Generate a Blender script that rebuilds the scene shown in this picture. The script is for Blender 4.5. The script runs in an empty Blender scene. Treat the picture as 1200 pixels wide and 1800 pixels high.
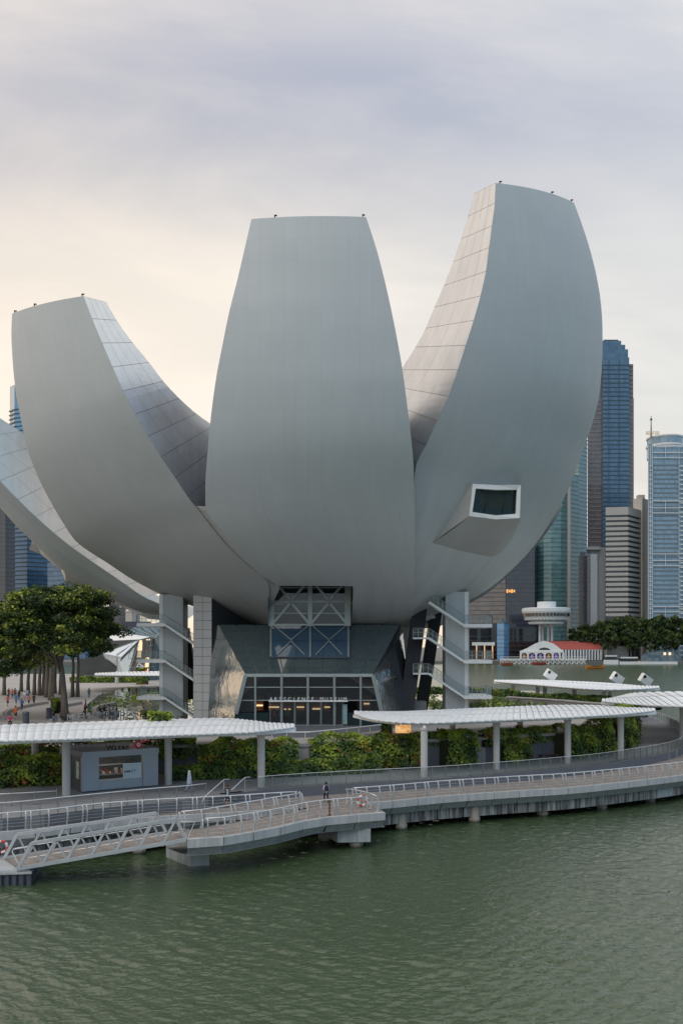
import bpy, bmesh, math, random
import numpy as np
from mathutils import Vector, Matrix

random.seed(7)
RNG = np.random.default_rng(7)
scene = bpy.context.scene
COL = scene.collection

# ------------------------------------------------------------------ camera
FPX, HOR, ZC = 1600.0, 1135.0, 14.0      # focal length in photo pixels, horizon row, eye height above the water
cam_data = bpy.data.cameras.new('camera')
cam = bpy.data.objects.new('camera', cam_data)
COL.objects.link(cam)
cam.location = (0, 0, ZC)
cam.rotation_euler = (math.radians(90), 0, 0)
cam_data.sensor_fit = 'VERTICAL'
cam_data.sensor_height = 36.0
cam_data.sensor_width = 24.0
cam_data.lens = 36.0 * FPX / 1800.0
cam_data.shift_y = (HOR - 900.0) / 1800.0
cam_data.clip_start = 1.0
cam_data.clip_end = 20000.0
scene.camera = cam

# ------------------------------------------------------------------ sky and light
SUN_AZ, SUN_EL = math.radians(-148), math.radians(48)      # azimuth from +Y, negative is to the left
SUN_DIR = Vector((math.sin(SUN_AZ) * math.cos(SUN_EL), math.cos(SUN_AZ) * math.cos(SUN_EL), math.sin(SUN_EL)))
GLOW_DIR = Vector((math.sin(math.radians(-48)) * 0.97, math.cos(math.radians(-48)) * 0.97, 0.22))      # brightest part of the cloud cover
world = bpy.data.worlds.new('World')
scene.world = world
world.use_nodes = True
wn, wl = world.node_tree.nodes, world.node_tree.links
wn.clear()
w_out = wn.new('ShaderNodeOutputWorld')
w_bg = wn.new('ShaderNodeBackground')
w_sky = wn.new('ShaderNodeTexSky')
w_sky.sky_type = 'NISHITA'
w_sky.sun_disc = False
w_sky.sun_elevation = SUN_EL
w_sky.sun_rotation = SUN_AZ
w_sky.air_density = 1.2
w_sky.dust_density = 2.0
w_sky.ozone_density = 1.5


def wmath(op, a, b=None, clamp=False):
    n = wn.new('ShaderNodeMath')
    n.operation = op
    n.use_clamp = clamp
    for k, v in enumerate((a, b)):
        if v is None:
            continue
        if isinstance(v, (int, float)):
            n.inputs[k].default_value = v
        else:
            wl.new(v, n.inputs[k])
    return n.outputs[0]


def wmix(fac, a, b, mode='MIX'):
    n = wn.new('ShaderNodeMix')
    n.data_type = 'RGBA'
    n.blend_type = mode
    for s, v in ((0, fac), (6, a), (7, b)):
        if isinstance(v, (int, float)):
            n.inputs[s].default_value = v
        elif isinstance(v, tuple):
            n.inputs[s].default_value = (*v, 1)
        else:
            wl.new(v, n.inputs[s])
    return n.outputs[2]


def wramp(fac, stops):
    n = wn.new('ShaderNodeValToRGB')
    el = n.color_ramp.elements
    while len(el) < len(stops):
        el.new(0.5)
    for e, (p, c) in zip(el, stops):
        e.position = p
        e.color = (*c, 1) if isinstance(c, tuple) else (c, c, c, 1)
    wl.new(fac, n.inputs[0])
    return n.outputs[0]


w_tc = wn.new('ShaderNodeTexCoord')
w_sep = wn.new('ShaderNodeSeparateXYZ')
wl.new(w_tc.outputs['Generated'], w_sep.inputs[0])
w_dot = wn.new('ShaderNodeVectorMath')
w_dot.operation = 'DOT_PRODUCT'
wl.new(w_tc.outputs['Generated'], w_dot.inputs[0])
w_dot.inputs[1].default_value = GLOW_DIR
sunward = wmath('ADD', wmath('MULTIPLY', w_dot.outputs['Value'], 0.5), 0.5)
zc = wmath('MAXIMUM', w_sep.outputs['Z'], 0.0)
# clouds live on a plane overhead, so they stretch towards the horizon
inv = wmath('DIVIDE', 1.0, wmath('ADD', zc, 0.22))
w_comb = wn.new('ShaderNodeCombineXYZ')
wl.new(wmath('MULTIPLY', w_sep.outputs['X'], inv), w_comb.inputs[0])
wl.new(wmath('MULTIPLY', w_sep.outputs['Y'], inv), w_comb.inputs[1])


def wnoise(scale, loc, stretch, detail=5.0, rough=0.55, dist=0.0):
    m = wn.new('ShaderNodeMapping')
    m.inputs['Location'].default_value = loc
    m.inputs['Rotation'].default_value = (0, 0, math.radians(18))
    m.inputs['Scale'].default_value = stretch
    wl.new(w_comb.outputs[0], m.inputs[0])
    n = wn.new('ShaderNodeTexNoise')
    n.inputs['Scale'].default_value = scale
    n.inputs['Detail'].default_value = detail
    n.inputs['Roughness'].default_value = rough
    n.inputs['Distortion'].default_value = dist
    wl.new(m.outputs[0], n.inputs['Vector'])
    return n.outputs['Fac']


base_sky = wramp(zc, [(0.0, (0.72, 0.49, 0.30)), (0.07, (0.60, 0.485, 0.38)), (0.20, (0.53, 0.475, 0.405)), (0.36, (0.46, 0.43, 0.395)),
                      (0.50, (0.325, 0.325, 0.36)), (0.60, (0.265, 0.28, 0.35)), (0.78, (0.62, 0.57, 0.52)), (1.0, (0.90, 0.81, 0.71))])
side = wramp(sunward, [(0.0, (0.27, 0.60, 1.10)), (0.36, (0.78, 0.92, 1.06)), (0.76, (0.88, 0.935, 1.0)), (0.90, (0.99, 0.985, 0.97)), (0.98, (1.04, 1.0, 0.96))])
painted = wmix(1.0, base_sky, side, 'MULTIPLY')
c1 = wramp(wnoise(0.85, (3.1, 1.7, 0), (0.55, 1.0, 1), 4, 0.5, 0.3), [(0.39, 0.0), (0.60, 1.0)])
c2 = wramp(wnoise(2.6, (0.4, 5.2, 0), (0.4, 1.0, 1), 7, 0.6, 0.6), [(0.38, 0.0), (0.68, 1.0)])
cfac = wmath('MULTIPLY', wmath('ADD', wmath('MULTIPLY', c1, 0.62), wmath('MULTIPLY', c2, 0.42)), 1.0, True)
cfac = wmath('MULTIPLY', cfac, wramp(sunward, [(0.05, 0.2), (0.55, 1.0)]))      # the east is clear
cloud_col = wmix(1.0, (0.66, 0.59, 0.505), side, 'MULTIPLY')
painted = wmix(cfac, painted, cloud_col)
sky_dim = wn.new('ShaderNodeVectorMath')
sky_dim.operation = 'SCALE'
wl.new(w_sky.outputs[0], sky_dim.inputs[0])
sky_dim.inputs['Scale'].default_value = 0.10
final_sky = wmix(0.92, sky_dim.outputs[0], painted)
wl.new(final_sky, w_bg.inputs['Color'])
w_bg.inputs['Strength'].default_value = 1.0
wl.new(w_bg.outputs[0], w_out.inputs[0])

sun_data = bpy.data.lights.new('sun', 'SUN')
sun_data.energy = 0.5
sun_data.angle = math.radians(40)
sun_data.color = (1.0, 0.90, 0.80)
sun = bpy.data.objects.new('sun', sun_data)
COL.objects.link(sun)
sun.rotation_euler = (-SUN_DIR).to_track_quat('-Z', 'Y').to_euler()
sun.location = (-60, 60, 90)

scene.view_settings.view_transform = 'Standard'
scene.view_settings.look = 'None'
scene.view_settings.gamma = 1.0
scene.view_settings.exposure = 0.8
scene.view_settings.use_curve_mapping = False
scene.cycles.use_denoising = True
scene.cycles.max_bounces = 7
scene.cycles.transparent_max_bounces = 12
scene.cycles.caustics_reflective = False
scene.cycles.caustics_refractive = False


# ------------------------------------------------------------------ geometry helpers
def P(px, py, Y):
    """photo pixel at depth Y -> world point"""
    return Vector(((px - 600.0) / FPX * Y, Y, ZC - (py - HOR) / FPX * Y))


def G(px, py, z):
    """photo pixel -> point on the level plane z"""
    return P(px, py, FPX * (ZC - z) / (py - HOR))


def link(o):
    COL.objects.link(o)
    return o


def thing(name, label, cat, loc=(0, 0, 0), rotz=0.0, group=None):
    o = link(bpy.data.objects.new(name, None))
    o.empty_display_size = 0.5
    o.location = loc
    o.rotation_euler = (0, 0, rotz)
    tag(o, label, cat, group)
    return o


def tag(o, label=None, cat=None, group=None, kind=None):
    if label:
        o['label'] = label
    if cat:
        o['category'] = cat
    if group:
        o['group'] = group
    if kind:
        o['kind'] = kind
    return o


def attach(o, parent, world=True):
    """parent o; with world=True its own coordinates are world coordinates"""
    o.parent = parent
    if world and parent is not None and parent.type == 'EMPTY':
        M = Matrix.Translation(parent.location) @ Matrix.Rotation(parent.rotation_euler[2], 4, 'Z')
        o.matrix_parent_inverse = M.inverted()
    return o


class MB:
    def __init__(self):
        self.v, self.f, self.m, self.uv = [], [], [], None

    def quad(self, a, b, c, d, m=0):
        n = len(self.v)
        self.v += [tuple(a), tuple(b), tuple(c), tuple(d)]
        self.f.append((n, n + 1, n + 2, n + 3)); self.m.append(m)
        return self

    def poly(self, pts, m=0):
        n = len(self.v)
        self.v += [tuple(p) for p in pts]
        self.f.append(tuple(range(n, n + len(pts)))); self.m.append(m)
        return self

    def box(self, c, s, rz=0.0, m=0):
        cx, cy, cz = c
        hx, hy, hz = s[0] / 2, s[1] / 2, s[2] / 2
        cr, sr = math.cos(rz), math.sin(rz)
        n = len(self.v)
        for z in (-hz, hz):
            for x, y in ((-hx, -hy), (hx, -hy), (hx, hy), (-hx, hy)):
                self.v.append((cx + x * cr - y * sr, cy + x * sr + y * cr, cz + z))
        for q in ((3, 2, 1, 0), (4, 5, 6, 7), (0, 1, 5, 4), (1, 2, 6, 5), (2, 3, 7, 6), (3, 0, 4, 7)):
            self.f.append(tuple(n + k for k in q)); self.m.append(m)
        return self

    def bar(self, a, b, w, h=None, up=(0, 0, 1), m=0):
        """rectangular bar from a to b"""
        a, b = Vector(a), Vector(b)
        h = w if h is None else h
        d = (b - a).normalized()
        u = Vector(up)
        if abs(d.dot(u)) > 0.98:
            u = Vector((0, 1, 0))
        s = d.cross(u).normalized() * (w / 2)
        t = s.normalized().cross(d).normalized() * (h / 2)
        n = len(self.v)
        for p in (a, b):
            for q in (-s - t, s - t, s + t, -s + t):
                self.v.append(tuple(p + q))
        for q in ((3, 2, 1, 0), (4, 5, 6, 7), (0, 1, 5, 4), (1, 2, 6, 5), (2, 3, 7, 6), (3, 0, 4, 7)):
            self.f.append(tuple(n + k for k in q)); self.m.append(m)
        return self

    def tube(self, path, r, n=6, caps=True, m=0):
        """round tube along path; r a number or one per point"""
        path = [Vector(p) for p in path]
        rs = r if isinstance(r, (list, tuple)) else [r] * len(path)
        base = len(self.v)
        prev = None
        for i, p in enumerate(path):
            d = (path[min(i + 1, len(path) - 1)] - path[max(i - 1, 0)])
            d = d.normalized() if d.length > 1e-9 else Vector((0, 0, 1))
            ref = prev if prev is not None else (Vector((1, 0, 0)) if abs(d.z) > 0.9 else Vector((0, 0, 1)))
            s = d.cross(ref)
            s = s.normalized() if s.length > 1e-6 else Vector((1, 0, 0))
            t = s.cross(d).normalized()
            prev = t
            for k in range(n):
                a = 2 * math.pi * k / n
                self.v.append(tuple(p + s * (math.cos(a) * rs[i]) + t * (math.sin(a) * rs[i])))
        for i in range(len(path) - 1):
            for k in range(n):
                a, b = base + i * n + k, base + i * n + (k + 1) % n
                self.f.append((a, b, b + n, a + n)); self.m.append(m)
        if caps:
            self.f.append(tuple(base + k for k in range(n))[::-1]); self.m.append(m)
            e = base + (len(path) - 1) * n
            self.f.append(tuple(e + k for k in range(n))); self.m.append(m)
        return self

    def lathe(self, prof, c=(0, 0, 0), n=24, m=0):
        """prof: list of (radius, z)"""
        base = len(self.v)
        for r, z in prof:
            for k in range(n):
                a = 2 * math.pi * k / n
                self.v.append((c[0] + r * math.cos(a), c[1] + r * math.sin(a), c[2] + z))
        for i in range(len(prof) - 1):
            for k in range(n):
                a, b = base + i * n + k, base + i * n + (k + 1) % n
                self.f.append((a, b, b + n, a + n)); self.m.append(m)
        if prof[0][0] > 1e-6:
            self.f.append(tuple(base + k for k in range(n))[::-1]); self.m.append(m)
        if prof[-1][0] > 1e-6:
            e = base + (len(prof) - 1) * n
            self.f.append(tuple(e + k for k in range(n))); self.m.append(m)
        return self

    def prism(self, pts, z0, z1, m=0):
        """vertical prism over an XY polygon (counter-clockwise)"""
        n, k = len(self.v), len(pts)
        area = sum(pts[i][0] * pts[(i + 1) % k][1] - pts[(i + 1) % k][0] * pts[i][1] for i in range(k))
        if area < 0:
            pts = list(pts)[::-1]
        self.v += [(p[0], p[1], z0) for p in pts] + [(p[0], p[1], z1) for p in pts]
        self.f.append(tuple(n + i for i in range(k))[::-1]); self.m.append(m)
        self.f.append(tuple(n + k + i for i in range(k))); self.m.append(m)
        for i in range(k):
            j = (i + 1) % k
            self.f.append((n + i, n + j, n + k + j, n + k + i)); self.m.append(m)
        return self

    def grid(self, rows, m=0):
        """rows: list of equal-length point lists"""
        n, w = len(self.v), len(rows[0])
        for r in rows:
            self.v += [tuple(p) for p in r]
        for i in range(len(rows) - 1):
            for j in range(w - 1):
                a = n + i * w + j
                self.f.append((a, a + 1, a + w + 1, a + w)); self.m.append(m)
        return self

    def mesh(self, name, mats, smooth=False):
        me = bpy.data.meshes.new(name)
        me.from_pydata(self.v, [], self.f)
        mats = mats if isinstance(mats, (list, tuple)) else [mats]
        for mt in mats:
            me.materials.append(mt)
        if len(mats) > 1:
            me.polygons.foreach_set('material_index', self.m)
        if smooth:
            me.polygons.foreach_set('use_smooth', [True] * len(me.polygons))
        me.update()
        return me

    def build(self, name, mats, parent=None, smooth=False, world=True, recalc=False):
        me = self.mesh(name, mats, smooth)
        if recalc:
            bm = bmesh.new(); bm.from_mesh(me)
            bmesh.ops.recalc_face_normals(bm, faces=bm.faces)
            bm.to_mesh(me); bm.free()
        o = link(bpy.data.objects.new(name, me))
        if parent is not None:
            attach(o, parent, world)
        return o


def place(name, me, parent, loc, rotz=0.0, world=True, scale=None):
    """an object that shares mesh data"""
    o = link(bpy.data.objects.new(name, me))
    o.location = loc
    o.rotation_euler = (0, 0, rotz)
    if scale:
        o.scale = scale
    if parent is not None:
        attach(o, parent, world)
    return o


def copy_tree(src, parent=None):
    c = src.copy()
    link(c)
    if parent is not None:
        c.parent = parent
        c.matrix_parent_inverse = src.matrix_parent_inverse.copy()
    for ch in [x for x in src.children]:
        copy_tree(ch, c)
    return c


def polyline(pts, spacing):
    """resample a 3D polyline to about equal steps -> list of (point, tangent)"""
    pts = [Vector(p) for p in pts]
    L = [0.0]
    for a, b in zip(pts, pts[1:]):
        L.append(L[-1] + (b - a).length)
    n = max(1, round(L[-1] / spacing))
    out = []
    for i in range(n + 1):
        s = L[-1] * i / n
        k = max(j for j in range(len(L)) if L[j] <= s + 1e-9)
        k = min(k, len(pts) - 2)
        t = (s - L[k]) / max(L[k + 1] - L[k], 1e-9)
        out.append((pts[k].lerp(pts[k + 1], t), (pts[k + 1] - pts[k]).normalized()))
    return out


def smooth_line(pts, n=6):
    """Catmull-Rom through pts"""
    pts = [Vector(p) for p in pts]
    out = []
    for i in range(len(pts) - 1):
        p0, p1, p2, p3 = pts[max(i - 1, 0)], pts[i], pts[i + 1], pts[min(i + 2, len(pts) - 1)]
        for k in range(n):
            t = k / n
            out.append(0.5 * ((2 * p1) + (p2 - p0) * t + (2 * p0 - 5 * p1 + 4 * p2 - p3) * t * t + (3 * p1 - p0 - 3 * p2 + p3) * t ** 3))
    out.append(pts[-1])
    return out


class Curve:
    """monotone cubic through control rows (px, py, Y), parameter 0..1 along the pixel length"""

    def __init__(self, rows, params=None):
        a = np.array(rows, float)
        if params is None:
            d = np.r_[0, np.cumsum(np.hypot(np.diff(a[:, 0]), np.diff(a[:, 1])))]
            params = d / d[-1]
        self.t, self.a = np.array(params, float), a
        h = np.diff(self.t)[:, None]
        s = np.diff(a, axis=0) / h
        m = np.zeros_like(a)
        m[0], m[-1] = s[0], s[-1]
        for i in range(1, len(a) - 1):
            for k in range(a.shape[1]):
                if s[i - 1, k] * s[i, k] > 0:
                    w1, w2 = 2 * h[i, 0] + h[i - 1, 0], h[i, 0] + 2 * h[i - 1, 0]
                    m[i, k] = (w1 + w2) / (w1 / s[i - 1, k] + w2 / s[i, k])
        self.m = m

    def at(self, t):
        t = min(max(t, 0.0), 1.0)
        i = int(min(max(np.searchsorted(self.t, t) - 1, 0), len(self.t) - 2))
        h = self.t[i + 1] - self.t[i]
        x = (t - self.t[i]) / h
        a, b, ma, mb = self.a[i], self.a[i + 1], self.m[i] * h, self.m[i + 1] * h
        return a * (2 * x ** 3 - 3 * x * x + 1) + ma * (x ** 3 - 2 * x * x + x) + b * (3 * x * x - 2 * x ** 3) + mb * (x ** 3 - x * x)

    def p(self, t):
        r = self.at(t)
        return P(r[0], r[1], r[2])


def mesh_np(name, verts, faces, mats, midx=None, smooth=False):
    """fast mesh from numpy arrays; faces (M,k)"""
    me = bpy.data.meshes.new(name)
    k = faces.shape[1]
    me.vertices.add(len(verts))
    me.vertices.foreach_set('co', np.asarray(verts, np.float32).ravel())
    me.loops.add(faces.size)
    me.loops.foreach_set('vertex_index', np.asarray(faces, np.int32).ravel())
    me.polygons.add(len(faces))
    me.polygons.foreach_set('loop_start', np.arange(0, faces.size, k, dtype=np.int32))
    for mt in (mats if isinstance(mats, (list, tuple)) else [mats]):
        me.materials.append(mt)
    if midx is not None:
        me.polygons.foreach_set('material_index', np.asarray(midx, np.int32))
    if smooth:
        me.polygons.foreach_set('use_smooth', np.ones(len(faces), bool))
    me.update(calc_edges=True)
    me.validate()
    return me


# ------------------------------------------------------------------ materials
MATS = {}


class NT:
    def __init__(self, name):
        self.mat = bpy.data.materials.new(name)
        self.mat.use_nodes = True
        self.n, self.l = self.mat.node_tree.nodes, self.mat.node_tree.links
        self.n.clear()
        self.out = self.n.new('ShaderNodeOutputMaterial')
        MATS[name] = self.mat

    def node(self, kind, ins=None, **props):
        nd = self.n.new(kind)
        for k, v in props.items():
            setattr(nd, k, v)
        for k, v in (ins or {}).items():
            self.put(nd.inputs[k], v)
        return nd

    def put(self, sock, v):
        if hasattr(v, 'is_output') or hasattr(v, 'links') and not isinstance(v, (tuple, list)):
            self.l.new(v, sock)
        elif isinstance(v, (tuple, list)) and len(v) == 3 and sock.type == 'RGBA':
            sock.default_value = (*v, 1)
        else:
            sock.default_value = v

    def noise(self, vec, scale, detail=4.0, rough=0.55, dist=0.0):
        return self.node('ShaderNodeTexNoise', {'Vector': vec, 'Scale': scale, 'Detail': detail, 'Roughness': rough, 'Distortion': dist}).outputs['Fac']

    def ramp(self, fac, stops):
        nd = self.node('ShaderNodeValToRGB', {'Fac': fac})
        el = nd.color_ramp.elements
        while len(el) < len(stops):
            el.new(0.5)
        for e, (p, c) in zip(el, stops):
            e.position = p
            e.color = (*c, 1) if isinstance(c, (tuple, list)) else (c, c, c, 1)
        return nd.outputs[0]

    def mix(self, fac, a, b, mode='MIX'):
        nd = self.node('ShaderNodeMix', data_type='RGBA', blend_type=mode)
        self.put(nd.inputs[0], fac); self.put(nd.inputs[6], a); self.put(nd.inputs[7], b)
        return nd.outputs[2]

    def math(self, op, a, b=0.0, clamp=False):
        nd = self.node('ShaderNodeMath', operation=op, use_clamp=clamp)
        self.put(nd.inputs[0], a); self.put(nd.inputs[1], b)
        return nd.outputs[0]

    def coords(self, kind='Object', scale=(1, 1, 1), rot=(0, 0, 0)):
        tc = self.node('ShaderNodeTexCoord')
        mp = self.node('ShaderNodeMapping', {'Vector': tc.outputs[kind], 'Scale': scale, 'Rotation': rot})
        return mp.outputs[0]

    def bump(self, h, strength=0.3, dist=0.05):
        return self.node('ShaderNodeBump', {'Height': h, 'Strength': strength, 'Distance': dist}).outputs[0]

    def bsdf(self, color, rough=0.5, metal=0.0, normal=None, **kw):
        ins = {'Base Color': color, 'Roughness': rough, 'Metallic': metal}
        ins.update(kw)
        b = self.node('ShaderNodeBsdfPrincipled', ins)
        if normal is not None:
            self.l.new(normal, b.inputs['Normal'])
        self.l.new(b.outputs[0], self.out.inputs[0])
        return b


def mat(name, color, rough=0.5, metal=0.0, var=0.18, scale=1.5, bump=0.0, bscale=None, spec=None, stretch=(1, 1, 1)):
    """a plain surface with uneven tone and roughness"""
    t = NT(name)
    v = t.coords('Object', stretch)
    n = t.noise(v, scale, 5, 0.6)
    n2 = t.noise(v, scale * 7.3, 3, 0.6)
    f = t.math('ADD', t.math('MULTIPLY', n, 0.65), t.math('MULTIPLY', n2, 0.35))
    lo = tuple(c * (1 - var) for c in color)
    hi = tuple(min(1, c * (1 + var)) for c in color)
    col = t.ramp(f, [(0.3, lo), (0.7, hi)])
    rg = t.ramp(f, [(0.3, max(0.02, rough * 0.88)), (0.7, min(1.0, rough * 1.12))])
    nm = t.bump(t.noise(v, bscale or scale * 9, 4), bump, 0.03) if bump else None
    b = t.bsdf(col, rg, metal, nm)
    if spec is not None:
        b.inputs['Specular IOR Level'].default_value = spec
    return t.mat


def glass_mat(name, tint, refl=0.35, rough=0.03, clear=0.6, wavy=0.0):
    """tinted pane: part see-through, part mirror"""
    t = NT(name)
    nm = None
    if wavy:
        nm = t.bump(t.noise(t.coords('Object'), 0.35, 3), wavy, 0.3)
    gl = t.node('ShaderNodeBsdfGlossy', {'Color': (0.9, 0.95, 1.0), 'Roughness': rough})
    tr = t.node('ShaderNodeBsdfTransparent', {'Color': tint})
    df = t.node('ShaderNodeBsdfDiffuse', {'Color': tuple(c * 0.25 for c in tint)})
    if nm is not None:
        t.l.new(nm, gl.inputs['Normal'])
    m1 = t.node('ShaderNodeMixShader', {0: clear})
    t.l.new(df.outputs[0], m1.inputs[1]); t.l.new(tr.outputs[0], m1.inputs[2])
    fr = t.node('ShaderNodeLayerWeight', {'Blend': 0.25})
    fac = t.math('MAXIMUM', t.math('MULTIPLY', fr.outputs['Fresnel'], 1.0, True), refl)
    m2 = t.node('ShaderNodeMixShader')
    t.l.new(fac, m2.inputs[0]); t.l.new(m1.outputs[0], m2.inputs[1]); t.l.new(gl.outputs[0], m2.inputs[2])
    t.l.new(m2.outputs[0], t.out.inputs[0])
    return t.mat


def emit_mat(name, color, strength):
    t = NT(name)
    e = t.node('ShaderNodeEmission', {'Color': color, 'Strength': strength})
    t.l.new(e.outputs[0], t.out.inputs[0])
    return t.mat

# ------------------------------------------------------------------ the materials of the place
def petal_skin():
    t = NT('petal_coating')
    uv = t.node('ShaderNodeUVMap').outputs[0]
    mp = t.node('ShaderNodeMapping', {'Vector': uv, 'Scale': (0.7, 0.03, 1)}).outputs[0]
    streak = t.ramp(t.noise(mp, 1.1, 6, 0.65), [(0.44, 0.0), (0.78, 1.0)])
    sepu = t.node('ShaderNodeSeparateXYZ', {'Vector': uv})
    # run-off stains gather on the underside where water drips along the shell
    low = t.ramp(t.math('DIVIDE', sepu.outputs['Y'], 60.0), [(0.30, 0.15), (0.85, 1.0)])
    big = t.noise(t.coords('Object', (1, 1, 1)), 0.06, 4, 0.6)
    fine = t.noise(t.coords('Object', (1, 1, 1)), 1.6, 3, 0.7)
    col = t.mix(big, (0.435, 0.465, 0.475), (0.495, 0.524, 0.533))
    col = t.mix(t.math('MULTIPLY', t.math('MULTIPLY', streak, low), 0.5), col, (0.31, 0.315, 0.305))
    col = t.mix(t.math('MULTIPLY', fine, 0.08), col, (0.40, 0.41, 0.41))
    # fine square weave of the sheeting
    br = t.node('ShaderNodeTexBrick', {'Vector': uv, 'Scale': 1.0, 'Mortar Size': 0.026, 'Mortar Smooth': 0.4, 'Brick Width': 1.2, 'Row Height': 2.4,
                                       'Color1': (1, 1, 1), 'Color2': (0.93, 0.935, 0.94), 'Mortar': (0.80, 0.80, 0.80)}, offset=0.0)
    col = t.mix(0.5, col, br.outputs['Color'], 'MULTIPLY')
    nm = t.bump(t.noise(t.coords('Object'), 0.5, 3), 0.06, 0.2)
    t.bsdf(col, 0.46, 0.0, nm)
    return t.mat


def steel_panel():
    t = NT('satin_steel')
    v = t.coords('Object')
    n = t.noise(t.coords('Object', (1.4, 1.4, 0.25)), 0.8, 5, 0.6)
    col = t.ramp(n, [(0.3, (0.66, 0.66, 0.66)), (0.7, (0.75, 0.74, 0.73))])
    rg = t.ramp(t.noise(v, 0.5, 4), [(0.3, 0.30), (0.7, 0.36)])
    nm = t.bump(t.noise(v, 0.5, 2), 0.05, 0.06)
    t.bsdf(col, rg, 0.92, nm)
    return t.mat


petal_coating = petal_skin()
satin_steel = steel_panel()
joint_dark = mat('joint_shadow_gap', (0.22, 0.225, 0.23), 0.7)
frame_white = mat('white_powder_coat', (0.72, 0.73, 0.72), 0.4, 0, 0.06)
frame_grey = mat('pale_green_grey_steel', (0.34, 0.39, 0.39), 0.42, 0.2, 0.1)
steel_grey = mat('galvanised_steel', (0.42, 0.44, 0.46), 0.42, 0.5, 0.14, 2.0)
rail_steel = mat('brushed_rail_steel', (0.62, 0.62, 0.63), 0.36, 0.45, 0.12, 3.0)
post_steel = mat('post_grey_steel', (0.24, 0.24, 0.25), 0.45, 0.4, 0.12, 3.0)
truss_paint = mat('gangway_grey_paint', (0.44, 0.46, 0.48), 0.5, 0.1, 0.14, 1.2)
black_paint = mat('black_column_paint', (0.009, 0.010, 0.013), 0.6, 0, 0.25, 0.6)
teal_panel = mat('dark_teal_panel', (0.022, 0.045, 0.052), 0.3, 0, 0.2, 0.6)
fin_panel_mat = mat('pale_grey_cladding', (0.47, 0.475, 0.48), 0.5, 0, 0.07, 0.7)
fin_side_mat = mat('charcoal_cladding', (0.05, 0.058, 0.066), 0.4, 0, 0.12, 0.5)
tower_paint = mat('stair_tower_paint', (0.44, 0.47, 0.48), 0.6, 0, 0.1, 0.4, stretch=(1, 1, 0.25))
pane_dark = glass_mat('bay_window_glass', (0.04, 0.09, 0.075), 0.03, 0.02, 0.02)
pane_lobby = glass_mat('lobby_screen_glass', (0.42, 0.50, 0.50), 0.10, 0.02, 0.86)
pane_shop = glass_mat('shop_window_glass', (0.88, 0.92, 0.92), 0.03, 0.02, 0.95)
pane_rail = glass_mat('balustrade_glass', (0.80, 0.88, 0.87), 0.03, 0.03, 0.85)


def lobby_roof_glass():
    t = NT('lobby_roof_glass')
    v = t.coords('Object')
    n = t.noise(v, 0.4, 3)
    col = t.mix(n, (0.045, 0.070, 0.076), (0.065, 0.094, 0.10))
    nm = t.bump(t.noise(v, 0.25, 2), 0.05, 0.2)
    b = t.bsdf(col, 0.04, 0.0, nm)
    b.inputs['IOR'].default_value = 2.1
    return t.mat


def warped_mirror():
    t = NT('warped_mirror_glass')
    v = t.coords('Object')
    nm = t.bump(t.noise(v, 0.7, 4, 0.6), 0.14, 0.5)
    t.bsdf(t.mix(t.noise(v, 0.3, 3), (0.36, 0.39, 0.40), (0.54, 0.56, 0.56)), 0.05, 0.92, nm)
    return t.mat


roof_glass = lobby_roof_glass()
mirror_glass = warped_mirror()
atrium_glass = glass_mat('atrium_glass', (0.13, 0.19, 0.25), 0.06, 0.03, 0.75, 0.05)


def concrete(name, a, b, stain=0.5, scale=0.7):
    """concrete with dark vertical water stains"""
    t = NT(name)
    v = t.coords('Object')
    n = t.noise(v, scale, 6, 0.65)
    col = t.mix(n, a, b)
    st = t.ramp(t.noise(t.coords('Object', (2.6, 2.6, 0.22)), 1.3, 5, 0.7), [(0.36, 0.0), (0.58, 1.0)])
    col = t.mix(t.math('MULTIPLY', st, stain), col, (0.045, 0.042, 0.038))
    nm = t.bump(t.noise(v, 9, 4), 0.2, 0.03)
    t.bsdf(col, 0.8, 0, nm)
    return t.mat


coping_conc = concrete('coping_concrete', (0.44, 0.45, 0.46), (0.56, 0.56, 0.56), 0.22)
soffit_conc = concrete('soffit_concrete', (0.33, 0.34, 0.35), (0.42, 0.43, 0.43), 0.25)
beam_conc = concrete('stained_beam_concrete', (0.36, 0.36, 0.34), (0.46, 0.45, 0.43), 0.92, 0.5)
pier_conc = concrete('pier_concrete', (0.40, 0.43, 0.44), (0.50, 0.52, 0.53), 0.35)
pile_conc = concrete('pile_concrete', (0.30, 0.27, 0.22), (0.42, 0.39, 0.33), 0.5)
column_conc = mat('canopy_column_concrete', (0.50, 0.49, 0.475), 0.75, 0, 0.1, 1.0, 0.15, 12)
planter_stone = mat('planter_stone', (0.30, 0.29, 0.28), 0.8, 0, 0.2, 0.9, 0.2, 8)
wall_grey = mat('retaining_wall_paint', (0.15, 0.16, 0.18), 0.75, 0, 0.15, 0.6)
canopy_white = mat('canopy_white_paint', (0.83, 0.845, 0.865), 0.42, 0, 0.12, 0.6)


def paving(name, a, b, w, h, mortar, gap=0.012, rot=0.0):
    t = NT(name)
    v = t.coords('Object', (1, 1, 1), (0, 0, rot))
    br = t.node('ShaderNodeTexBrick', {'Vector': v, 'Scale': 1.0, 'Mortar Size': gap, 'Brick Width': w, 'Row Height': h,
                                       'Color1': a, 'Color2': b, 'Mortar': mortar, 'Bias': 0.0}, offset=0.5)
    n = t.noise(t.coords('Object'), 0.25, 6, 0.65)
    col = t.mix(0.55, br.outputs['Color'], t.ramp(n, [(0.3, 0.62), (0.7, 1.0)]), 'MULTIPLY')
    nm = t.bump(br.outputs['Fac'], 0.2, -0.01)
    t.bsdf(col, 0.72, 0, nm)
    return t.mat


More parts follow.
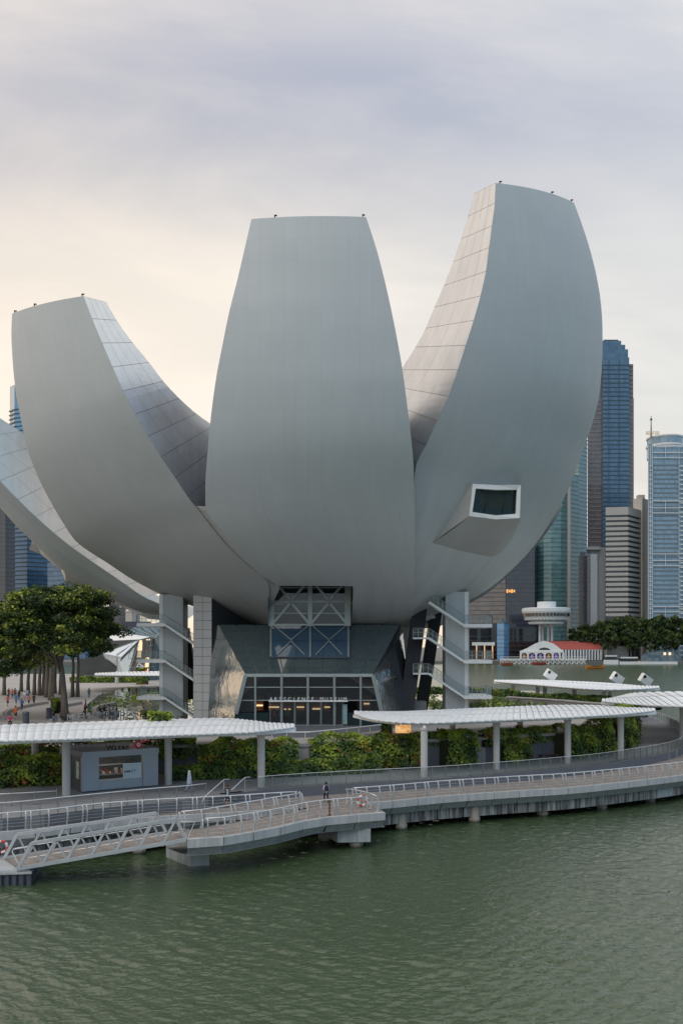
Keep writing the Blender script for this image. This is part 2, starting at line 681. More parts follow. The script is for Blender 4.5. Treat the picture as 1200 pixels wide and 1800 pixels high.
plaza_pave = paving('plaza_paving', (0.36, 0.34, 0.325), (0.43, 0.40, 0.385), 1.2, 0.6, (0.18, 0.17, 0.16))
prom_pave = paving('promenade_paving', (0.235, 0.24, 0.25), (0.29, 0.29, 0.30), 0.9, 0.45, (0.15, 0.15, 0.155))
fore_pave = mat('forecourt_paving', (0.135, 0.14, 0.155), 0.6, 0, 0.12, 0.4)
upstand_grey = mat('upstand_dark_grey', (0.125, 0.135, 0.155), 0.75, 0, 0.12, 0.7)


def deck_boards(name, a, b, w=0.16):
    t = NT(name)
    uv = t.node('ShaderNodeUVMap').outputs[0]
    br = t.node('ShaderNodeTexBrick', {'Vector': uv, 'Scale': 1.0, 'Mortar Size': 0.014, 'Brick Width': 3.2, 'Row Height': w,
                                       'Color1': a, 'Color2': b, 'Mortar': (0.05, 0.045, 0.04), 'Bias': -0.1}, offset=0.4)
    n = t.noise(t.coords('Object'), 0.4, 6, 0.65)
    n2 = t.noise(t.node('ShaderNodeMapping', {'Vector': uv, 'Scale': (0.1, 1.1, 1)}).outputs[0], 1.5, 3)
    col = t.mix(0.6, br.outputs['Color'], t.ramp(n, [(0.3, 0.6), (0.72, 1.0)]), 'MULTIPLY')
    col = t.mix(0.5, col, t.ramp(n2, [(0.3, 0.7), (0.7, 1.0)]), 'MULTIPLY')
    t.bsdf(col, 0.75, 0, t.bump(br.outputs['Fac'], 0.4, -0.02))
    return t.mat


boards = deck_boards('weathered_deck_boards', (0.30, 0.265, 0.245), (0.39, 0.345, 0.32))


def water_mat(name, rough, ior):
    t = NT(name)
    v1 = t.coords('Object', (0.55, 1.0, 1))
    big = t.noise(t.coords('Object', (0.5, 1, 1), (0, 0, 0.25)), 0.10, 3, 0.5)
    w1 = t.noise(v1, 0.55, 4, 0.55, 0.6)
    w2 = t.noise(t.coords('Object', (0.6, 1.0, 1), (0, 0, -0.3)), 1.7, 4, 0.6, 0.4)
    w3 = t.noise(t.coords('Object', (0.7, 1.0, 1), (0, 0, 0.15)), 4.6, 3, 0.6)
    h = t.math('ADD', t.math('MULTIPLY', w1, 1.0), t.math('ADD', t.math('MULTIPLY', w2, 0.80), t.math('MULTIPLY', w3, 0.42)))
    gust = t.ramp(t.noise(t.coords('Object', (0.6, 1, 1), (0, 0, 0.5)), 0.035, 4, 0.6), [(0.32, 0.6), (0.68, 1.0)])
    nm = t.node('ShaderNodeBump', {'Height': h, 'Strength': gust, 'Distance': 0.16}).outputs[0]
    col = t.mix(big, (0.044, 0.070, 0.033), (0.058, 0.088, 0.044))
    b = t.bsdf(col, rough, 0, nm)
    b.inputs['IOR'].default_value = ior
    return t.mat


bay_water = water_mat('green_bay_water', 0.045, 1.72)
open_water = water_mat('open_bay_water', 0.22, 1.36)      # ripples too far away to tell apart


def leaf_mat(name, col, var=0.35):
    t = NT(name)
    n = t.noise(t.coords('Object'), 1.1, 3)
    c = t.ramp(n, [(0.3, tuple(x * (1 - var) for x in col)), (0.7, tuple(x * (1 + var) for x in col))])
    d = t.node('ShaderNodeBsdfPrincipled', {'Base Color': c, 'Roughness': 0.5})
    tr = t.node('ShaderNodeBsdfTranslucent', {'Color': c})
    m = t.node('ShaderNodeMixShader', {0: 0.28})
    t.l.new(d.outputs[0], m.inputs[1]); t.l.new(tr.outputs[0], m.inputs[2])
    t.l.new(m.outputs[0], t.out.inputs[0])
    return t.mat


leaf_green = leaf_mat('leaf_green', (0.15, 0.235, 0.04))
leaf_lime = leaf_mat('leaf_lime', (0.36, 0.45, 0.06))
leaf_dark = leaf_mat('leaf_dark', (0.068, 0.128, 0.034))
leaf_olive = leaf_mat('leaf_olive', (0.17, 0.19, 0.04))
leaf_tree = leaf_mat('leaf_tree', (0.075, 0.125, 0.028))
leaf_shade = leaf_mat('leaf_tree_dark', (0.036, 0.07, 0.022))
leaf_rust = leaf_mat('leaf_rust', (0.26, 0.085, 0.02))
flower_orange = leaf_mat('flower_orange', (0.62, 0.16, 0.03), 0.2)
flower_red = leaf_mat('flower_red', (0.52, 0.06, 0.03), 0.2)
bark = mat('tree_bark', (0.16, 0.135, 0.11), 0.9, 0, 0.3, 2.0, 0.5, 10, stretch=(1, 1, 0.3))

# ------------------------------------------------------------------ the museum: a lotus of shells on a glazed base
CX, CY = 0.0, 128.0          # centre of the bowl
museum = thing('museum_building', 'huge pale grey lotus shaped museum with curved petals rising over a glass lobby', 'museum', (CX, CY, 5.0))


def polar(p):
    return math.atan2(p.x - CX, CY - p.y), math.hypot(p.x - CX, CY - p.y), p.z


def shell_rows(left, right, nrow, ncol, t0=0.0, t1=1.0):
    """outer skin between two edge curves, bulging as an arc round the centre"""
    rows = []
    for i in range(nrow + 1):
        t = t0 + (t1 - t0) * i / nrow
        a, b = polar(left.p(t)), polar(right.p(t))
        row = []
        for j in range(ncol + 1):
            s = j / ncol
            th, r, z = (a[k] + (b[k] - a[k]) * s for k in range(3))
            row.append(Vector((CX + r * math.sin(th), CY - r * math.cos(th), z)))
        rows.append(row)
    return rows


def build_skin(name, rows, parent, material=None, v0=0.0, label=None):
    """smooth sheet with UVs in metres: u across, v down from the tip"""
    b = MB().grid(rows)
    me = b.mesh(name, material or petal_coating, smooth=True)
    w = len(rows[0])
    us, vs = np.zeros((len(rows), w)), np.zeros((len(rows), w))
    for i, r in enumerate(rows):
        mid = sum((r[j + 1] - r[j]).length for j in range(w - 1)) / 2
        acc = 0
        for j in range(w):
            us[i, j] = acc - mid
            if j < w - 1:
                acc += (r[j + 1] - r[j]).length
            vs[i, j] = v0 if i == 0 else vs[i - 1, j] + (r[j] - rows[i - 1][j]).length
    uvl = me.uv_layers.new(name='UVMap')
    idx = np.zeros(len(me.loops), np.int32)
    me.loops.foreach_get('vertex_index', idx)
    uv = np.stack([us.ravel()[idx], vs.ravel()[idx]], 1).astype(np.float32)
    uvl.data.foreach_set('uv', uv.ravel())
    o = link(bpy.data.objects.new(name, me))
    attach(o, parent)
    if label:
        o['label'] = label
    return o


def inward(edge_p, px, py, d):
    """the point straight in from edge_p along horizontal d that shows at pixel px,py"""
    u = (px - 600.0) / FPX
    k = (u * edge_p.y - edge_p.x) / (d[0] - u * d[1])
    y = edge_p.y + k * d[1]
    return Vector((edge_p.x + k * d[0], y, ZC - (py - HOR) / FPX * y))


def vpchip(pts, ts):
    """curve through 3D points"""
    c = Curve([tuple(p) for p in pts], ts)
    return lambda t: Vector(c.at(t))


def clad_wall(petal, E, I, ts, ncol):
    """metal panels between joint rows ts; E(t), I(t) outer and inner edge"""
    back = []
    for k in range(len(ts) * 3 - 2):
        i, r = divmod(k, 3)
        t = ts[i] + ((ts[i + 1] - ts[i]) * r / 3 if r else 0)
        back.append([E(t), I(t)])
    k0 = len(back) // 2
    nrm = (back[k0][1] - back[k0][0]).cross(back[k0 + 1][0] - back[k0][0]).normalized()
    if nrm.dot(Vector((0, 0, ZC)) - back[k0][0]) < 0:      # the clad side is the open side
        nrm = -nrm
    MB().grid([[p + nrm * -0.06 for p in r] for r in back]).build('side_wall', joint_dark, petal)
    for i in range(len(ts) - 1):
        for c in range(ncol):
            a, b = ts[i], ts[i + 1]
            span = (E(a) - E(b)).length
            ga = 0.022 / max(span, 0.1)
            wide = (I(a) - E(a)).length
            gs = 0.009 / max(wide / ncol, 0.2)
            s0, s1 = (c + gs) / ncol, (c + 1 - gs) / ncol
            rows = []
            for q in range(4):
                u = ga + (1 - 2 * ga) * q / 3
                t = a + (b - a) * u
                e, n = E(t), I(t)
                rows.append([e.lerp(n, s0), e.lerp(n, s1)])
            m = MB().grid(rows)
            # returns into the joint
            for r0, r1 in ((rows[0][0], rows[0][1]), (rows[-1][0], rows[-1][1])):
                m.quad(r0, r1, r1 - nrm * 0.06, r0 - nrm * 0.06)
            m.build('cladding_panel', satin_steel, petal)


def make_petal(label, Lr, Rr, nrow=40, ncol=14):
    petal_L, petal_R = Curve(Lr), Curve(Rr)
    o = build_skin('petal', shell_rows(petal_L, petal_R, nrow, ncol), museum, label=label)
    return o, petal_L, petal_R


def closing(petal, L, R, IL, IR, n=24, t_end=1.0):
    """inner face and glazed tip of a petal"""
    rows = [[IL(t_end * i / n), IR(t_end * i / n)] for i in range(n + 1)]
    MB().grid(rows).build('inner_face', satin_steel, petal, smooth=True)
    MB().quad(L.p(0), R.p(0), IR(0), IL(0)).build('skylight', roof_glass, petal)


# --- middle petal, facing the water
def split_params(rows, k, cut=0.86):
    """curve parameters by pixel length, with row k pinned to cut"""
    q = np.array(rows)[:, :2]
    s = np.r_[0, np.cumsum(np.hypot(*np.diff(q, axis=0).T))]
    return [cut * x / s[k] if i <= k else cut + (1 - cut) * (x - s[k]) / (s[-1] - s[k]) for i, x in enumerate(s)]


mL = [(442, 385, 88), (430, 437, 87.4), (417, 493, 87), (403, 548, 86.6), (390, 612, 86.5), (380, 664, 86.6), (370, 740, 87.2), (364.5, 800, 88.2), (361, 850, 89.8), (361, 893, 91.6),
      (387, 930, 93.2), (427, 980, 96.8), (460, 1013, 100.2), (486, 1030, 102.6), (490, 1060, 106.8), (493, 1096, 112.8)]
mR = [(643, 381.5, 88.5), (662, 440, 87.9), (682, 520, 87.4), (697, 593, 87.1), (707, 650, 87.1), (715, 710, 87.5), (722, 767, 88.3), (727, 828, 90.0), (728.5, 900, 93.2), (729, 967, 97.3), (728, 1033, 103.6), (725.5, 1060, 107.2), (722, 1096, 113.0)]
mid_L, mid_R = Curve(mL, split_params(mL, 13)), Curve(mR, split_params(mR, 10))
mid_rows = shell_rows(mid_L, mid_R, 43, 24, 0.0, 0.86) + shell_rows(mid_L, mid_R, 8, 24, 0.86, 1.0)[1:]
mid = build_skin('petal', mid_rows, museum, label='widest petal facing the water, flat topped, above the entrance')
_bm = bmesh.new()
_bm.from_mesh(mid.data)
_bm.faces.ensure_lookup_table()
bmesh.ops.delete(_bm, geom=[_bm.faces[r * 24 + q] for r in range(43, 51) for q in range(13)], context='FACES')      # the notch over the atrium
_bm.to_mesh(mid.data)
_bm.free()


def hidden_inner(edge, d, other, depth0, depth1, t_lo, squeeze=0.12):
    """inner edge of a wall the camera cannot see: straight in by a growing depth"""
    def f(t):
        e, o = edge.p(t), other.p(t)
        k = depth0 + (depth1 - depth0) * min(t / t_lo, 1.0)
        return e + Vector((d[0], d[1], 0)) * k + (o - e) * squeeze + Vector((0, 0, 0.25 * k * min(t / t_lo, 1.0)))
    return f


mid_in = (0.05, 0.999)
mIL, mIR = hidden_inner(mid_L, mid_in, mid_R, 2.6, 11, 0.7), hidden_inner(mid_R, mid_in, mid_L, 2.6, 11, 0.7)
closing(mid, mid_L, mid_R, mIL, mIR, t_end=0.86)
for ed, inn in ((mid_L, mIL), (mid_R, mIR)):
    MB().grid([[ed.p(0.86 * k / 24), inn(0.86 * k / 24)] for k in range(25)]).build('side_wall', MATS.get('reflection_dark_cladding') or mat('reflection_dark_cladding', (0.17, 0.20, 0.25), 0.4, 0.3), mid)  # unseen walls, coloured dark so the facing steel panels mirror something darker

# --- left petal
left, left_L, left_R = make_petal('left petal leaning out with its bright metal side wall towards the middle one',
    [(21.7, 551.5, 98), (20.5, 585, 97.6), (22.7, 633, 97.1), (28, 687, 96.8), (38, 740, 97.0), (50, 793, 97.8), (66.7, 837, 99.0), (86.7, 877, 100.6), (110, 917, 102.6), (134, 952, 105.0),
     (155, 968, 106.6), (190, 990, 109.0), (222, 1012, 111.2), (253, 1030, 113.2), (285, 1046, 115.2), (317, 1058.5, 117.0), (340, 1066, 118.0), (400, 1084, 118.6), (452, 1097, 118.0)],
    [(147, 520.5, 89.4), (162, 560, 88.8), (180, 603, 88.2), (198, 645, 87.8), (217, 687, 87.6), (238, 728, 87.9), (260, 767, 88.6), (283, 803, 89.5), (308, 840, 90.8), (330, 873, 92.0), (357, 907, 93.8),
     (380, 937, 95.4), (407, 967, 97.5), (440, 997, 100.2), (472, 1028, 103.2), (474, 1060, 107.6), (476, 1097, 112.8)], nrow=48, ncol=16)
lin = (0.62, 0.785)


def t_of(curve, py):
    lo, hi = 0.0, 1.0
    for _ in range(40):
        m = (lo + hi) / 2
        if curve.at(m)[1] < py:
            lo = m
        else:
            hi = m
    return lo


lw_y = [520.6, 560, 603, 645, 687, 728, 767, 803, 840, 873, 907, 937, 967, 997]
lw_in = [(187, 531), (205, 563), (233, 602), (262, 637), (287, 670), (315, 700), (345, 727), (375, 748), (405, 768), (436, 782), (470, 800), (500, 815), (530, 830), (560, 850)]
lw_t = [0.0] + [t_of(left_R, y) for y in lw_y[1:]]
lw_I = [inward(left_R.p(t), x, y, lin) for t, (x, y) in zip(lw_t, lw_in)]
lIR = vpchip(lw_I + [left_R.p(1.0) + Vector((8, 6, 1))], lw_t + [1.0])
clad_wall(left, left_R.p, lIR, lw_t, 4)
lIL = hidden_inner(left_L, lin, left_R, 2.3, 8.0, 0.45, 0.1)
MB().grid([[left_L.p(k / 24), lIL(k / 24)] for k in range(25)]).build('side_wall', satin_steel, left)
closing(left, left_L, left_R, lIL, lIR, t_end=0.72)

# --- right petal, the tallest
right, right_L, right_R = make_petal('tallest petal on the right carrying the box window',
    [(870.5, 321.5, 94.0), (869, 357, 93.3), (864, 397, 92.6), (859, 435, 92.0), (853.5, 477, 91.5), (844, 520, 91.1), (832, 563, 90.8), (818, 607, 90.6), (804, 650, 90.6), (788, 697, 90.8), (768, 740, 91.2),
     (748, 783, 91.9), (729, 827, 92.9), (728, 860, 93.7), (727.5, 900, 94.9), (728, 967, 98.3), (727, 1033, 104.4), (723, 1083, 111.2), (721, 1096, 113.4)],
    [(1008, 356.5, 104.2), (1023, 397, 104.0), (1036.5, 440, 103.9), (1048, 487, 103.9), (1055, 530, 103.9), (1058, 573, 104.0), (1058.3, 610, 104.1), (1053, 690, 104.6), (1041.5, 740, 105.2), (1023, 793, 106.2), (1008, 837, 107.0),
     (987, 883, 108.2), (967, 917, 109.3), (940, 957, 110.8), (893, 1007, 113.2), (840, 1047, 115.6), (777, 1075, 118.0), (723, 1097, 119.0)], nrow=48, ncol=18)
rin = (-0.59, 0.807)
rw_y = [321.6, 357, 397, 435, 477, 520, 563, 607, 650, 697, 740, 783, 827, 860]
rw_in = [(833, 340), (823, 380), (810, 420), (796.5, 460), (780, 502), (763, 540), (748, 577), (730, 610), (704, 650), (676, 676), (644, 694), (610, 712), (580, 735), (560, 760)]
rw_t = [0.0] + [t_of(right_L, y) for y in rw_y[1:]]
rw_I = [inward(right_L.p(t), x, y, rin) for t, (x, y) in zip(rw_t, rw_in)]
rIL = vpchip(rw_I + [right_L.p(1.0) + Vector((-6, 6, 1))], rw_t + [1.0])
clad_wall(right, right_L.p, rIL, rw_t, 4)
rIR = hidden_inner(right_R, rin, right_L, 3.0, 8.0, 0.45, 0.1)
MB().grid([[right_R.p(k / 24), rIR(k / 24)] for k in range(25)]).build('side_wall', satin_steel, right)
closing(right, right_L, right_R, rIL, rIR, t_end=0.66)

# --- far left petal, low and reaching out of the picture
fl_E = Curve([(-260, 600, 107.5), (-160, 690, 109.0), (-75, 775, 110.8), (0, 845, 112.6), (32, 878, 113.4), (63, 908, 114.2), (95, 936.5, 115.0), (127, 962, 115.8), (158, 984, 116.6), (190, 1006, 117.3), (222, 1028, 118.0), (253, 1049, 118.6), (275, 1059, 119.0), (330, 1078, 120.5)])
fl_S = Curve([(-260, 650, 113.0), (-160, 738, 114.6), (-75, 822, 116.2), (0, 891, 117.6), (32, 927, 118.2), (68, 962, 119.0), (95, 989, 119.6), (127, 1014, 120.2), (158, 1033, 120.9), (190, 1050.5, 121.6), (222, 1066, 122.2), (253, 1077.5, 122.8), (275, 1080, 123.2), (330, 1088, 124.0)])
rows = []
for i in range(41):
    t = i / 40
    e, s = fl_E.p(t), fl_S.p(t)
    far = s + Vector((0.4, 8.0, (e.z - s.z) * 0.8 + 1.2))
    row = []
    for j in range(11):
        u = j / 10
        b = (1 - u) ** 2 * e + 2 * u * (1 - u) * (s * 2 - (e + far) * 0.5) + u * u * far
        row.append(b)
    rows.append(row)
far_left = build_skin('petal', rows, museum, v0=24.0, label='low petal at the far left reaching out of view')
flin = (0.955, 0.296)
fw_t = [0.0] + [t_of(fl_E, y) for y in (690, 775, 812, 845, 878, 908, 936.5, 962, 984, 1006, 1028, 1049)]
fw_in = [(-150, 640), (-60, 696), (36, 758), (70, 781), (102, 802), (132, 828), (162, 857), (194, 890), (228, 922), (264, 950), (300, 978), (330, 1004), (350, 1030)]
fw_I = [inward(fl_E.p(t), x, y, flin) for t, (x, y) in zip(fw_t, fw_in)]
flI = vpchip(fw_I + [fl_E.p(1.0) + Vector((6, 3, 1))], fw_t + [1.0])
clad_wall(far_left, fl_E.p, flI, fw_t, 4)

# --- petals behind, of which slivers show
back_left = build_skin('petal', [[P(60, 940, 124), P(52, 966, 131), P(60, 950, 138)], [P(84, 968, 124.5), P(72, 974, 131.5), P(90, 962, 138)], [P(112, 993, 125), P(108, 1003, 132), P(120, 985, 138)],
    [P(135, 1008, 125), P(117, 1024, 132), P(150, 1000, 138)], [P(160, 1028, 125.5), P(150, 1041, 132), P(180, 1020, 138)], [P(190, 1045, 126), P(176, 1050, 132), P(205, 1040, 138)], [P(225, 1062, 126), P(222, 1071, 130), P(240, 1055, 136)],
    [P(262, 1076, 126), P(262, 1088, 130), P(280, 1070, 134)], [P(320, 1085, 126), P(322, 1094, 129), P(330, 1080, 132)]], museum, material=satin_steel, v0=30.0, label='sliver of a back petal under the far left one')
br_E = Curve([(990, 886, 113.5), (984, 899, 114), (972, 919, 114.6), (947, 953, 116), (900, 1005, 118), (846, 1049, 120), (780, 1080, 122)])
br_in = Curve([(960, 880, 118), (955, 893, 118), (945, 910, 118), (920, 943, 119), (880, 985, 120), (830, 1030, 121), (770, 1070, 122.5)])
back_right = build_skin('petal', [[br_in.p(k / 16), br_E.p(k / 16), br_E.p(k / 16) + Vector((-2, 9, 2))] for k in range(17)], museum, v0=36.0, label='sliver of a back petal behind the tallest one')

# --- gutter between the left and middle petals, and the drum below the bowl
MB().grid([[left_R.p(t) + Vector((-0.2, 0.5, 0.05)), mid_L.p(min(1, u)) + Vector((0.25, 0.9, 0.1))] for t, u in zip(np.linspace(t_of(left_R, 888), t_of(left_R, 1075), 16), np.linspace(t_of(mid_L, 890), 0.87, 16))]).build('gutter', fin_panel_mat, museum)
MB().lathe([(9, 16.6), (13.5, 16.6), (15.8, 17.6), (15.0, 19.5)], (CX, CY, 0), 40).build('bowl_base', petal_coating, museum, smooth=True)
MB().lathe([(9, 5.0), (10.5, 16.6)], (CX, CY, 0), 24).build('core', fin_side_mat, museum)

# --- small fittings along the tips
for a, c, tt in ((mid_L.p(0), mid_R.p(0), (0.2, 0.97)), (left_L.p(0), left_R.p(0), (0.04, 0.38, 0.98)), (right_L.p(0), right_R.p(0), (0.04, 0.62, 0.95))):
    for s in tt:
        p = a.lerp(c, s)
        pa, pc = polar(a), polar(c)
        th, r, z = (pa[k] + (pc[k] - pa[k]) * s for k in range(3))
        p = Vector((CX + r * math.sin(th), CY - r * math.cos(th), z))
        MB().box(p + Vector((0, 0.2, 0.12)), (0.09, 0.09, 0.28)).box(p + Vector((0.08, 0.2, 0.28)), (0.28, 0.11, 0.11)).build('tip_lamp', black_paint, museum)

# --- the box window on the right petal
_rg = []
for i in range(97):
    t = i / 96
    a, b = polar(right_L.p(t)), polar(right_R.p(t))
    for j in range(61):
        s = j / 60
        th, r, z = (a[k] + (b[k] - a[k]) * s for k in range(3))
        p = Vector((CX + r * math.sin(th), CY - r * math.cos(th), z))
        _rg.append((600 + p.x / p.y * FPX, HOR - (p.z - ZC) / p.y * FPX, p.x, p.y, p.z))
_rg = np.array(_rg)


def on_right(px, py, out=0.0):
    """point on the right petal's skin at a pixel"""
    d = (_rg[:, 0] - px) ** 2 + (_rg[:, 1] - py) ** 2
    k = np.argsort(d)[:4]
    w = 1 / (d[k] + 0.3)
    return P(px, py, float((_rg[k, 3] * w).sum() / w.sum()) - out)


YW = on_right(830, 851).y - 0.35
TL, TR, BR_, BL = P(830, 851, YW), P(914.5, 853, YW + 1.4), P(912.5, 911, YW + 1.4), P(824, 907.5, YW)
BM = P(871, 913.5, YW + 0.5)
TM = P(872, 853.2, YW + 0.5)
s_tl, s_l = on_right(818, 852), on_right(759, 954, 0.05)
s_b1, s_b2, s_b3 = on_right(800, 966, 0.05), on_right(836, 974, 0.05), on_right(871, 977, 0.05)
s_r1, s_r2, s_tr = on_right(899, 949, 0.05), on_right(909, 922, 0.05), on_right(916, 851, 0.0)
hood = MB()
hood.poly([TL, s_tl, s_l, BL])
under = [s_l, s_b1, s_b2, s_b3, s_r1, s_r2]
front = [BL, BL.lerp(BM, 0.5), BM, BM.lerp(BR_, 0.5), BR_, BR_]
def dense(pts, n=4):
    return smooth_line(pts, n)


front_d, under_d = dense(front), dense(under)
hood_rows = []
for k in range(9):
    s = k / 8
    hood_rows.append([f.lerp(u, s) + Vector((0, -0.5, -0.55)) * (s * (1 - s)) for f, u in zip(front_d, under_d)])
hood_under = MB().grid(hood_rows)
hood.poly([TR, BR_, s_r2, s_tr]).poly([TL, TR, s_tr + Vector((0, 0.6, 0.1)), s_tl + Vector((0, 0.6, 0.1))])
bay = hood.build('bay_window', mat('bay_hood_coating', (0.37, 0.375, 0.37), 0.55, 0, 0.08, 0.5), museum, recalc=True)
hood_under.build('hood_soffit', MATS['bay_hood_coating'], bay, smooth=True, recalc=True)
ring = [TL, TM, TR, BR_, BM, BL]
inner = [TL + Vector((0.33, 0, -0.48)), TM + Vector((0, 0, -0.50)), TR + Vector((-0.42, 0, -0.50)), BR_ + Vector((-0.42, 0, 0.44)), BM + Vector((0, 0, 0.42)), BL + Vector((0.33, 0, 0.42))]
fr = MB()
pull = Vector((-0.02, -0.22, 0))
for k in range(6):
    j = (k + 1) % 6
    a, b, c, d = ring[k], ring[j], inner[j], inner[k]
    fr.quad(a + pull, b + pull, c + pull, d + pull)
    fr.quad(a, b, b + pull, a + pull)
    fr.quad(d + pull, c + pull, c + Vector((0, 0.35, 0)), d + Vector((0, 0.35, 0)))
fr.build('window_frame', frame_white, bay, recalc=True)
bk = Vector((0, 0.25, 0))
for s0, s1 in ((0.0, 0.30), (0.30, 0.72), (0.72, 1.0)):
    top = lambda s: (inner[0].lerp(inner[2], s))
    bot = lambda s: (inner[5].lerp(inner[3], s)) - Vector((0, 0, 0.18 * 4 * s * (1 - s)))
    MB().quad(top(s0 + 0.008) + bk, top(s1 - 0.008) + bk, bot(s1 - 0.008) + bk, bot(s0 + 0.008) + bk).build('pane', pane_dark, bay)
for s in (0.30, 0.72):
    MB().bar(inner[0].lerp(inner[2], s) + bk * 0.6, inner[5].lerp(inner[3], s) + bk * 0.6 - Vector((0, 0, 0.1)), 0.12, 0.1).build('mullion', black_paint, bay)
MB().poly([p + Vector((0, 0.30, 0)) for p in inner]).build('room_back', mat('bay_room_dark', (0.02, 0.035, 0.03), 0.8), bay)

# --- glazed lobby
lob_TL, lob_TR, lob_BL, lob_BR = P(384, 1098, 110), P(703, 1098, 110), P(432, 1187, 101), P(655, 1187, 101)


def lob(u, v, out=0.0):
    p = (lob_TL.lerp(lob_TR, u)).lerp(lob_BL.lerp(lob_BR, u), v)
    return p + LN * out


LN = (lob_BL - lob_TL).cross(lob_TR - lob_TL).normalized()
if LN.z < 0:
    LN = -LN
lobby = MB().quad(lob(0, 0, -0.15), lob(1, 0, -0.15), lob(1, 1, -0.15), lob(0, 1, -0.15)).build('lobby_roof', joint_dark, museum)
for c in range(10):
    for r in range(7):
        e = 0.0035
        MB().quad(lob(c / 10 + e, (r + 0.015) / 7), lob((c + 1) / 10 - e, (r + 0.015) / 7), lob((c + 1) / 10 - e, (r + 0.985) / 7), lob(c / 10 + e, (r + 0.985) / 7)).build('roof_pane', roof_glass, lobby)
# side facets of mirror glass
zb = 5.0
bl, br = P(410, 1276, 102.6), P(676, 1276, 102.6)
for nm_, pts in (('mirror_facet', [lob_TL, P(372, 1112, 112), P(366, 1262, 109.5), bl, lob_BL]), ('mirror_facet', [lob_TR, lob_BR, br, P(722, 1262, 109.5), P(708, 1112, 112)])):
    MB().poly(pts).build(nm_, mirror_glass, museum)
# entrance screen: panes, mullions, transoms
sTL, sTR, sBL, sBR = lob_BL, lob_BR, bl, br
screen = MB().bar(sTL, sTR, 0.28, 0.34).build('entrance_screen', frame_grey, museum)


def scr(px, py):
    """point of the screen plane at a pixel"""
    v = (py - 1187) / (1276 - 1187)
    return P(px, py, sTL.y + (sBL.y - sTL.y) * v)


mull_x = [449, 495, 541, 587.5, 633.5]
for x in mull_x:
    MB().bar(scr(x, 1187) - Vector((0, 0.1, 0)), scr(x, 1275) - Vector((0, 0.1, 0)), 0.26 if 460 < x < 620 else 0.22, 0.25, up=(0, 1, 0)).build('mullion', frame_grey, screen)
for a, b in ((sTL, sBL), (sTR, sBR)):
    MB().bar(a + Vector((0, -0.1, 0)), b.lerp(a, 0.25) + Vector((0, -0.1, 0)), 0.42, 0.3, up=(0, 1, 0)).build('raking_mullion', frame_grey, screen)
for y in (1208, 1231):
    MB().bar(scr(428 - (y - 1187) * 0.2, y), scr(658 + (y - 1187) * 0.2, y), 0.08, 0.09).build('transom', frame_grey, screen)
edges = [430] + mull_x + [657]
for k in range(6):
    for y0, y1 in ((1189, 1208), (1208, 1231), (1231, 1252)):
        a0, a1 = edges[k] + 1.2, edges[k + 1] - 1.2
        if 470 < (a0 + a1) / 2 < 615 and y0 == 1231:
            continue
        sl0, sl1 = (-0.19 * (y0 - 1187) if k == 0 else 0), (-0.19 * (y1 - 1187) if k == 0 else 0)
        sr0, sr1 = (0.19 * (y0 - 1187) if k == 5 else 0), (0.19 * (y1 - 1187) if k == 5 else 0)
        MB().quad(scr(a0 + sl0, y0 + 0.6), scr(a1 + sr0, y0 + 0.6), scr(a1 + sr1, y1 - 0.6), scr(a0 + sl1, y1 - 0.6)).build('pane', pane_lobby, screen)
for x0, x1 in ((411, 449), (449, 473), (611, 634), (634, 675)):
    a, b, c, d = scr(x0 + (2 if x0 < 420 else 0.4), 1252.5), scr(x1 - (5 if x1 > 670 else 0.4), 1252.5), scr(x1 - 0.4, 1275.5), scr(x0 + 0.4, 1275.5)
    MB().quad(a, b, c, d).build('spandrel_panel', teal_panel, screen)
for x0, x1 in ((474, 495), (495, 518), (518, 541), (541, 564), (564, 587.5), (589, 603)):
    door = MB()
    a, b, c, d = scr(x0 + 0.8, 1233), scr(x1 - 0.8, 1233), scr(x1 - 0.8, 1274.5), scr(x0 + 0.8, 1274.5)
    door.bar(a, d, 0.07, 0.06, up=(0, 1, 0)).bar(b, c, 0.07, 0.06, up=(0, 1, 0)).bar(a, b, 0.07).bar(d, c, 0.07)
    do = door.build('door', frame_grey, screen)
    MB().quad(a, b, c, d).build('door_pane', pane_lobby, museum).parent = screen
MB().quad(scr(600, 1238), scr(610, 1238), scr(610, 1273), scr(600, 1273)).build('notice_panel', mat('pale_teal_panel', (0.35, 0.50, 0.52), 0.4), screen)
MB().bar(scr(473, 1232) - Vector((0, 0.35, 0)), scr(611, 1232) - Vector((0, 0.35, 0)), 0.35, 0.14).build('sign_beam', frame_white, screen)


def letter_mesh(ch, size, depth=0.03):
    cu = bpy.data.curves.new('letter', 'FONT')
    cu.body = ch
    cu.size = size
    cu.extrude = depth
    cu.resolution_u = 3
    cu.align_x = 'CENTER'
    ob = bpy.data.objects.new('letter', cu)
    COL.objects.link(ob)
    dg = bpy.context.evaluated_depsgraph_get()
    me = bpy.data.meshes.new_from_object(ob.evaluated_get(dg))
    bpy.data.objects.remove(ob)
    bpy.data.curves.remove(cu)
    return me


LETTERS = {}


def letter(ch, size, material, depth=0.03):
    key = (ch, size, material.name, depth)
    if key not in LETTERS:
        me = letter_mesh(ch, size, depth)
        me.materials.clear()
        me.materials.append(material)
        LETTERS[key] = me
    return LETTERS[key]


sign_white = mat('sign_letter_white', (0.82, 0.84, 0.84), 0.4, 0, 0.03)
word = 'ARTSCIENCE MUSEUM'
for k, ch in enumerate(word):
    if ch == ' ':
        continue
    p = scr(477 + (606 - 477) * k / (len(word) - 1), 1231.2) - Vector((0, 0.4, 0))
    o = place('letter', letter(ch, 0.54, sign_white), None, p)
    o.rotation_euler = (math.radians(90), 0, 0)
    o.parent = screen
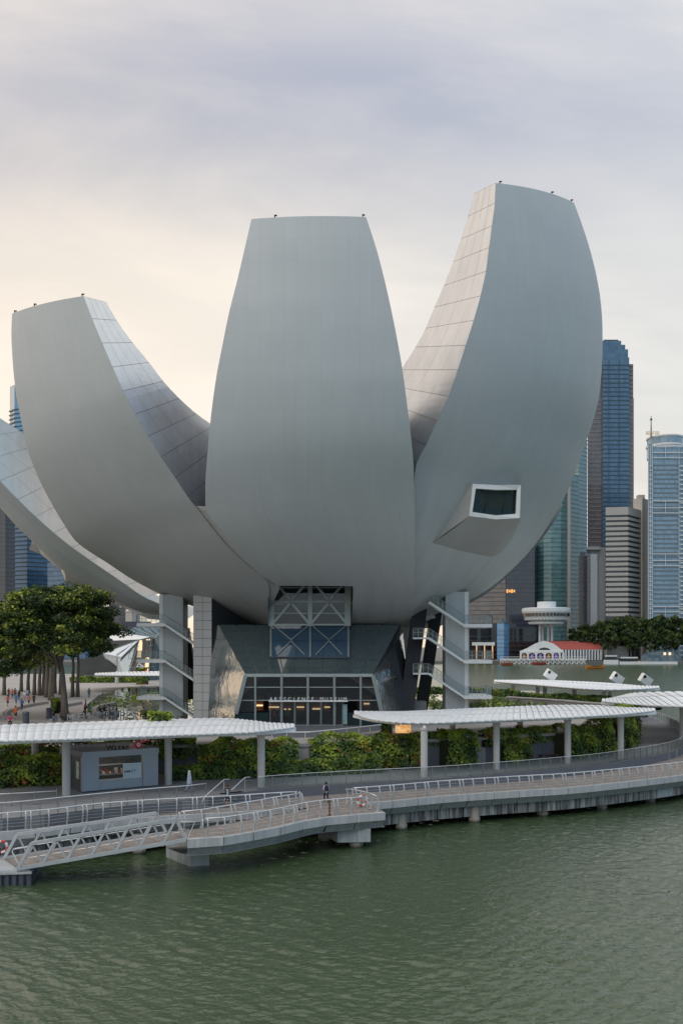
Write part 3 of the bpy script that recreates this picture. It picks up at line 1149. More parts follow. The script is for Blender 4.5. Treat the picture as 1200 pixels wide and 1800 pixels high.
# lobby interior
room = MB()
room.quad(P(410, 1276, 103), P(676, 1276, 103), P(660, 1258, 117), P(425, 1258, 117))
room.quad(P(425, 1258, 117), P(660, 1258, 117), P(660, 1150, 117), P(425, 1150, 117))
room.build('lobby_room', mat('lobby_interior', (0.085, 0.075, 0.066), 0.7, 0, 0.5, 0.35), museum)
warm_lamp = emit_mat('lobby_warm_lamp', (1.0, 0.62, 0.32), 0.9)
for x, y, w_ in ((482, 1243, 1.2), (505, 1247, 0.8), (528, 1243, 0.9), (556, 1246, 1.0), (575, 1243, 0.7), (456, 1240, 0.8), (644, 1237, 0.7)):
    MB().box(P(x, y, 112), (w_, 0.4, 0.16)).build('shelf_light', warm_lamp, museum)
brown = mat('lobby_counter_wood', (0.16, 0.09, 0.05), 0.5)
for x, w_ in ((485, 2.6), (520, 3.2), (560, 2.8), (640, 2.2), (450, 2.0)):
    p = P(x, 1262, 111)
    MB().box((p.x, 111, 5.6), (w_, 0.8, 1.1)).box((p.x, 112.5, 6.6), (w_ * 0.8, 0.4, 2.4)).build('display_counter', brown, museum)

# --- atrium window with cross bracing between the petals
YA = 109.3


def atr(px, py, dy=0.0):
    return P(px, py, YA + dy)


atrium = MB().bar(atr(477, 1029, -0.12), atr(477, 1100, -0.12), 0.72, 0.3, up=(0, 1, 0)).build('atrium_window', frame_grey, museum)
MB().bar(atr(611, 1029, -0.12), atr(611, 1100, -0.12), 0.72, 0.3, up=(0, 1, 0)).build('jamb', frame_grey, atrium)
MB().bar(atr(545, 1029, -0.1), atr(545, 1100, -0.1), 0.5, 0.3, up=(0, 1, 0)).build('post', frame_grey, atrium)
for y in (1033, 1057.5, 1078, 1098):
    MB().bar(atr(475, y, -0.05), atr(613, y, -0.05), 0.16, 0.20 if y in (1057.5, 1098) else 0.1).build('rail', frame_grey, atrium)
for x0, x1 in ((480, 543), (547, 609)):
    for y0, y1 in ((1029, 1057), (1058, 1097)):
        xm = (x0 + x1) / 2
        if y0 == 1029:
            MB().bar(atr(x0 + 9, 1030, -0.25), atr(xm, 1056, -0.25), 0.28, 0.14, up=(0, 1, 0)).build('brace', frame_grey, atrium)
            MB().bar(atr(x1 - 9, 1030, -0.25), atr(xm, 1056, -0.25), 0.28, 0.14, up=(0, 1, 0)).build('brace', frame_grey, atrium)
        else:
            MB().bar(atr(xm, 1059, -0.25), atr(x0, 1096, -0.25), 0.28, 0.14, up=(0, 1, 0)).build('brace', frame_grey, atrium)
            MB().bar(atr(xm, 1059, -0.25), atr(x1, 1096, -0.25), 0.28, 0.14, up=(0, 1, 0)).build('brace', frame_grey, atrium)
        MB().quad(atr(x0, y0), atr(x1, y0), atr(x1, y1), atr(x0, y1)).build('pane', atrium_glass, atrium)
# the atrium lattice's reflection in the sloping roof, imitated by added blue panes and braces
def lob_px(px, py, out):
    v = (py - 1098) / (1187 - 1098)
    xl, xr = 384 + (432 - 384) * v, 703 + (655 - 703) * v
    # depth along the slope at this pixel row
    y = HOR - py
    k = (lob_TL.z - ZC - y / FPX * lob_TL.y) / ((lob_TL.z - lob_BL.z) + y / FPX * (lob_BL.y - lob_TL.y))
    Yk = lob_TL.y + (lob_BL.y - lob_TL.y) * k
    return P(px, py, Yk) + LN * out


reflection_glass = NT('reflection_blue_glass')
reflection_glass.bsdf(reflection_glass.mix(reflection_glass.noise(reflection_glass.coords('Object'), 0.5, 3), (0.045, 0.085, 0.13), (0.07, 0.125, 0.18)), 0.05)
atrium_reflection = MB().bar(lob_px(475, 1156, 0.08), lob_px(613, 1157, 0.08), 0.14, 0.12).build('atrium_reflection', fin_side_mat, museum)
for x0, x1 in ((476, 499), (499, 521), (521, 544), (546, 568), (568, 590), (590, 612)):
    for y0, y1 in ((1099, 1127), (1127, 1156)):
        MB().quad(lob_px(x0 + 0.4, y0 + 0.4, 0.05), lob_px(x1 - 0.4, y0 + 0.4, 0.05), lob_px(x1 - 0.4, y1 - 0.4, 0.05), lob_px(x0 + 0.4, y1 - 0.4, 0.05)).build('pane', reflection_glass.mat, atrium_reflection)  # added panes imitating the atrium's reflection
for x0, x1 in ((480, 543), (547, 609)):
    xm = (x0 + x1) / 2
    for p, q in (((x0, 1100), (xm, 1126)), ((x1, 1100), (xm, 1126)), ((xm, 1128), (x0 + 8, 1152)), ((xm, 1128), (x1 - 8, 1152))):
        MB().bar(lob_px(*p, 0.12), lob_px(*q, 0.12), 0.13, 0.06, up=tuple(LN)).build('brace', frame_grey, atrium_reflection)
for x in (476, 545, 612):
    MB().bar(lob_px(x, 1099, 0.12), lob_px(x, 1156, 0.12), 0.2, 0.06, up=tuple(LN)).build('post', frame_grey, atrium_reflection)
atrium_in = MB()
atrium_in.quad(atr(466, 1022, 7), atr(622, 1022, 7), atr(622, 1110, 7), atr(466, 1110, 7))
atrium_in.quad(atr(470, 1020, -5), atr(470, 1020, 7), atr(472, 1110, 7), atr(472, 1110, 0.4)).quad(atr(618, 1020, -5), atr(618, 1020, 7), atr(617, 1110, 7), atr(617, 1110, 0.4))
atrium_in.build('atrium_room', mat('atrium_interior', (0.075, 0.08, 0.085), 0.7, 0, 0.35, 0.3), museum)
for y in (1040, 1049, 1066, 1074, 1086):
    MB().bar(atr(480, y, 5), atr(610, y, 5), 0.5, 0.35).build('gallery_floor', fin_side_mat, museum)

# --- clad fin wall at the left of the lobby
f0, f1 = P(340, 1253, 112), P(372, 1253, 111)
fz0, fz1 = 5.0, P(372, 1043, 111).z
fdir = Vector((0.52, 0.854, 0))
fin_len = 11.0
fin = MB()
a, b = Vector((f0.x, f0.y, 0)), Vector((f1.x, f1.y, 0))
c, d = b + fdir * fin_len, a + fdir * fin_len
fin.prism([(p.x, p.y) for p in (a + Vector((0.03, 0.1, 0)), b + Vector((-0.03, 0.1, 0)), c, d)], fz0, fz1 - 0.05)
fin_o = fin.build('fin_wall', fin_side_mat, museum)
nf = 14
for r in range(nf):
    z0 = fz0 + (fz1 - fz0) * (r + 0.02) / nf
    z1 = fz0 + (fz1 - fz0) * (r + 0.98) / nf
    for s0, s1 in ((0.0, 0.49), (0.51, 1.0)):
        p, q = a.lerp(b, s0), a.lerp(b, s1)
        MB().quad((p.x, p.y, z0), (q.x, q.y, z0), (q.x, q.y, z1), (p.x, p.y, z1)).build('cladding_panel', fin_panel_mat, fin_o)
MB().prism([(p.x, p.y) for p in (a - Vector((0.2, 0.15, 0)), b + Vector((0.2, -0.15, 0)), c + Vector((0.2, 0, 0)), d)], fz1 - 0.05, fz1 + 0.12).build('fin_cap', black_paint, fin_o)

# --- black raking columns under the bowl
for top, bot, w_, yt, yb in (((738, 1084), (712, 1246), 1.75, 112.5, 108.5), ((767, 1090), (738, 1250), 1.45, 119, 115), ((322, 1128), (340, 1215), 1.6, 118, 122), ((690, 1096), (706, 1180), 1.3, 118, 120)):
    MB().bar(P(*top, yt) + Vector((0, 0, 1.5)), P(*bot, yb) - Vector((0, 0, 0.8)), w_, 1.2, up=(0, 1, 0)).build('raking_column', black_paint, museum)
MB().box(P(729, 1241, 112.4), (2.6, 2.4, 1.2)).build('column_foot', planter_stone, museum)

# ------------------------------------------------------------------ water, promenade, plaza
Z_DECK, Z_PROM, Z_PLAZA = 1.7, 2.5, 5.0
ZW = -0.8                     # water level


def sheet(name, pts, z, material, kind='structure'):
    o = MB().poly([(p[0], p[1], z) for p in pts]).build(name, material)
    if o.data.polygons[0].normal.z < 0:
        o.data.flip_normals()
    return tag(o, kind=kind)


w = MB()
xs = [-6000, -600, -120, 0, 120, 600, 6000]
ys = [-300, 20, 60, 120, 240, 700, 2000, 9000]
w.grid([[(x, y, ZW - 0.10) for x in xs] for y in ys])
water = w.build('bay_water', open_water)
tag(water, kind='structure')


def choppy_water():
    """the near bay as real wind ripples, finer near the quay where one looks down on them"""
    rng = np.random.default_rng(4)
    nr, nc = 900, 760
    yy = 24.0 * (175.0 / 24.0) ** np.linspace(0, 1, nr)
    uu = np.linspace(-0.62, 0.62, nc)
    Y = np.repeat(yy[:, None], nc, 1)
    X = Y * uu[None, :]
    Z = np.zeros_like(X)
    gust = 0.85 + 0.30 * np.sin(X * 0.11 + Y * 0.07 + 1.0) * np.sin(Y * 0.13 - X * 0.05) + 0.2 * np.sin(X * 0.31 - Y * 0.23 + 2.0)
    for k in range(46):
        lam = 0.20 * (1.7 / 0.20) ** (k / 45.0)
        ang = math.radians(78) + rng.normal(0, 0.52)
        kx, ky = 2 * math.pi / lam * math.cos(ang), 2 * math.pi / lam * math.sin(ang)
        amp = 0.030 * lam / (2 * math.pi) * (1.3 if lam < 0.75 else 0.75)
        fine = np.clip((lam - 2.0 * Y * 1.24 / nc) / lam, 0, 1)        # leave out what the mesh cannot carry
        warp = 0.6 * np.sin(X * 0.21 + k) + 0.5 * np.sin(Y * 0.17 - k * 1.7)
        Z += fine * amp * np.sin(kx * X + ky * Y + rng.uniform(0, 6.28) + warp)
    Z *= gust * WAVE
    edge = np.clip(np.minimum((0.62 - np.abs(uu)) / 0.03, 1), 0, 1)[None, :] * np.clip((175 - yy) / 30, 0, 1)[:, None]
    Z = ZW + Z * edge - 0.03 * (1 - edge)
    V = np.stack([X, Y, Z], 2).reshape(-1, 3)
    i = np.arange((nr - 1) * nc).reshape(nr - 1, nc)[:, :-1].ravel()
    F = np.stack([i, i + 1, i + nc + 1, i + nc], 1)
    o = link(bpy.data.objects.new('near_water', mesh_np('near_water', V, F, bay_water, smooth=True)))
    tag(o, kind='structure')


WAVE = 1.9
choppy_water()
MB().quad((-6000, -300, -7), (6000, -300, -7), (6000, 9000, -7), (-6000, 9000, -7)).build('bay_bed', pile_conc)['kind'] = 'structure'

PE = smooth_line([(-44, 53.5, 0), (-31, 57.5, 0), (-22.6, 60.3, 0), (-18.9, 62.8, 0), (-14.2, 66.2, 0), (-10.9, 68.2, 0), (-6.6, 72.4, 0), (0.2, 75.7, 0), (9.6, 79.2, 0), (21.2, 85.6, 0), (27.8, 90.6, 0),
                  (37, 100.5, 0), (42.5, 113, 0), (46.8, 127, 0), (50, 145, 0), (52, 165, 0), (46, 186, 0)], 5)      # promenade edge
prom_poly = [(p.x, p.y) for p in PE] + [(20, 205), (-30, 215), (-60, 300), (-190, 300), (-190, 20), (-60, 40)]
tag(MB().prism(prom_poly, 0.9, Z_PROM).build('promenade', prom_pave), kind='structure')
PF = [(-130, 62), (-40, 73), (-30, 78.5), (-16, 82), (-3, 83), (2.5, 85.2), (12.5, 88.2), (23, 94), (29, 101), (33, 112), (37, 128), (41, 145), (43, 160), (38, 182), (10, 196), (-30, 208), (-60, 290), (-185, 290), (-185, 55)]
plaza = MB().prism(PF, Z_PROM - 0.05, Z_PLAZA).build('plaza', [plaza_pave])
tag(plaza, kind='structure')
# retaining wall face just in front of the plaza edge
wall_line = [Vector((x, y, 0)) for x, y in PF[1:10]]
rw = thing('retaining_wall', 'dark grey retaining wall behind the hedges of the promenade', 'wall', (0, 84, Z_PROM))
for (p, tn), (q, _) in zip(polyline(wall_line, 3.0), polyline(wall_line, 3.0)[1:]):
    n_ = Vector((tn.y, -tn.x, 0))
    a, b = p + n_ * 0.03 + tn * 0.02, q + n_ * 0.03 - tn * 0.02
    MB().quad((a.x, a.y, Z_PROM), (b.x, b.y, Z_PROM), (b.x, b.y, Z_PLAZA - 0.2), (a.x, a.y, Z_PLAZA - 0.2)).build('wall_panel', wall_grey, rw)
    MB().bar(Vector((a.x, a.y, Z_PLAZA - 0.05)), Vector((b.x, b.y, Z_PLAZA - 0.05)), 0.5, 0.28).build('coping', planter_stone, rw)

# forecourt of the museum, a dark flat apron with a white handrail
fc = [G(395, 1281, Z_PLAZA), G(430, 1290, Z_PLAZA), G(500, 1297, Z_PLAZA), G(560, 1296, Z_PLAZA), G(620, 1290, Z_PLAZA), G(675, 1283, Z_PLAZA), G(735, 1272, Z_PLAZA), G(740, 1260, Z_PLAZA), G(360, 1262, Z_PLAZA)]
sheet('forecourt', [(p.x, p.y) for p in fc], Z_PLAZA + 0.006, fore_pave)

# ------------------------------------------------------------------ railings


def oriented(tn):
    return math.atan2(tn.y, tn.x)


def curved_post_mesh(h):
    """flat bar that leans out and curls back to the rail (local x along the run, -y to the water)"""
    m = MB()
    pts = [(0, 0.0, 0), (0, -0.10, h * 0.35), (0, -0.13, h * 0.62), (0, -0.06, h * 0.88), (0, 0.06, h * 1.0)]
    for a, b in zip(pts, pts[1:]):
        m.bar(a, b, 0.06, 0.12, up=(0, 1, 0.2))
    m.box((0, 0, 0.02), (0.16, 0.2, 0.04))
    return m.mesh('post', rail_steel)


CURVED = curved_post_mesh(1.18)


def straight_post_mesh(h, w_=0.05):
    return MB().box((0, 0, h / 2), (w_, 0.08, h)).box((0, 0, 0.015), (0.14, 0.16, 0.03)).mesh('post', post_steel)


POST1 = straight_post_mesh(1.05)


def deck_railing(name, label, line, spacing, group='curved post railings of the waterside decks', doubles=3):
    """curved posts, top rail, thin cables"""
    mid_ = Vector(line[len(line) // 2])
    r = thing(name, label, 'railing', mid_, 0, group)
    st = polyline(line, spacing)
    for k, (p, tn) in enumerate(st):
        if doubles and k % doubles == 0:
            for s in (-0.16, 0.16):
                place('post', CURVED, r, p + tn * s, oriented(tn))
        else:
            place('post', CURVED, r, p, oriented(tn))
    top = [p + Vector((-tn.y, tn.x, 0)) * 0.08 + Vector((0, 0, 1.2)) for p, tn in st]
    MB().tube(top, 0.055, 6).build('top_rail', rail_steel, r, smooth=True)
    for z, off in ((0.3, -0.09), (0.52, -0.12), (0.74, -0.12), (0.95, -0.03)):
        MB().tube([p + Vector((-tn.y, tn.x, 0)) * off + Vector((0, 0, z)) for p, tn in st], 0.008, 3, False).build('cable', rail_steel, r)
    return r


def glass_railing(name, label, line, spacing, group='thin balustrades along the promenade edge', cables=False, h=1.05):
    r = thing(name, label, 'railing', Vector(line[len(line) // 2]), 0, group)
    st = polyline(line, spacing)
    for p, tn in st:
        place('post', POST1, r, p, oriented(tn))
    MB().tube([p + Vector((0, 0, h)) for p, tn in st], 0.03 if not cables else 0.045, 5).build('top_rail', rail_steel, r, smooth=True)
    if cables:
        for k in range(6):
            MB().tube([p + Vector((0, 0, 0.14 + 0.145 * k)) for p, tn in st], 0.008, 3, False).build('cable', post_steel, r)
    else:
        for (p, tn), (q, _) in zip(st, st[1:]):
            a, b = p.lerp(q, 0.04), p.lerp(q, 0.96)
            MB().quad(a + Vector((0, 0, 0.08)), b + Vector((0, 0, 0.08)), b + Vector((0, 0, 0.98)), a + Vector((0, 0, 0.98))).build('glass_pane', pane_rail, r)
    return r


def lift(pts, z):
    return [Vector((p[0], p[1], z)) for p in pts]


def inset(line, d):
    """move a plan polyline sideways to its left by d"""
    st = []
    for i, p in enumerate(line):
        tn = (Vector(line[min(i + 1, len(line) - 1)]) - Vector(line[max(i - 1, 0)])).normalized()
        st.append(Vector(p) + Vector((-tn.y, tn.x, 0)) * d)
    return st


pe_x = [p.x for p in PE]
right_run = [p for p in PE if -6.7 <= p.x and p.y < 134]
left_run = [p for p in PE if p.x <= -9.5]
glass_railing('glass_railing', 'thin post glass balustrade along the right promenade edge above the boardwalk', lift(inset(right_run, 0.15), Z_PROM), 1.32)
glass_railing('cable_railing', 'cable balustrade with a pale top rail before the kiosk', lift(inset(left_run, 0.15), Z_PROM), 1.25, cables=True)
glass_railing('cable_railing', 'low cable rail along the hedge behind the left end of the promenade', [G(-20, 1419, Z_PROM), G(40, 1416, Z_PROM), G(100, 1412, Z_PROM)], 1.5, cables=True, h=0.9)
far_rail = [G(1191, 1283, Z_PROM), G(1178, 1276, Z_PROM), G(1165, 1270, Z_PROM), G(1152, 1265, Z_PROM), G(1135, 1259, Z_PROM)]
deck_railing('deck_railing', 'far curved railing by the water beyond the right hedge', far_rail, 1.6, doubles=0)

# ------------------------------------------------------------------ boardwalk along the promenade


def deck(name, label, outer, inner, z, n, thick=0.16):
    """board deck between two plan lines, boards running across; UV u across, v along"""
    so, si = [p for p, _ in polyline_n(outer, n)], [p for p, _ in polyline_n(inner, n)]
    rows = [[Vector((a.x, a.y, z)), Vector((b.x, b.y, z))] for a, b in zip(so, si)]
    b = MB().grid(rows)
    k = len(rows)
    me = b.mesh(name, boards)
    uvl = me.uv_layers.new(name='UVMap')
    idx = np.zeros(len(me.loops), np.int32)
    me.loops.foreach_get('vertex_index', idx)
    acc, vs, us = 0.0, [], []
    for i in range(k):
        if i:
            acc += ((so[i] - so[i - 1]).length + (si[i] - si[i - 1]).length) / 2
        vs += [acc, acc]
        us += [0.0, (so[i] - si[i]).length]
    uv = np.stack([np.array(us)[idx], np.array(vs)[idx]], 1).astype(np.float32)
    uvl.data.foreach_set('uv', uv.ravel())
    o = link(bpy.data.objects.new(name, me))
    if me.polygons[0].normal.z < 0:
        me.flip_normals()
    return o, so, si


def polyline_n(pts, n):
    pts = [Vector(p) for p in pts]
    L = sum((b - a).length for a, b in zip(pts, pts[1:]))
    out = polyline(pts, L / n)
    return out[:n + 1] if len(out) > n else out + [out[-1]] * (n + 1 - len(out))


def edge_trim(parent, line, z, seg=2.4, beam=True):
    """coping, sloped band and stained beam below the water edge of a deck; line runs left to right, water on its right-hand side"""
    st = polyline(line, seg)
    for (p, tn), (q, tq) in zip(st, st[1:]):
        n0 = Vector((tn.y, -tn.x, 0))
        a, b = p + tn * 0.025, q - tn * 0.025
        A = MB()
        o1, i1 = n0 * 0.10, n0 * -0.35
        for u, v in ((a, b),):
            A.poly([Vector((*(u + i1).xy, z + 0.05)), Vector((*(v + i1).xy, z + 0.05)), Vector((*(v + o1).xy, z + 0.05)), Vector((*(u + o1).xy, z + 0.05))])
            A.poly([Vector((*(u + o1).xy, z + 0.05)), Vector((*(v + o1).xy, z + 0.05)), Vector((*(v + o1).xy, z - 0.50)), Vector((*(u + o1).xy, z - 0.50))])
            A.poly([Vector((*(u + o1).xy, z - 0.50)), Vector((*(v + o1).xy, z - 0.50)), Vector((*(v + i1).xy, z - 0.50)), Vector((*(u + i1).xy, z - 0.50))])
            for w_ in (u, v):
                A.poly([Vector((*(w_ + i1).xy, z + 0.05)), Vector((*(w_ + o1).xy, z + 0.05)), Vector((*(w_ + o1).xy, z - 0.50)), Vector((*(w_ + i1).xy, z - 0.50))])
        A.build('coping', coping_conc, parent, recalc=True)
        B = MB()
        o2 = n0 * -0.02
        i2 = n0 * -0.42
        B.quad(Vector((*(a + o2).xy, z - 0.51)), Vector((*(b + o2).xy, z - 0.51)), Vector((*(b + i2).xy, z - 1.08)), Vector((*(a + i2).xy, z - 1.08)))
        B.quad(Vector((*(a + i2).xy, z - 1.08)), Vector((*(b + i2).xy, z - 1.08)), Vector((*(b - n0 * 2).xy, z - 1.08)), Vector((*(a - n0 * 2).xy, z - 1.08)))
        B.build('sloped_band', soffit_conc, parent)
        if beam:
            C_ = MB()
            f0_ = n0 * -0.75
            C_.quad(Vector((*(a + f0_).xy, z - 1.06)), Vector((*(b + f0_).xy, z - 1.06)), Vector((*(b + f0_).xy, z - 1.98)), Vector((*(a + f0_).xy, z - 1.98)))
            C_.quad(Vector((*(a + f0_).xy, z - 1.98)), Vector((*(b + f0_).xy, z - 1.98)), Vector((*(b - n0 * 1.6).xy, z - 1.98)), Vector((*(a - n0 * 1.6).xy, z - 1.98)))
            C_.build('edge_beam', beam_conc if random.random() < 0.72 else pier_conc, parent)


PILE = MB().lathe([(0.44, -6), (0.44, -0.72), (0.50, -0.70), (0.50, -0.42), (0.46, -0.40), (0.46, 0.6)], (0, 0, 0), 16).mesh('pile', pile_conc, True)

BO = smooth_line([(-1.2, 69.4, 0), (1.8, 70.8, 0), (4.5, 72.1, 0), (8.5, 74.3, 0), (14.7, 76.8, 0), (19.6, 78.6, 0), (25.5, 81.9, 0), (32.4, 86.3, 0), (38.5, 91.4, 0), (46, 99.5, 0), (53, 112, 0)], 4)
BI = [p for p in PE if p.x >= -4.0 and p.y < 122]
boardwalk = thing('boardwalk', 'curving timber boardwalk on stained concrete beams and piles at the right', 'boardwalk', (20, 82, 0))
d_o, so_, si_ = deck('deck', '', BO, BI, Z_DECK, 40)
attach(d_o, boardwalk)
edge_trim(boardwalk, [p for p in BO if p.x > 1.5], Z_DECK)
up_st = polyline(BI, 3.0)
for (p, tn), (q, _) in zip(up_st, up_st[1:]):
    n0 = Vector((tn.y, -tn.x, 0)) * 0.05
    MB().quad(Vector((*(p + n0 + tn * 0.01).xy, Z_DECK)), Vector((*(q + n0 - tn * 0.01).xy, Z_DECK)), Vector((*(q + n0 - tn * 0.01).xy, Z_PROM + 0.02)), Vector((*(p + n0 + tn * 0.01).xy, Z_PROM + 0.02))).build('upstand', upstand_grey, boardwalk)
for px, py in ((706, 1462), (836, 1449), (957, 1437), (1062, 1425), (1148, 1412)):
    g = G(px, py, ZW)
    tn = Vector((0.85, 0.52, 0))
    place('pile', PILE, boardwalk, (g.x, g.y + 1.0, 0))
    place('pile', PILE, boardwalk, (g.x - 1.2, g.y + 5.0, 0))
deck_railing('deck_railing', 'long curved post railing on the right boardwalk, over the stained beams', lift([p for p in inset(BO, 0.12) if p.x > 0.2], Z_DECK + 0.05), 1.1)

# left boardwalk, narrow, below the cable rail
LO = smooth_line([(-42, 50.5, 0), (-31, 55.6, 0), (-22.0, 60.0, 0), (-19.6, 61.2, 0), (-17.4, 63.2, 0), (-15.1, 64.4, 0), (-12.7, 65.4, 0), (-8.4, 66.7, 0), (-6.2, 67.6, 0), (-2.4, 69.1, 0), (-0.2, 70.1, 0)], 4)
LI = [p for p in PE if p.x <= -1.5]
left_walk = thing('boardwalk', 'narrow grey boardwalk behind the truss gangway at the left', 'boardwalk', (-18, 62, 0))
d_o, so_, si_ = deck('deck', '', LO, LI, Z_DECK - 0.006, 30)
attach(d_o, left_walk)
edge_trim(left_walk, [p for p in LO if p.x < -3.0], Z_DECK, beam=True)
up_st = polyline(LI, 3.0)
for (p, tn), (q, _) in zip(up_st, up_st[1:]):
    n0 = Vector((tn.y, -tn.x, 0)) * 0.05
    MB().quad(Vector((*(p + n0).xy, Z_DECK)), Vector((*(q + n0).xy, Z_DECK)), Vector((*(q + n0).xy, Z_PROM + 0.02)), Vector((*(p + n0).xy, Z_PROM + 0.02))).build('upstand', upstand_grey, left_walk)
for px, py in ((238, 1507), (60, 1520), (430, 1480)):
    g = G(px, py, ZW)
    place('pile', PILE, left_walk, (g.x, g.y + 1.2, 0))
deck_railing('deck_railing', 'curved post railing of the left boardwalk, running behind the truss gangway', lift([p for p in inset(LO, 0.12) if p.x < -2.9], Z_DECK + 0.05), 1.32)

# connecting jetty that leaves the boardwalk and carries the gangway
JF = smooth_line([(-9.75, 57.6, 0), (-7.4, 58.4, 0), (-6.3, 59.4, 0), (-4.2, 61.5, 0), (-2.2, 64.1, 0), (-0.6, 65.2, 0), (0.45, 65.7, 0), (3.2, 66.9, 0)], 4)
JB = smooth_line([(-11.6, 60.2, 0), (-9.6, 61.2, 0), (-8.5, 62.3, 0), (-7.5, 63.4, 0), (-6.5, 64.5, 0), (-5.4, 65.7, 0), (-4.3, 67.0, 0), (-1.5, 69.6, 0), (2.4, 71.2, 0)], 4)
jetty = thing('jetty', 'curved timber landing bridge reaching from the boardwalk to the truss gangway', 'jetty', (-4, 63, 0))
d_o, so_, si_ = deck('deck', '', JF, JB, Z_DECK + 0.004, 24)
attach(d_o, jetty)
edge_trim(jetty, JF, Z_DECK, 2.2, beam=False)
MB().grid([[Vector((a.x, a.y + 0.2, Z_DECK - 1.06)), Vector((b.x, b.y, Z_DECK - 1.06))] for a, b in zip(so_, si_)]).build('underside', soffit_conc, jetty)
MB().prism([(p.x, p.y) for p in (G(335, 1523, ZW), G(368, 1521, ZW), G(368, 1521, ZW) + Vector((-2.4, 5.2, 0)), G(292, 1507, ZW))], -5, 0.7).build('pier_block', pier_conc, jetty)
cap0 = G(622, 1489, ZW)
MB().prism([(cap0.x - 1.2, cap0.y - 0.55), (cap0.x + 1.2, cap0.y - 0.35), (cap0.x - 0.6, cap0.y + 5), (cap0.x - 3.4, cap0.y + 4.5)], -0.35, 0.62).build('pier_cap', pier_conc, jetty)
place('pile', PILE, jetty, (cap0.x + 0.15, cap0.y + 0.2, 0))
place('pile', PILE, jetty, (cap0.x - 2.2, cap0.y + 2.6, 0))
deck_railing('deck_railing', 'front curved post railing of the landing bridge over the water', lift([p for p in inset(JF, 0.15) if -8.7 < p.x < 2.4], Z_DECK + 0.05), 1.3)
deck_railing('deck_railing', 'back curved post railing of the landing bridge, between the two decks', lift([p for p in inset(JB, -0.12) if -11 < p.x < -2.6], Z_DECK + 0.05), 1.3)
deck_railing('deck_railing', 'short slanting railing at the joint of landing bridge and boardwalk', [Vector((2.6, 67.0, Z_DECK + 0.05)), Vector((1.9, 69.0, Z_DECK + 0.05)), Vector((0.4, 70.3, Z_DECK + 0.05))], 1.2, doubles=0)

# ------------------------------------------------------------------ truss gangway and pontoon
gw = thing('truss_gangway', 'grey steel truss gangway sloping down to the floating pontoon', 'gangway', (-15, 56, 1))
FB0, FB1 = P(32, 1527, 56.2), P(328, 1476, 57.8)
BB0, BB1 = P(8, 1509, 58.8), P(293, 1464, 60.2)
for B0, B1, x0 in ((FB0, FB1, 57), (BB0, BB1, 27)):
    H_ = Vector((0, 0, 1.42))
    n_t = 7
    bot = [B0.lerp(B1, k / n_t) for k in range(n_t + 1)]
    topn = [B0.lerp(B1, (k + 0.55) / n_t) + H_ for k in range(n_t)]
    MB().bar(bot[0], bot[-1], 0.16, 0.22).build('bottom_chord', truss_paint, gw)
    MB().bar(topn[0], topn[-1], 0.18, 0.20).build('top_chord', truss_paint, gw)
    for k in range(n_t):
        MB().bar(bot[k], topn[k], 0.15 if k else 0.2, 0.15, up=(0, 1, 0)).build('diagonal', truss_paint, gw)
        MB().bar(topn[k], bot[k + 1], 0.09 if k < n_t - 1 else 0.18, 0.09, up=(0, 1, 0)).build('diagonal', truss_paint, gw)
    MB().tube([B0.lerp(B1, 0.03) + Vector((0, 0.06, 0.55)), B0.lerp(B1, 0.97) + Vector((0, 0.06, 0.55))], 0.02, 5).build('handrail', rail_steel, gw)
gd = MB().grid([[FB0.lerp(FB1, k / 14) + Vector((0, 0.1, 0.02)), BB0.lerp(BB1, k / 14) + Vector((0, -0.1, 0.02))] for k in range(15)])
me = gd.mesh('deck', boards)
uvl = me.uv_layers.new(name='UVMap')
for lp in me.loops:
    v_ = lp.vertex_index
    uvl.data[lp.index].uv = ((v_ % 2) * 3.0, (v_ // 2) * 0.68)
go = link(bpy.data.objects.new('deck', me))
attach(go, gw)
for k in range(8):
    MB().bar(FB0.lerp(FB1, k / 7) - Vector((0, 0, 0.1)), BB0.lerp(BB1, k / 7) - Vector((0, 0, 0.1)), 0.12, 0.14).build('cross_beam', truss_paint, gw)
MB().tube([P(32, 1517, 56.3), P(22, 1497, 56.4), P(24, 1493, 56.5), P(48, 1489, 56.7), P(52, 1496, 56.7)], 0.035, 6).build('handrail_loop', rail_steel, gw)
MB().tube([FB1 + Vector((0.1, 0, 0.1)), FB1 + Vector((0.5, 0.2, 1.1)), FB1 + Vector((-0.5, 0.4, 1.05))], 0.035, 6).build('handrail_loop', rail_steel, gw)

pon = thing('pontoon', 'blue grey floating pontoon at the lower left corner', 'pontoon', (-21, 54, 0))
p0, p1 = G(57, 1555, ZW), G(-140, 1562, ZW)
hull = [(p1.x, p1.y), (p0.x, p0.y), (p0.x - 0.8, p0.y + 4.2), (p1.x, p1.y + 4.4)]
MB().prism(hull, -1.6, -0.12).build('hull', mat('pontoon_blue_grey', (0.085, 0.10, 0.13), 0.7, 0, 0.35, 1.0, stretch=(2, 2, 0.3)), pon)
for k in range(16):
    s = k / 15
    MB().box((p1.x + (p0.x - p1.x) * s, p1.y + (p0.y - p1.y) * s - 0.06, -0.45), (0.10, 0.10, 0.66)).build('fender_rib', black_paint, pon)
MB().prism([(x, y - 0.12 if y < p0.y + 1 else y) for x, y in hull], -0.11, 0.04).build('rubbing_strake', coping_conc, pon)
MB().prism([(x - 0.15, y) for x, y in hull], 0.044, 0.12).build('deck_plate', truss_paint, pon)


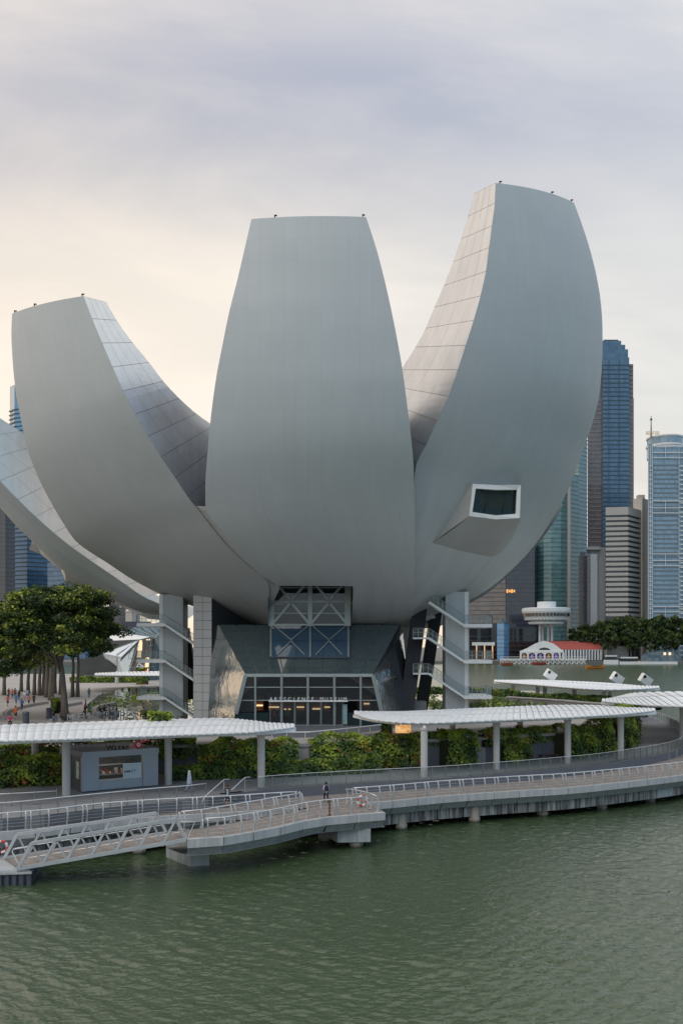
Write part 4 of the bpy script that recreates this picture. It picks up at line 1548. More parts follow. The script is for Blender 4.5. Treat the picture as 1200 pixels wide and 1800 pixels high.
def life_ring(loc, rz, label):
    t = thing('life_ring', label, 'life ring', loc, rz, 'red and white life rings')
    R, r = 0.36, 0.085
    red = mat('life_ring_red', (0.62, 0.06, 0.04), 0.5) if 'life_ring_red' not in MATS else MATS['life_ring_red']
    wh = frame_white
    for seg in range(8):
        path = []
        for k in range(4):
            a = 2 * math.pi * (seg + k / 3) / 8
            path.append((R * math.cos(a), 0, R * math.sin(a) + 0.5))
        MB().tube(path, r, 8).build('ring_segment', red if seg % 2 else wh, t, smooth=True, world=False)
    MB().box((0, 0.1, 0.3), (0.06, 0.05, 0.7)).build('bracket', post_steel, t, world=False)
    return t


life_ring(P(3, 1502, 59.5), 0.2, 'red and white life ring beside the truss gangway')
life_ring(P(636, 1419, 69.2), 0.4, 'red and white life ring hung at the joint of the two decks')
bol = thing('mooring_post', 'slim rusty brown post on the landing bridge behind its front railing', 'post', G(579, 1434, Z_DECK))
MB().lathe([(0.13, 0), (0.13, 0.05), (0.07, 0.06), (0.07, 1.2), (0.09, 1.22), (0.05, 1.28), (0, 1.29)], (0, 0, 0), 10).build('shaft', mat('rust_brown', (0.16, 0.07, 0.045), 0.8), bol, world=False)

# steps with handrails between promenade and left boardwalk
steps = thing('stairs', 'short steps with slanting silver handrails down to the left boardwalk', 'stairs', (-9.0, 70, Z_DECK))
for k in range(5):
    c = Vector((-9.4, 69.2, 0)).lerp(Vector((-8.6, 71.2, 0)), k / 4)
    MB().box((c.x, c.y, Z_DECK + 0.08 + 0.16 * k), (2.0, 0.55, 0.16), 0.65).build('step', upstand_grey, steps)
for sx in (-1, 1):
    o_ = Vector((0.8, 0.6, 0)) * sx * 0.95
    a = Vector((-9.5, 69.0, Z_DECK + 0.95)) + o_
    b = Vector((-8.4, 71.6, Z_PROM + 1.05)) + o_
    MB().tube([a - Vector((0.2, 0.2, 0.5)), a, b, b + Vector((0.4, 0.2, 0))], 0.045, 6).build('handrail', rail_steel, steps, smooth=True)
    MB().tube([a - Vector((0, 0, 0.95)), a], 0.03, 5).build('post', rail_steel, steps)
    MB().tube([b - Vector((0, 0, 1.05)), b], 0.03, 5).build('post', rail_steel, steps)

# ------------------------------------------------------------------ white louvred canopies


def canopy(name, label, front, back, nlou, columns, rows=((0.0, 0.30), (0.325, 0.62), (0.645, 1.0)), col_w=0.62, beam_in=0.10, ground=Z_PROM, crown=0.22):
    c0 = Vector(front[len(front) // 2]).lerp(Vector(back[len(back) // 2]), 0.5)
    t = thing(name, label, 'canopy', (c0.x, c0.y, ground), 0, 'white louvred canopies')
    F = [p for p, _ in polyline_n(front, nlou)]
    B = [p for p, _ in polyline_n(back, nlou)]
    for k in range(nlou):
        f0, f1_, b0, b1 = F[k], F[k + 1], B[k], B[k + 1]
        if (f0 - b0).length < 0.25 and (f1_ - b1).length < 0.25:
            continue
        for s0, s1 in rows:
            q0, q1 = f0.lerp(b0, s0), f1_.lerp(b1, s0)
            r0, r1 = f0.lerp(b0, s1), f1_.lerp(b1, s1)
            w_ = max((q1 - q0).length, (r1 - r0).length)
            m = MB()
            rws = []
            for u in (0.02, 0.2, 0.5, 0.8, 0.98):
                hgt = 0.075 * w_ * math.sin(math.pi * u)
                tilt = 0.065 * (1 - u)
                sl = lambda s: crown * 4 * s * (1 - s)
                rws.append([q0.lerp(q1, u) + Vector((0, 0, hgt + tilt + sl(s0))), r0.lerp(r1, u) + Vector((0, 0, hgt + tilt + sl(s1)))])
            m.grid(rws)
            for e in (0, 1):
                m.poly([r[e] for r in rws] + [rws[-1][e] - Vector((0, 0, 0.05)), rws[0][e] - Vector((0, 0, 0.05))])
            m.quad(rws[0][0] - Vector((0, 0, 0.05)), rws[0][1] - Vector((0, 0, 0.05)), rws[-1][1] - Vector((0, 0, 0.05)), rws[-1][0] - Vector((0, 0, 0.05)))
            m.build('louvre', canopy_white, t)
    fb = [f.lerp(b, beam_in) - Vector((0, 0, 0.20)) for f, b in zip(F, B) if (f - b).length > 0.8]
    bb = [f.lerp(b, 1 - beam_in) - Vector((0, 0, 0.20)) for f, b in zip(F, B) if (f - b).length > 0.8]
    for ln in (fb, bb):
        m = MB()
        for a, b in zip(ln, ln[1:]):
            m.bar(a, b, 0.24, 0.24)
        m.build('edge_beam', canopy_white, t)
    for x, y in columns:
        zt = front[len(front) // 2][2] - 0.4
        MB().lathe([(col_w / 2, ground), (col_w / 2, zt - 0.25), (col_w / 2 + 0.06, zt - 0.2), (col_w / 2 + 0.06, zt)], (x, y, 0), 18).build('column', column_conc, t, smooth=False)
        MB().bar((x, y - 0.25, zt + 0.1), (x, y + 4.0, zt + 0.1), 0.22, 0.2).build('cross_beam', canopy_white, t)
    return t


def GZ(px, py, z):
    return G(px, py, z)


ZR = 7.2
cf = smooth_line([GZ(-60, 1305, ZR), GZ(0, 1303.5, ZR), GZ(120, 1300, ZR), GZ(240, 1295.5, ZR), GZ(350, 1291.5, ZR), GZ(430, 1288.5, ZR), GZ(467, 1285.5, ZR), GZ(500, 1281.5, ZR), GZ(518, 1279, ZR)], 4)
cb = smooth_line([GZ(-60, 1278, ZR), GZ(0, 1275.5, ZR), GZ(120, 1271, ZR), GZ(240, 1267, ZR), GZ(340, 1264, ZR), GZ(395, 1263, ZR), GZ(440, 1267, ZR), GZ(480, 1272, ZR), GZ(518, 1277, ZR)], 4)
canopy('louvred_canopy', 'long white louvred canopy at the left, above the kiosk', cf, cb, 46,
       [(G(117, 1398, Z_PROM).x, G(117, 1398, Z_PROM).y), (G(296, 1379, Z_PROM).x, G(296, 1379, Z_PROM).y), (G(459, 1383, Z_PROM).x, G(459, 1383, Z_PROM).y), (-26.2, 78.0), (-10.4, 81.6)])
cf = smooth_line([GZ(622, 1255.5, ZR), GZ(648, 1264, ZR), GZ(690, 1269.5, ZR), GZ(745, 1271.5, ZR), GZ(800, 1270, ZR), GZ(900, 1266, ZR), GZ(1000, 1261.5, ZR), GZ(1088, 1256.5, ZR), GZ(1125, 1253, ZR), GZ(1151, 1250, ZR)], 4)
cb = smooth_line([GZ(622, 1253, ZR), GZ(660, 1252.5, ZR), GZ(717, 1251, ZR), GZ(760, 1249, ZR), GZ(800, 1247, ZR), GZ(880, 1243.5, ZR), GZ(960, 1240.5, ZR), GZ(1040, 1240, ZR), GZ(1090, 1243.5, ZR), GZ(1151, 1248.5, ZR)], 4)
canopy('louvred_canopy', 'longest white louvred canopy, right of the entrance, on four front columns', cf, cb, 54,
       [(G(745, 1365, Z_PROM).x, G(745, 1365, Z_PROM).y), (G(872, 1352, Z_PROM).x, G(872, 1352, Z_PROM).y), (G(997, 1342, Z_PROM).x, G(997, 1342, Z_PROM).y), (G(1090, 1334, Z_PROM).x, G(1090, 1334, Z_PROM).y), (18.6, 95.0), (4.7, 89.6), (11.5, 94.5)])
cf = smooth_line([GZ(868, 1198.5, ZR + .3), GZ(910, 1202, ZR + .3), GZ(960, 1206, ZR + .3), GZ(1027, 1211.5, ZR + .3), GZ(1080, 1213, ZR + .3), GZ(1130, 1211.5, ZR + .3), GZ(1158, 1209.5, ZR + .3)], 4)
cb = smooth_line([GZ(868, 1197, ZR + .3), GZ(905, 1196, ZR + .3), GZ(943, 1195.3, ZR + .3), GZ(1000, 1197.5, ZR + .3), GZ(1060, 1200.5, ZR + .3), GZ(1110, 1204.5, ZR + .3), GZ(1158, 1208.5, ZR + .3)], 4)
canopy('louvred_canopy', 'farthest white canopy by the bay, carrying three tilted white boxes', cf, cb, 40,
       [((901 - 600) / FPX * 166, 166), ((944 - 600) / FPX * 166, 166), ((957 - 600) / FPX * 158, 158), ((1009 - 600) / FPX * 150, 150), ((1060 - 600) / FPX * 148, 148), ((1072 - 600) / FPX * 154, 154)], ground=Z_PROM, rows=((0.0, 0.48), (0.52, 1.0)), col_w=0.75)
cf = smooth_line([GZ(1057, 1233.5, ZR), GZ(1100, 1237.5, ZR), GZ(1150, 1241, ZR), GZ(1210, 1243, ZR), GZ(1300, 1247, ZR)], 4)
cb = smooth_line([GZ(1057, 1232, ZR), GZ(1090, 1224, ZR), GZ(1120, 1218.5, ZR), GZ(1200, 1216.5, ZR), GZ(1300, 1216, ZR)], 4)
canopy('louvred_canopy', 'white canopy tip entering at the right edge, above a single column', cf, cb, 22, [(40.0, 107.0)], rows=((0.0, 0.5), (0.52, 1.0)))
cf = smooth_line([GZ(166, 1187.5, ZR + 1), GZ(220, 1188, ZR + 1), GZ(300, 1188, ZR + 1)], 3)
cb = smooth_line([GZ(168, 1183.5, ZR + 1), GZ(220, 1181.5, ZR + 1), GZ(300, 1180, ZR + 1)], 3)
canopy('louvred_canopy', 'distant white canopy beyond the pond, left of the museum', cf, cb, 20, [(-53, 215), (-40, 215)], rows=((0.0, 0.48), (0.52, 1.0)), col_w=0.8, ground=Z_PLAZA, crown=0.2)


def spot_box(px0, px1, py0, py1, Y, label, tilt=-0.55):
    c = P((px0 + px1) / 2, (py0 + py1) / 2, Y)
    t = thing('light_box', label, 'floodlight', c - Vector((0, 0, 1.0)), 0, 'tilted white boxes on the far canopies')
    s = (px1 - px0) * Y / FPX
    m = MB().box((0, 0, 0), (s * 0.86, 0.9, s * 0.62))
    me_ = m.mesh('housing', frame_white)
    o = place('housing', me_, t, (0, 0, 1.0), 0, False)
    o.rotation_euler = (0.2, -tilt, 0.35)
    lens = MB().lathe([(0, -0.02), (s * 0.12, -0.02), (s * 0.12, 0.02), (0, 0.02)], (0, 0, 0), 12).mesh('lens', black_paint)
    l = place('lens', lens, o, (-s * 0.30, -0.47, s * 0.12), 0, False)
    l.rotation_euler = (math.radians(90), 0, 0)
    MB().tube([(0, 0, -0.1), (0, 0, 0.8)], 0.12, 8).build('stem', post_steel, t, world=False)


spot_box(955, 978, 1177, 1196, 168, 'leftmost tilted white box with a dark eye on the far canopy')
spot_box(1071, 1096, 1182, 1203, 158, 'middle tilted white box on the far canopy')
spot_box(1121, 1146, 1184, 1206, 156, 'rightmost tilted white box on the far canopy')
spot_box(241, 253, 1166, 1178, 215, 'small white box with a dark eye above the pond canopy')

# ------------------------------------------------------------------ stair towers beside the lobby
def stair_tower(label, px0, px1, Y, flip, land_y, top_y, depth=3.6):
    """white slab tower with zig-zag flights; land_y rows of landing soffits"""
    x0, x1 = P(px0, 1135, Y).x, P(px1, 1135, Y).x
    t = thing('stair_tower', label, 'stair tower', ((x0 + x1) / 2, Y + depth / 2, Z_PLAZA), 0, 'open stair towers under the museum')
    z_top = P(600, top_y, Y).z
    MB().prism([(x0, Y), (x1, Y), (x1, Y + depth), (x0, Y + depth)], Z_PLAZA, z_top).build('tower_slab', tower_paint, t)
    # pilaster strips at the corners
    for xa, xb in ((x0 - 0.04, x0 + 0.4), (x1 - 0.55, x1 - 0.12)):
        MB().prism([(xa, Y - 0.06), (xb, Y - 0.06), (xb, Y - 0.005), (xa, Y - 0.005)], Z_PLAZA, z_top - 0.02).build('corner_strip', frame_white if (xa > (x0 + x1) / 2) != flip else tower_paint, t)
    s = -1 if flip else 1                     # flights rise away from the landing end
    xl = x1 if not flip else x0               # landing end of the slab
    for k, ly in enumerate(land_y):
        z = P(600, ly, Y).z
        a = Vector((xl - s * 0.9, Y - 1.75, z))
        b = Vector((xl + s * 2.5, Y - 1.75, z))
        land = MB()
        land.prism([(min(a.x, b.x), Y - 1.75), (max(a.x, b.x), Y - 1.75), (max(a.x, b.x), Y - 0.08), (min(a.x, b.x), Y - 0.08)], z - 0.26, z + 0.14)
        lo = land.build('landing', frame_white, t)
        side_plate = [(min(b.x, xl + s * 0.05), Y - 0.08), (max(b.x, xl + s * 0.05), Y - 0.08), (max(b.x, xl + s * 0.05), Y + depth), (min(b.x, xl + s * 0.05), Y + depth)]
        MB().prism(side_plate, z - 0.26, z + 0.14).build('landing', frame_white, t)
        # the flight climbs along the front face, away from the landing
        rise, run = (2.75, 4.1) if not flip else (-2.75, 4.1)
        end = Vector((a.x - s * run, Y - 1.75, z + rise))
        if True:
            MB().bar(Vector((a.x, Y - 1.72, z)), Vector((end.x, Y - 1.72, end.z)), 0.08, 0.24, up=(0, 0, 1)).build('stringer', frame_white, t)
            MB().bar(Vector((a.x, Y - 0.2, z)), Vector((end.x, Y - 0.2, end.z)), 0.08, 0.24, up=(0, 0, 1)).build('stringer', frame_white, t)
            for q in range(12):
                u = (q + 0.5) / 12
                MB().box((a.x + (end.x - a.x) * u, Y - 0.95, z + rise * u + 0.1), (0.36, 1.4, 0.06)).build('tread', tower_paint, t)
            far = Vector((end.x - s * 1.9, Y - 1.75, end.z))
            if k > 0 or flip:
                MB().prism([(min(end.x, far.x), Y - 1.75), (max(end.x, far.x), Y - 1.75), (max(end.x, far.x), Y - 0.08), (min(end.x, far.x), Y - 0.08)], end.z - 0.1, end.z + 0.1).build('landing', frame_white, t)
                rail = [Vector((b.x, Y - 1.74, z + 0.14)), Vector((a.x, Y - 1.74, z + 0.14)), Vector((end.x, Y - 1.74, end.z + 0.14)), Vector((far.x, Y - 1.74, far.z + 0.14))]
            else:
                rail = [Vector((b.x, Y - 1.74, z + 0.14)), Vector((a.x, Y - 1.74, z + 0.14)), Vector((end.x, Y - 1.74, end.z + 0.14))]
        for p, tn in polyline(rail, 0.62):
            MB().box((p.x, p.y, p.z + 0.5), (0.05, 0.05, 1.0)).build('baluster', frame_grey, t)
        for h_, r_ in ((1.05, 0.04), (0.55, 0.02)):
            MB().tube([p + Vector((0, 0, h_)) for p in rail], r_, 5).build('handrail', post_steel if h_ > 1 else frame_grey, t)
        side = [Vector((b.x, Y - 1.74, z + 0.14)), Vector((b.x, Y + depth - 0.1, z + 0.14))]
        for p, tn in polyline(side, 0.62):
            MB().box((p.x, p.y, p.z + 0.5), (0.05, 0.05, 1.0)).build('baluster', frame_grey, t)
        MB().tube([p + Vector((0, 0, 1.05)) for p in side], 0.04, 5).build('handrail', post_steel, t)
        for c0_, c1_ in zip(rail, rail[1:]):
            a_, b_ = c0_ + Vector((0, 0.03, 0.1)), c1_ + Vector((0, 0.03, 0.1))
            MB().quad(a_, b_, b_ + Vector((0, 0, 0.85)), a_ + Vector((0, 0, 0.85))).build('glass_infill', pane_rail, t)
    return t


stair_tower('pale stair tower with glass railed flights right of the black raking columns', 783, 824, 110, False, (1099.5, 1162, 1223.5), 1040)
stair_tower('pale stair tower with glass railed flights left of the clad fin wall', 281, 322, 114, True, (1098, 1161, 1225), 1045)

# ------------------------------------------------------------------ foliage makers
def leaf_mesh(name, centres, normals, size, mats, midx, jitter=0.5, rng=RNG):
    """many small pointed leaves as bent quads; centres (N,3), normals (N,3)"""
    n = len(centres)
    nr = normals + rng.normal(0, jitter, (n, 3))
    nr /= np.linalg.norm(nr, axis=1, keepdims=True) + 1e-9
    ref = rng.normal(0, 1, (n, 3))
    t = np.cross(nr, ref)
    t /= np.linalg.norm(t, axis=1, keepdims=True) + 1e-9
    b = np.cross(nr, t)
    s = (size * rng.uniform(0.65, 1.35, n))[:, None]
    v = np.empty((n, 4, 3))
    v[:, 0] = centres - t * s
    v[:, 1] = centres + b * s * 0.55 + nr * s * 0.12
    v[:, 2] = centres + t * s - nr * s * 0.25
    v[:, 3] = centres - b * s * 0.55 + nr * s * 0.12
    f = np.arange(n * 4).reshape(n, 4)
    return mesh_np(name, v.reshape(-1, 3), f, mats, midx)


def hedge(label, line, width, z0, heights, dens=95, leaf=0.15, flowers=0.0, palette=(leaf_green, leaf_lime, leaf_dark, leaf_olive), group='hedges along the promenade', name='hedge', fl=(flower_orange, flower_red), fspots=None, mixw=(0.42, 0.30, 0.18, 0.10)):
    """clipped but shaggy planting along a plan line; heights one per line point"""
    st = polyline([Vector((p[0], p[1], 0)) for p in line], 0.4)
    hx = np.linspace(0, 1, len(heights))
    t = thing(name, label, 'hedge', (st[len(st) // 2][0].x, st[len(st) // 2][0].y, z0), 0, group)
    L = len(st)
    rng = np.random.default_rng(len(label) * 31 + int(abs(line[0][0]) * 10))
    tot = int(L * 0.4 * dens * (np.mean(heights) + width))
    u = rng.uniform(0, 1, tot)
    h = np.interp(u, hx, heights)
    ph = rng.uniform(0, 6.28, 4)
    wav = 0.16 * np.sin(u * L * 0.35 + ph[0]) + 0.10 * np.sin(u * L * 0.9 + ph[1])
    h = h * (1 + wav * 0.5)
    k = np.clip((u * (L - 1)).astype(int), 0, L - 2)
    P0 = np.array([(p.x, p.y) for p, _ in st]); T0 = np.array([(tn.x, tn.y) for _, tn in st])
    base = P0[k] + (P0[k + 1] - P0[k]) * (u * (L - 1) - k)[:, None]
    nx = np.stack([T0[k][:, 1], -T0[k][:, 0]], 1)
    kind = rng.uniform(0, 1, tot)
    top = kind < width / (width + np.mean(heights))
    across = rng.uniform(-0.5, 0.5, tot) * width
    up = rng.uniform(0, 1, tot) ** 0.8
    side_off = np.where(rng.uniform(0, 1, tot) < 0.8, 1, -1) * width * 0.5 * (1 + 0.22 * np.sin(u * L * 0.8 + ph[2] + up * 3) + rng.normal(0, 0.07, tot))
    side_off *= (1 - 0.25 * up ** 3)
    off = np.where(top, across, side_off)
    z = np.where(top, h + rng.normal(0, 0.07, tot) - 0.10 * np.abs(across) / (width + .01), up * h)
    ctr = np.concatenate([base + nx * off[:, None], (z0 + z)[:, None]], 1)
    nr = np.where(top[:, None], np.array([[0, 0, 1.0]]), np.concatenate([nx * np.sign(off)[:, None], np.full((tot, 1), 0.55)], 1))
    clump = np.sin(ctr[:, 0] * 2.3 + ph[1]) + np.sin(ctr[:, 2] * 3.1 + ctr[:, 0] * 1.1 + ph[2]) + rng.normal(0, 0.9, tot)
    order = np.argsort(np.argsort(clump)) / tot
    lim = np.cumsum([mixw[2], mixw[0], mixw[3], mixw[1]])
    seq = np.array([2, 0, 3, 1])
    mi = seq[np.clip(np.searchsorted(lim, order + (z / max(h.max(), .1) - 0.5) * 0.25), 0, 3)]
    mats = list(palette) + list(fl)
    if flowers:
        spot = np.sin(ctr[:, 0] * 1.3 + ph[3]) * np.sin(ctr[:, 2] * 2.1 + ctr[:, 0] * 0.6 + ph[0])
        isf = (spot > 0.55) & (rng.uniform(0, 1, tot) < flowers) | (rng.uniform(0, 1, tot) < flowers * 0.04)
        mi = np.where(isf, 4 + (rng.uniform(0, 1, tot) < 0.35), mi)
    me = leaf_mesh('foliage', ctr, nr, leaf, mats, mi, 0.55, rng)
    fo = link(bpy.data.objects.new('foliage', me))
    attach(fo, t)
    # dark woody heart so that light does not pass straight through
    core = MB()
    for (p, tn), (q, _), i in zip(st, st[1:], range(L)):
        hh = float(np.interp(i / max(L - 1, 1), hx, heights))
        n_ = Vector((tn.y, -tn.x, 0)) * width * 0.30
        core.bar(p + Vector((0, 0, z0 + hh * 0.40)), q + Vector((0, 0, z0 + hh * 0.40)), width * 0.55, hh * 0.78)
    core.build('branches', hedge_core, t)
    return t


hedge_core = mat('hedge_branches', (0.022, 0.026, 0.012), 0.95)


def gxy(px, py, z=Z_PROM):
    p = G(px, py, z)
    return (p.x, p.y)


hedge('tall hedge with rusty orange blooms at the left edge, under the canopy', [(-36, 70.5), (-30, 73.5), (-25.5, 75.2), (-23.2, 76.2)], 2.2, Z_PROM, [2.7, 2.9, 2.75, 2.2], flowers=0.22, fl=(leaf_rust, flower_orange))
hedge('hedge row of green and orange behind the kiosk roof', [(-31, 78.6), (-24, 80.2), (-17.5, 82.0), (-13.2, 82.6)], 1.3, Z_PLAZA - 1.2, [1.6, 1.7, 1.75, 2.2], flowers=0.22, fl=(leaf_rust, flower_orange))
hedge('dense bright green hedge with few flowers behind the middle left column', [(-12.6, 80.2), (-9.0, 80.9), (-6.5, 81.6), (-4.0, 82.2)], 2.0, Z_PROM, [2.5, 3.1, 3.25, 2.7], flowers=0.12)
hedge('low dark hedge at the feet of the bright green one', [(-14.5, 78.0), (-8, 79.4), (-3.0, 80.6), (3.5, 82.6)], 1.2, Z_PROM, [1.15, 1.3, 1.25, 1.4], mixw=(0.5, 0.06, 0.38, 0.06))
hedge('hedge with orange and red blossoms before the entrance', [(-2.9, 83.2), (1.0, 84.0), (5.6, 85.2), (7.0, 85.9)], 1.9, Z_PROM, [3.0, 3.25, 3.3, 2.4], flowers=0.18)
hedge('narrow green hedge strip on the wall top right of the blossoms', [(5.6, 86.7), (9.2, 87.6), (10.6, 88.0)], 1.2, Z_PLAZA - 0.6, [1.15, 1.2, 1.0])
hedge('round dark green bush behind the first right column', [(9.6, 86.6), (12.6, 87.8)], 2.4, Z_PROM, [3.1, 3.3])
hedge('hanging hedge along the wall top between the second and third right columns', [(13.6, 89.0), (18.8, 92.0), (21.8, 94.0)], 1.3, Z_PLAZA - 0.9, [1.5, 1.6, 1.4], flowers=0.1)
hedge('low bush with an orange shrub between the second and third right columns', [(15.4, 89.2), (18.4, 90.8)], 1.8, Z_PROM, [1.9, 1.6], flowers=0.25, fl=(leaf_rust, flower_orange))
hedge('leafy hedge between the third and fourth right columns', [(22.2, 92.6), (25.2, 95.2), (28.4, 97.6)], 2.4, Z_PROM, [3.2, 3.0, 3.6])
hedge('tall hedge end at the right tip of the long canopy', [(28.6, 98.6), (31.0, 102.0), (33.6, 107.0)], 2.6, Z_PROM, [3.8, 4.2, 4.3], flowers=0.08, fl=(leaf_rust, leaf_rust))
hedge('far hedge on the stone planter by the bay, under the farthest canopy', [(28.5, 148), (36, 139), (41, 132), (43.0, 124)], 1.8, Z_PLAZA + 0.2, [1.0, 1.2, 1.2, 1.4], dens=60, leaf=0.2, mixw=(0.4, 0.04, 0.5, 0.06))
hedge('low far hedge behind the right stair tower', [(10, 160), (20, 156), (29, 149)], 1.8, Z_PLAZA + 0.6, [1.0, 1.1, 1.0], dens=50, leaf=0.22, mixw=(0.4, 0.04, 0.5, 0.06))
hedge('vine shrub with orange flowers on the second right back column', [(18.2, 94.4), (18.9, 94.6)], 0.9, Z_PROM, [3.3, 3.0], flowers=0.9, fl=(flower_orange, leaf_rust), name='shrub')
hedge('vine climbing the back column of the left canopy', [(-10.9, 81.2), (-9.9, 81.3)], 0.9, Z_PROM, [4.3, 4.3], name='shrub')
hedge('small leafy shrub with red flowers by the forecourt rail', [(3.9, 87.9), (4.7, 88.1)], 0.9, Z_PLAZA, [1.9, 2.0], flowers=0.9, name='shrub')
hedge('green plant tuft on the roof of the left canopy', [(-16.9, 80.0), (-15.0, 80.2)], 1.2, ZR + 0.2, [0.7, 0.65], leaf=0.18, mixw=(0.3, 0.5, 0.1, 0.1), name='shrub')
hedge('orange flowering shrub by the distant pond canopy', [(-47.6, 212), (-45.0, 212)], 2.2, Z_PLAZA, [3.8, 3.4], dens=40, leaf=0.25, flowers=0.9, name='shrub')

# benches in front of the wall
for k, (px, py, lab) in enumerate(((733, 1352, 'reddish timber bench against the wall beside the first right column'), (964, 1334, 'reddish timber bench against the wall between the second and third right columns'))):
    g = G(px, py, Z_PROM)
    b_ = thing('bench', lab, 'bench', g, 0.45, 'timber benches against the wall')
    bm_ = mat('bench_timber', (0.14, 0.055, 0.04), 0.6) if 'bench_timber' not in MATS else MATS['bench_timber']
    for q in range(4):
        MB().box((0, -0.2 + 0.14 * q, 0.44), (2.2, 0.12, 0.05)).build('seat_slat', bm_, b_, world=False)
    for sx in (-0.85, 0.85):
        MB().box((sx, 0, 0.21), (0.08, 0.5, 0.42)).build('leg', post_steel, b_, world=False)

# stone planter wall and pond round the museum
pl = thing('planter_wall', 'long curved stone planter wall with a coping, right of the stair tower', 'wall', (36, 138, Z_PLAZA))
for (p, tn), (q, _) in zip(polyline([Vector((27, 148, 0)), Vector((34, 138, 0)), Vector((35.5, 134.0, 0)), Vector((41.5, 124, 0))], 2.0), polyline([Vector((27, 148, 0)), Vector((34, 138, 0)), Vector((35.5, 134.0, 0)), Vector((41.5, 124, 0))], 2.0)[1:]):
    MB().bar(p + Vector((0, 0, Z_PLAZA - 0.1)), q + Vector((0, 0, Z_PLAZA - 0.1)) - tn * 0.03, 0.7, 1.4).build('stone_block', planter_stone, pl)
    MB().bar(p + Vector((0, 0, Z_PLAZA + 0.68)), q + Vector((0, 0, Z_PLAZA + 0.68)) - tn * 0.02, 0.9, 0.16).build('coping', column_conc, pl)

pond_pts = [(-29.5, 112), (-34, 122), (-39, 140), (-44, 165), (-46, 196), (-5, 194), (28, 178), (33, 150), (31, 132), (28, 120), (21, 113), (16, 110), (12, 112), (-10, 114), (-17, 109), (-24, 108)]
pond_m = NT('lily_pond_water')
_v = pond_m.coords('Object')
pond_m.bsdf(pond_m.ramp(pond_m.noise(_v, 0.3, 3), [(0.4, (0.03, 0.04, 0.025)), (0.6, (0.05, 0.06, 0.035))]), 0.05, 0, pond_m.bump(pond_m.noise(_v, 2.0, 3), 0.15, 0.05))
sheet('pond_water', pond_pts, Z_PLAZA + 0.008, pond_m.mat)
# terrace kerbs in rings
for k, R in enumerate((38, 44, 50, 57, 65)):
    for (lo, hi, lab) in ((-98, -62, 'left'), (78, 106, 'right')):
        pts = []
        for q in range(13):
            a = math.radians(lo + (hi - lo) * q / 12)
            pts.append(Vector((CX + R * math.sin(a) * 0.92, CY + 6 - R * math.cos(a), 0)))
        pts = [p for p in pts if p.x < 33 and p.x > -46]
        if len(pts) < 3:
            continue
        names_ = ('innermost', 'second', 'third', 'fourth', 'outermost')
        kb = thing('pond_kerb', f'{names_[k]} pale stone kerb of the pond terraces on the {lab} of the museum', 'kerb', (pts[1].x, pts[1].y, Z_PLAZA), 0, 'stone kerbs of the pond terraces')
        st = polyline(pts, 3.0)
        for (p, tn), (q, _) in zip(st, st[1:]):
            MB().bar(p + Vector((0, 0, Z_PLAZA + 0.2)), q + Vector((0, 0, Z_PLAZA + 0.2)) - tn * 0.04, 0.6, 0.42).build('kerb_stone', planter_stone, kb)
# lily pads and water plants
n_pad = 5200
rng = np.random.default_rng(12)
xy = np.stack([rng.uniform(-46, 33, n_pad), rng.uniform(109, 195, n_pad)], 1)


def inside(xy, poly):
    x, y = xy[:, 0], xy[:, 1]
    r = np.zeros(len(xy), bool)
    j = len(poly) - 1
    for i in range(len(poly)):
        xi, yi = poly[i]; xj, yj = poly[j]
        c = ((yi > y) != (yj > y)) & (x < (xj - xi) * (y - yi) / (yj - yi + 1e-12) + xi)
        r ^= c
        j = i
    return r


ok = inside(xy, pond_pts) & (np.hypot(xy[:, 0], xy[:, 1] - CY) > 13) & (np.sin(xy[:, 0] * 0.5 + 1) + np.sin(xy[:, 1] * 0.42) + rng.normal(0, 0.5, n_pad) > -0.1)
xy = xy[ok]
ctr = np.concatenate([xy, np.full((len(xy), 1), Z_PLAZA + 0.10) + rng.uniform(0, 0.25, (len(xy), 1))], 1)
me = leaf_mesh('water_plants', ctr, np.tile([[0, 0, 1.0]], (len(ctr), 1)), 0.42, [leaf_green, leaf_lime, leaf_dark], rng.integers(0, 3, len(ctr)), 0.35, rng)
tag(link(bpy.data.objects.new('water_plants', me)), 'floating lily pads and low plants covering the pond', 'water plants', kind='stuff')

# signboard letters standing at the pond edge, read from behind
pl_word = 'ARTSCIENCE MUSEUM'[::-1]
sl = thing('pond_sign', 'row of free standing white letters at the pond edge, seen from behind', 'sign', (G(180, 1266, Z_PLAZA).x, G(180, 1266, Z_PLAZA).y, Z_PLAZA))
pos_ = [124, 135, 146, 157, 168, 179, None, 190, 199, 208, 216, 224, 232, 240, 247, 254, 261]
for k, ch in enumerate(pl_word):
    if ch == ' ' or pos_[k] is None:
        continue
    px = pos_[k]
    g = G(px, 1267 - 0.10 * (px - 124), Z_PLAZA)
    o = place('letter', letter(ch, 1.1, fin_panel_mat, 0.06), sl, g + Vector((0, 0, 0.02)), 0)
    o.rotation_euler = (math.radians(90), 0, math.radians(180 + 8))

# ------------------------------------------------------------------ kiosk
kx, ky = G(145, 1394, Z_PROM).x, G(145, 1394, Z_PROM).y
krot = math.radians(33)
kiosk = thing('kiosk', 'grey flat roofed kiosk with a lit shop window and rooftop lettering', 'kiosk', (kx, ky, Z_PROM), krot)
KW, KD, KH = 6.2, 6.0, 3.15
k_grey = mat('kiosk_pale_metal', (0.34, 0.38, 0.43), 0.45, 0, 0.06, 0.8)
k_dark = mat('kiosk_dark_metal', (0.085, 0.09, 0.10), 0.5, 0, 0.12, 0.8)
k_roof = mat('kiosk_roof_grey', (0.15, 0.165, 0.18), 0.6, 0, 0.12, 0.6)
k_in = mat('kiosk_interior', (0.16, 0.12, 0.085), 0.6, 0, 0.4, 1.2)


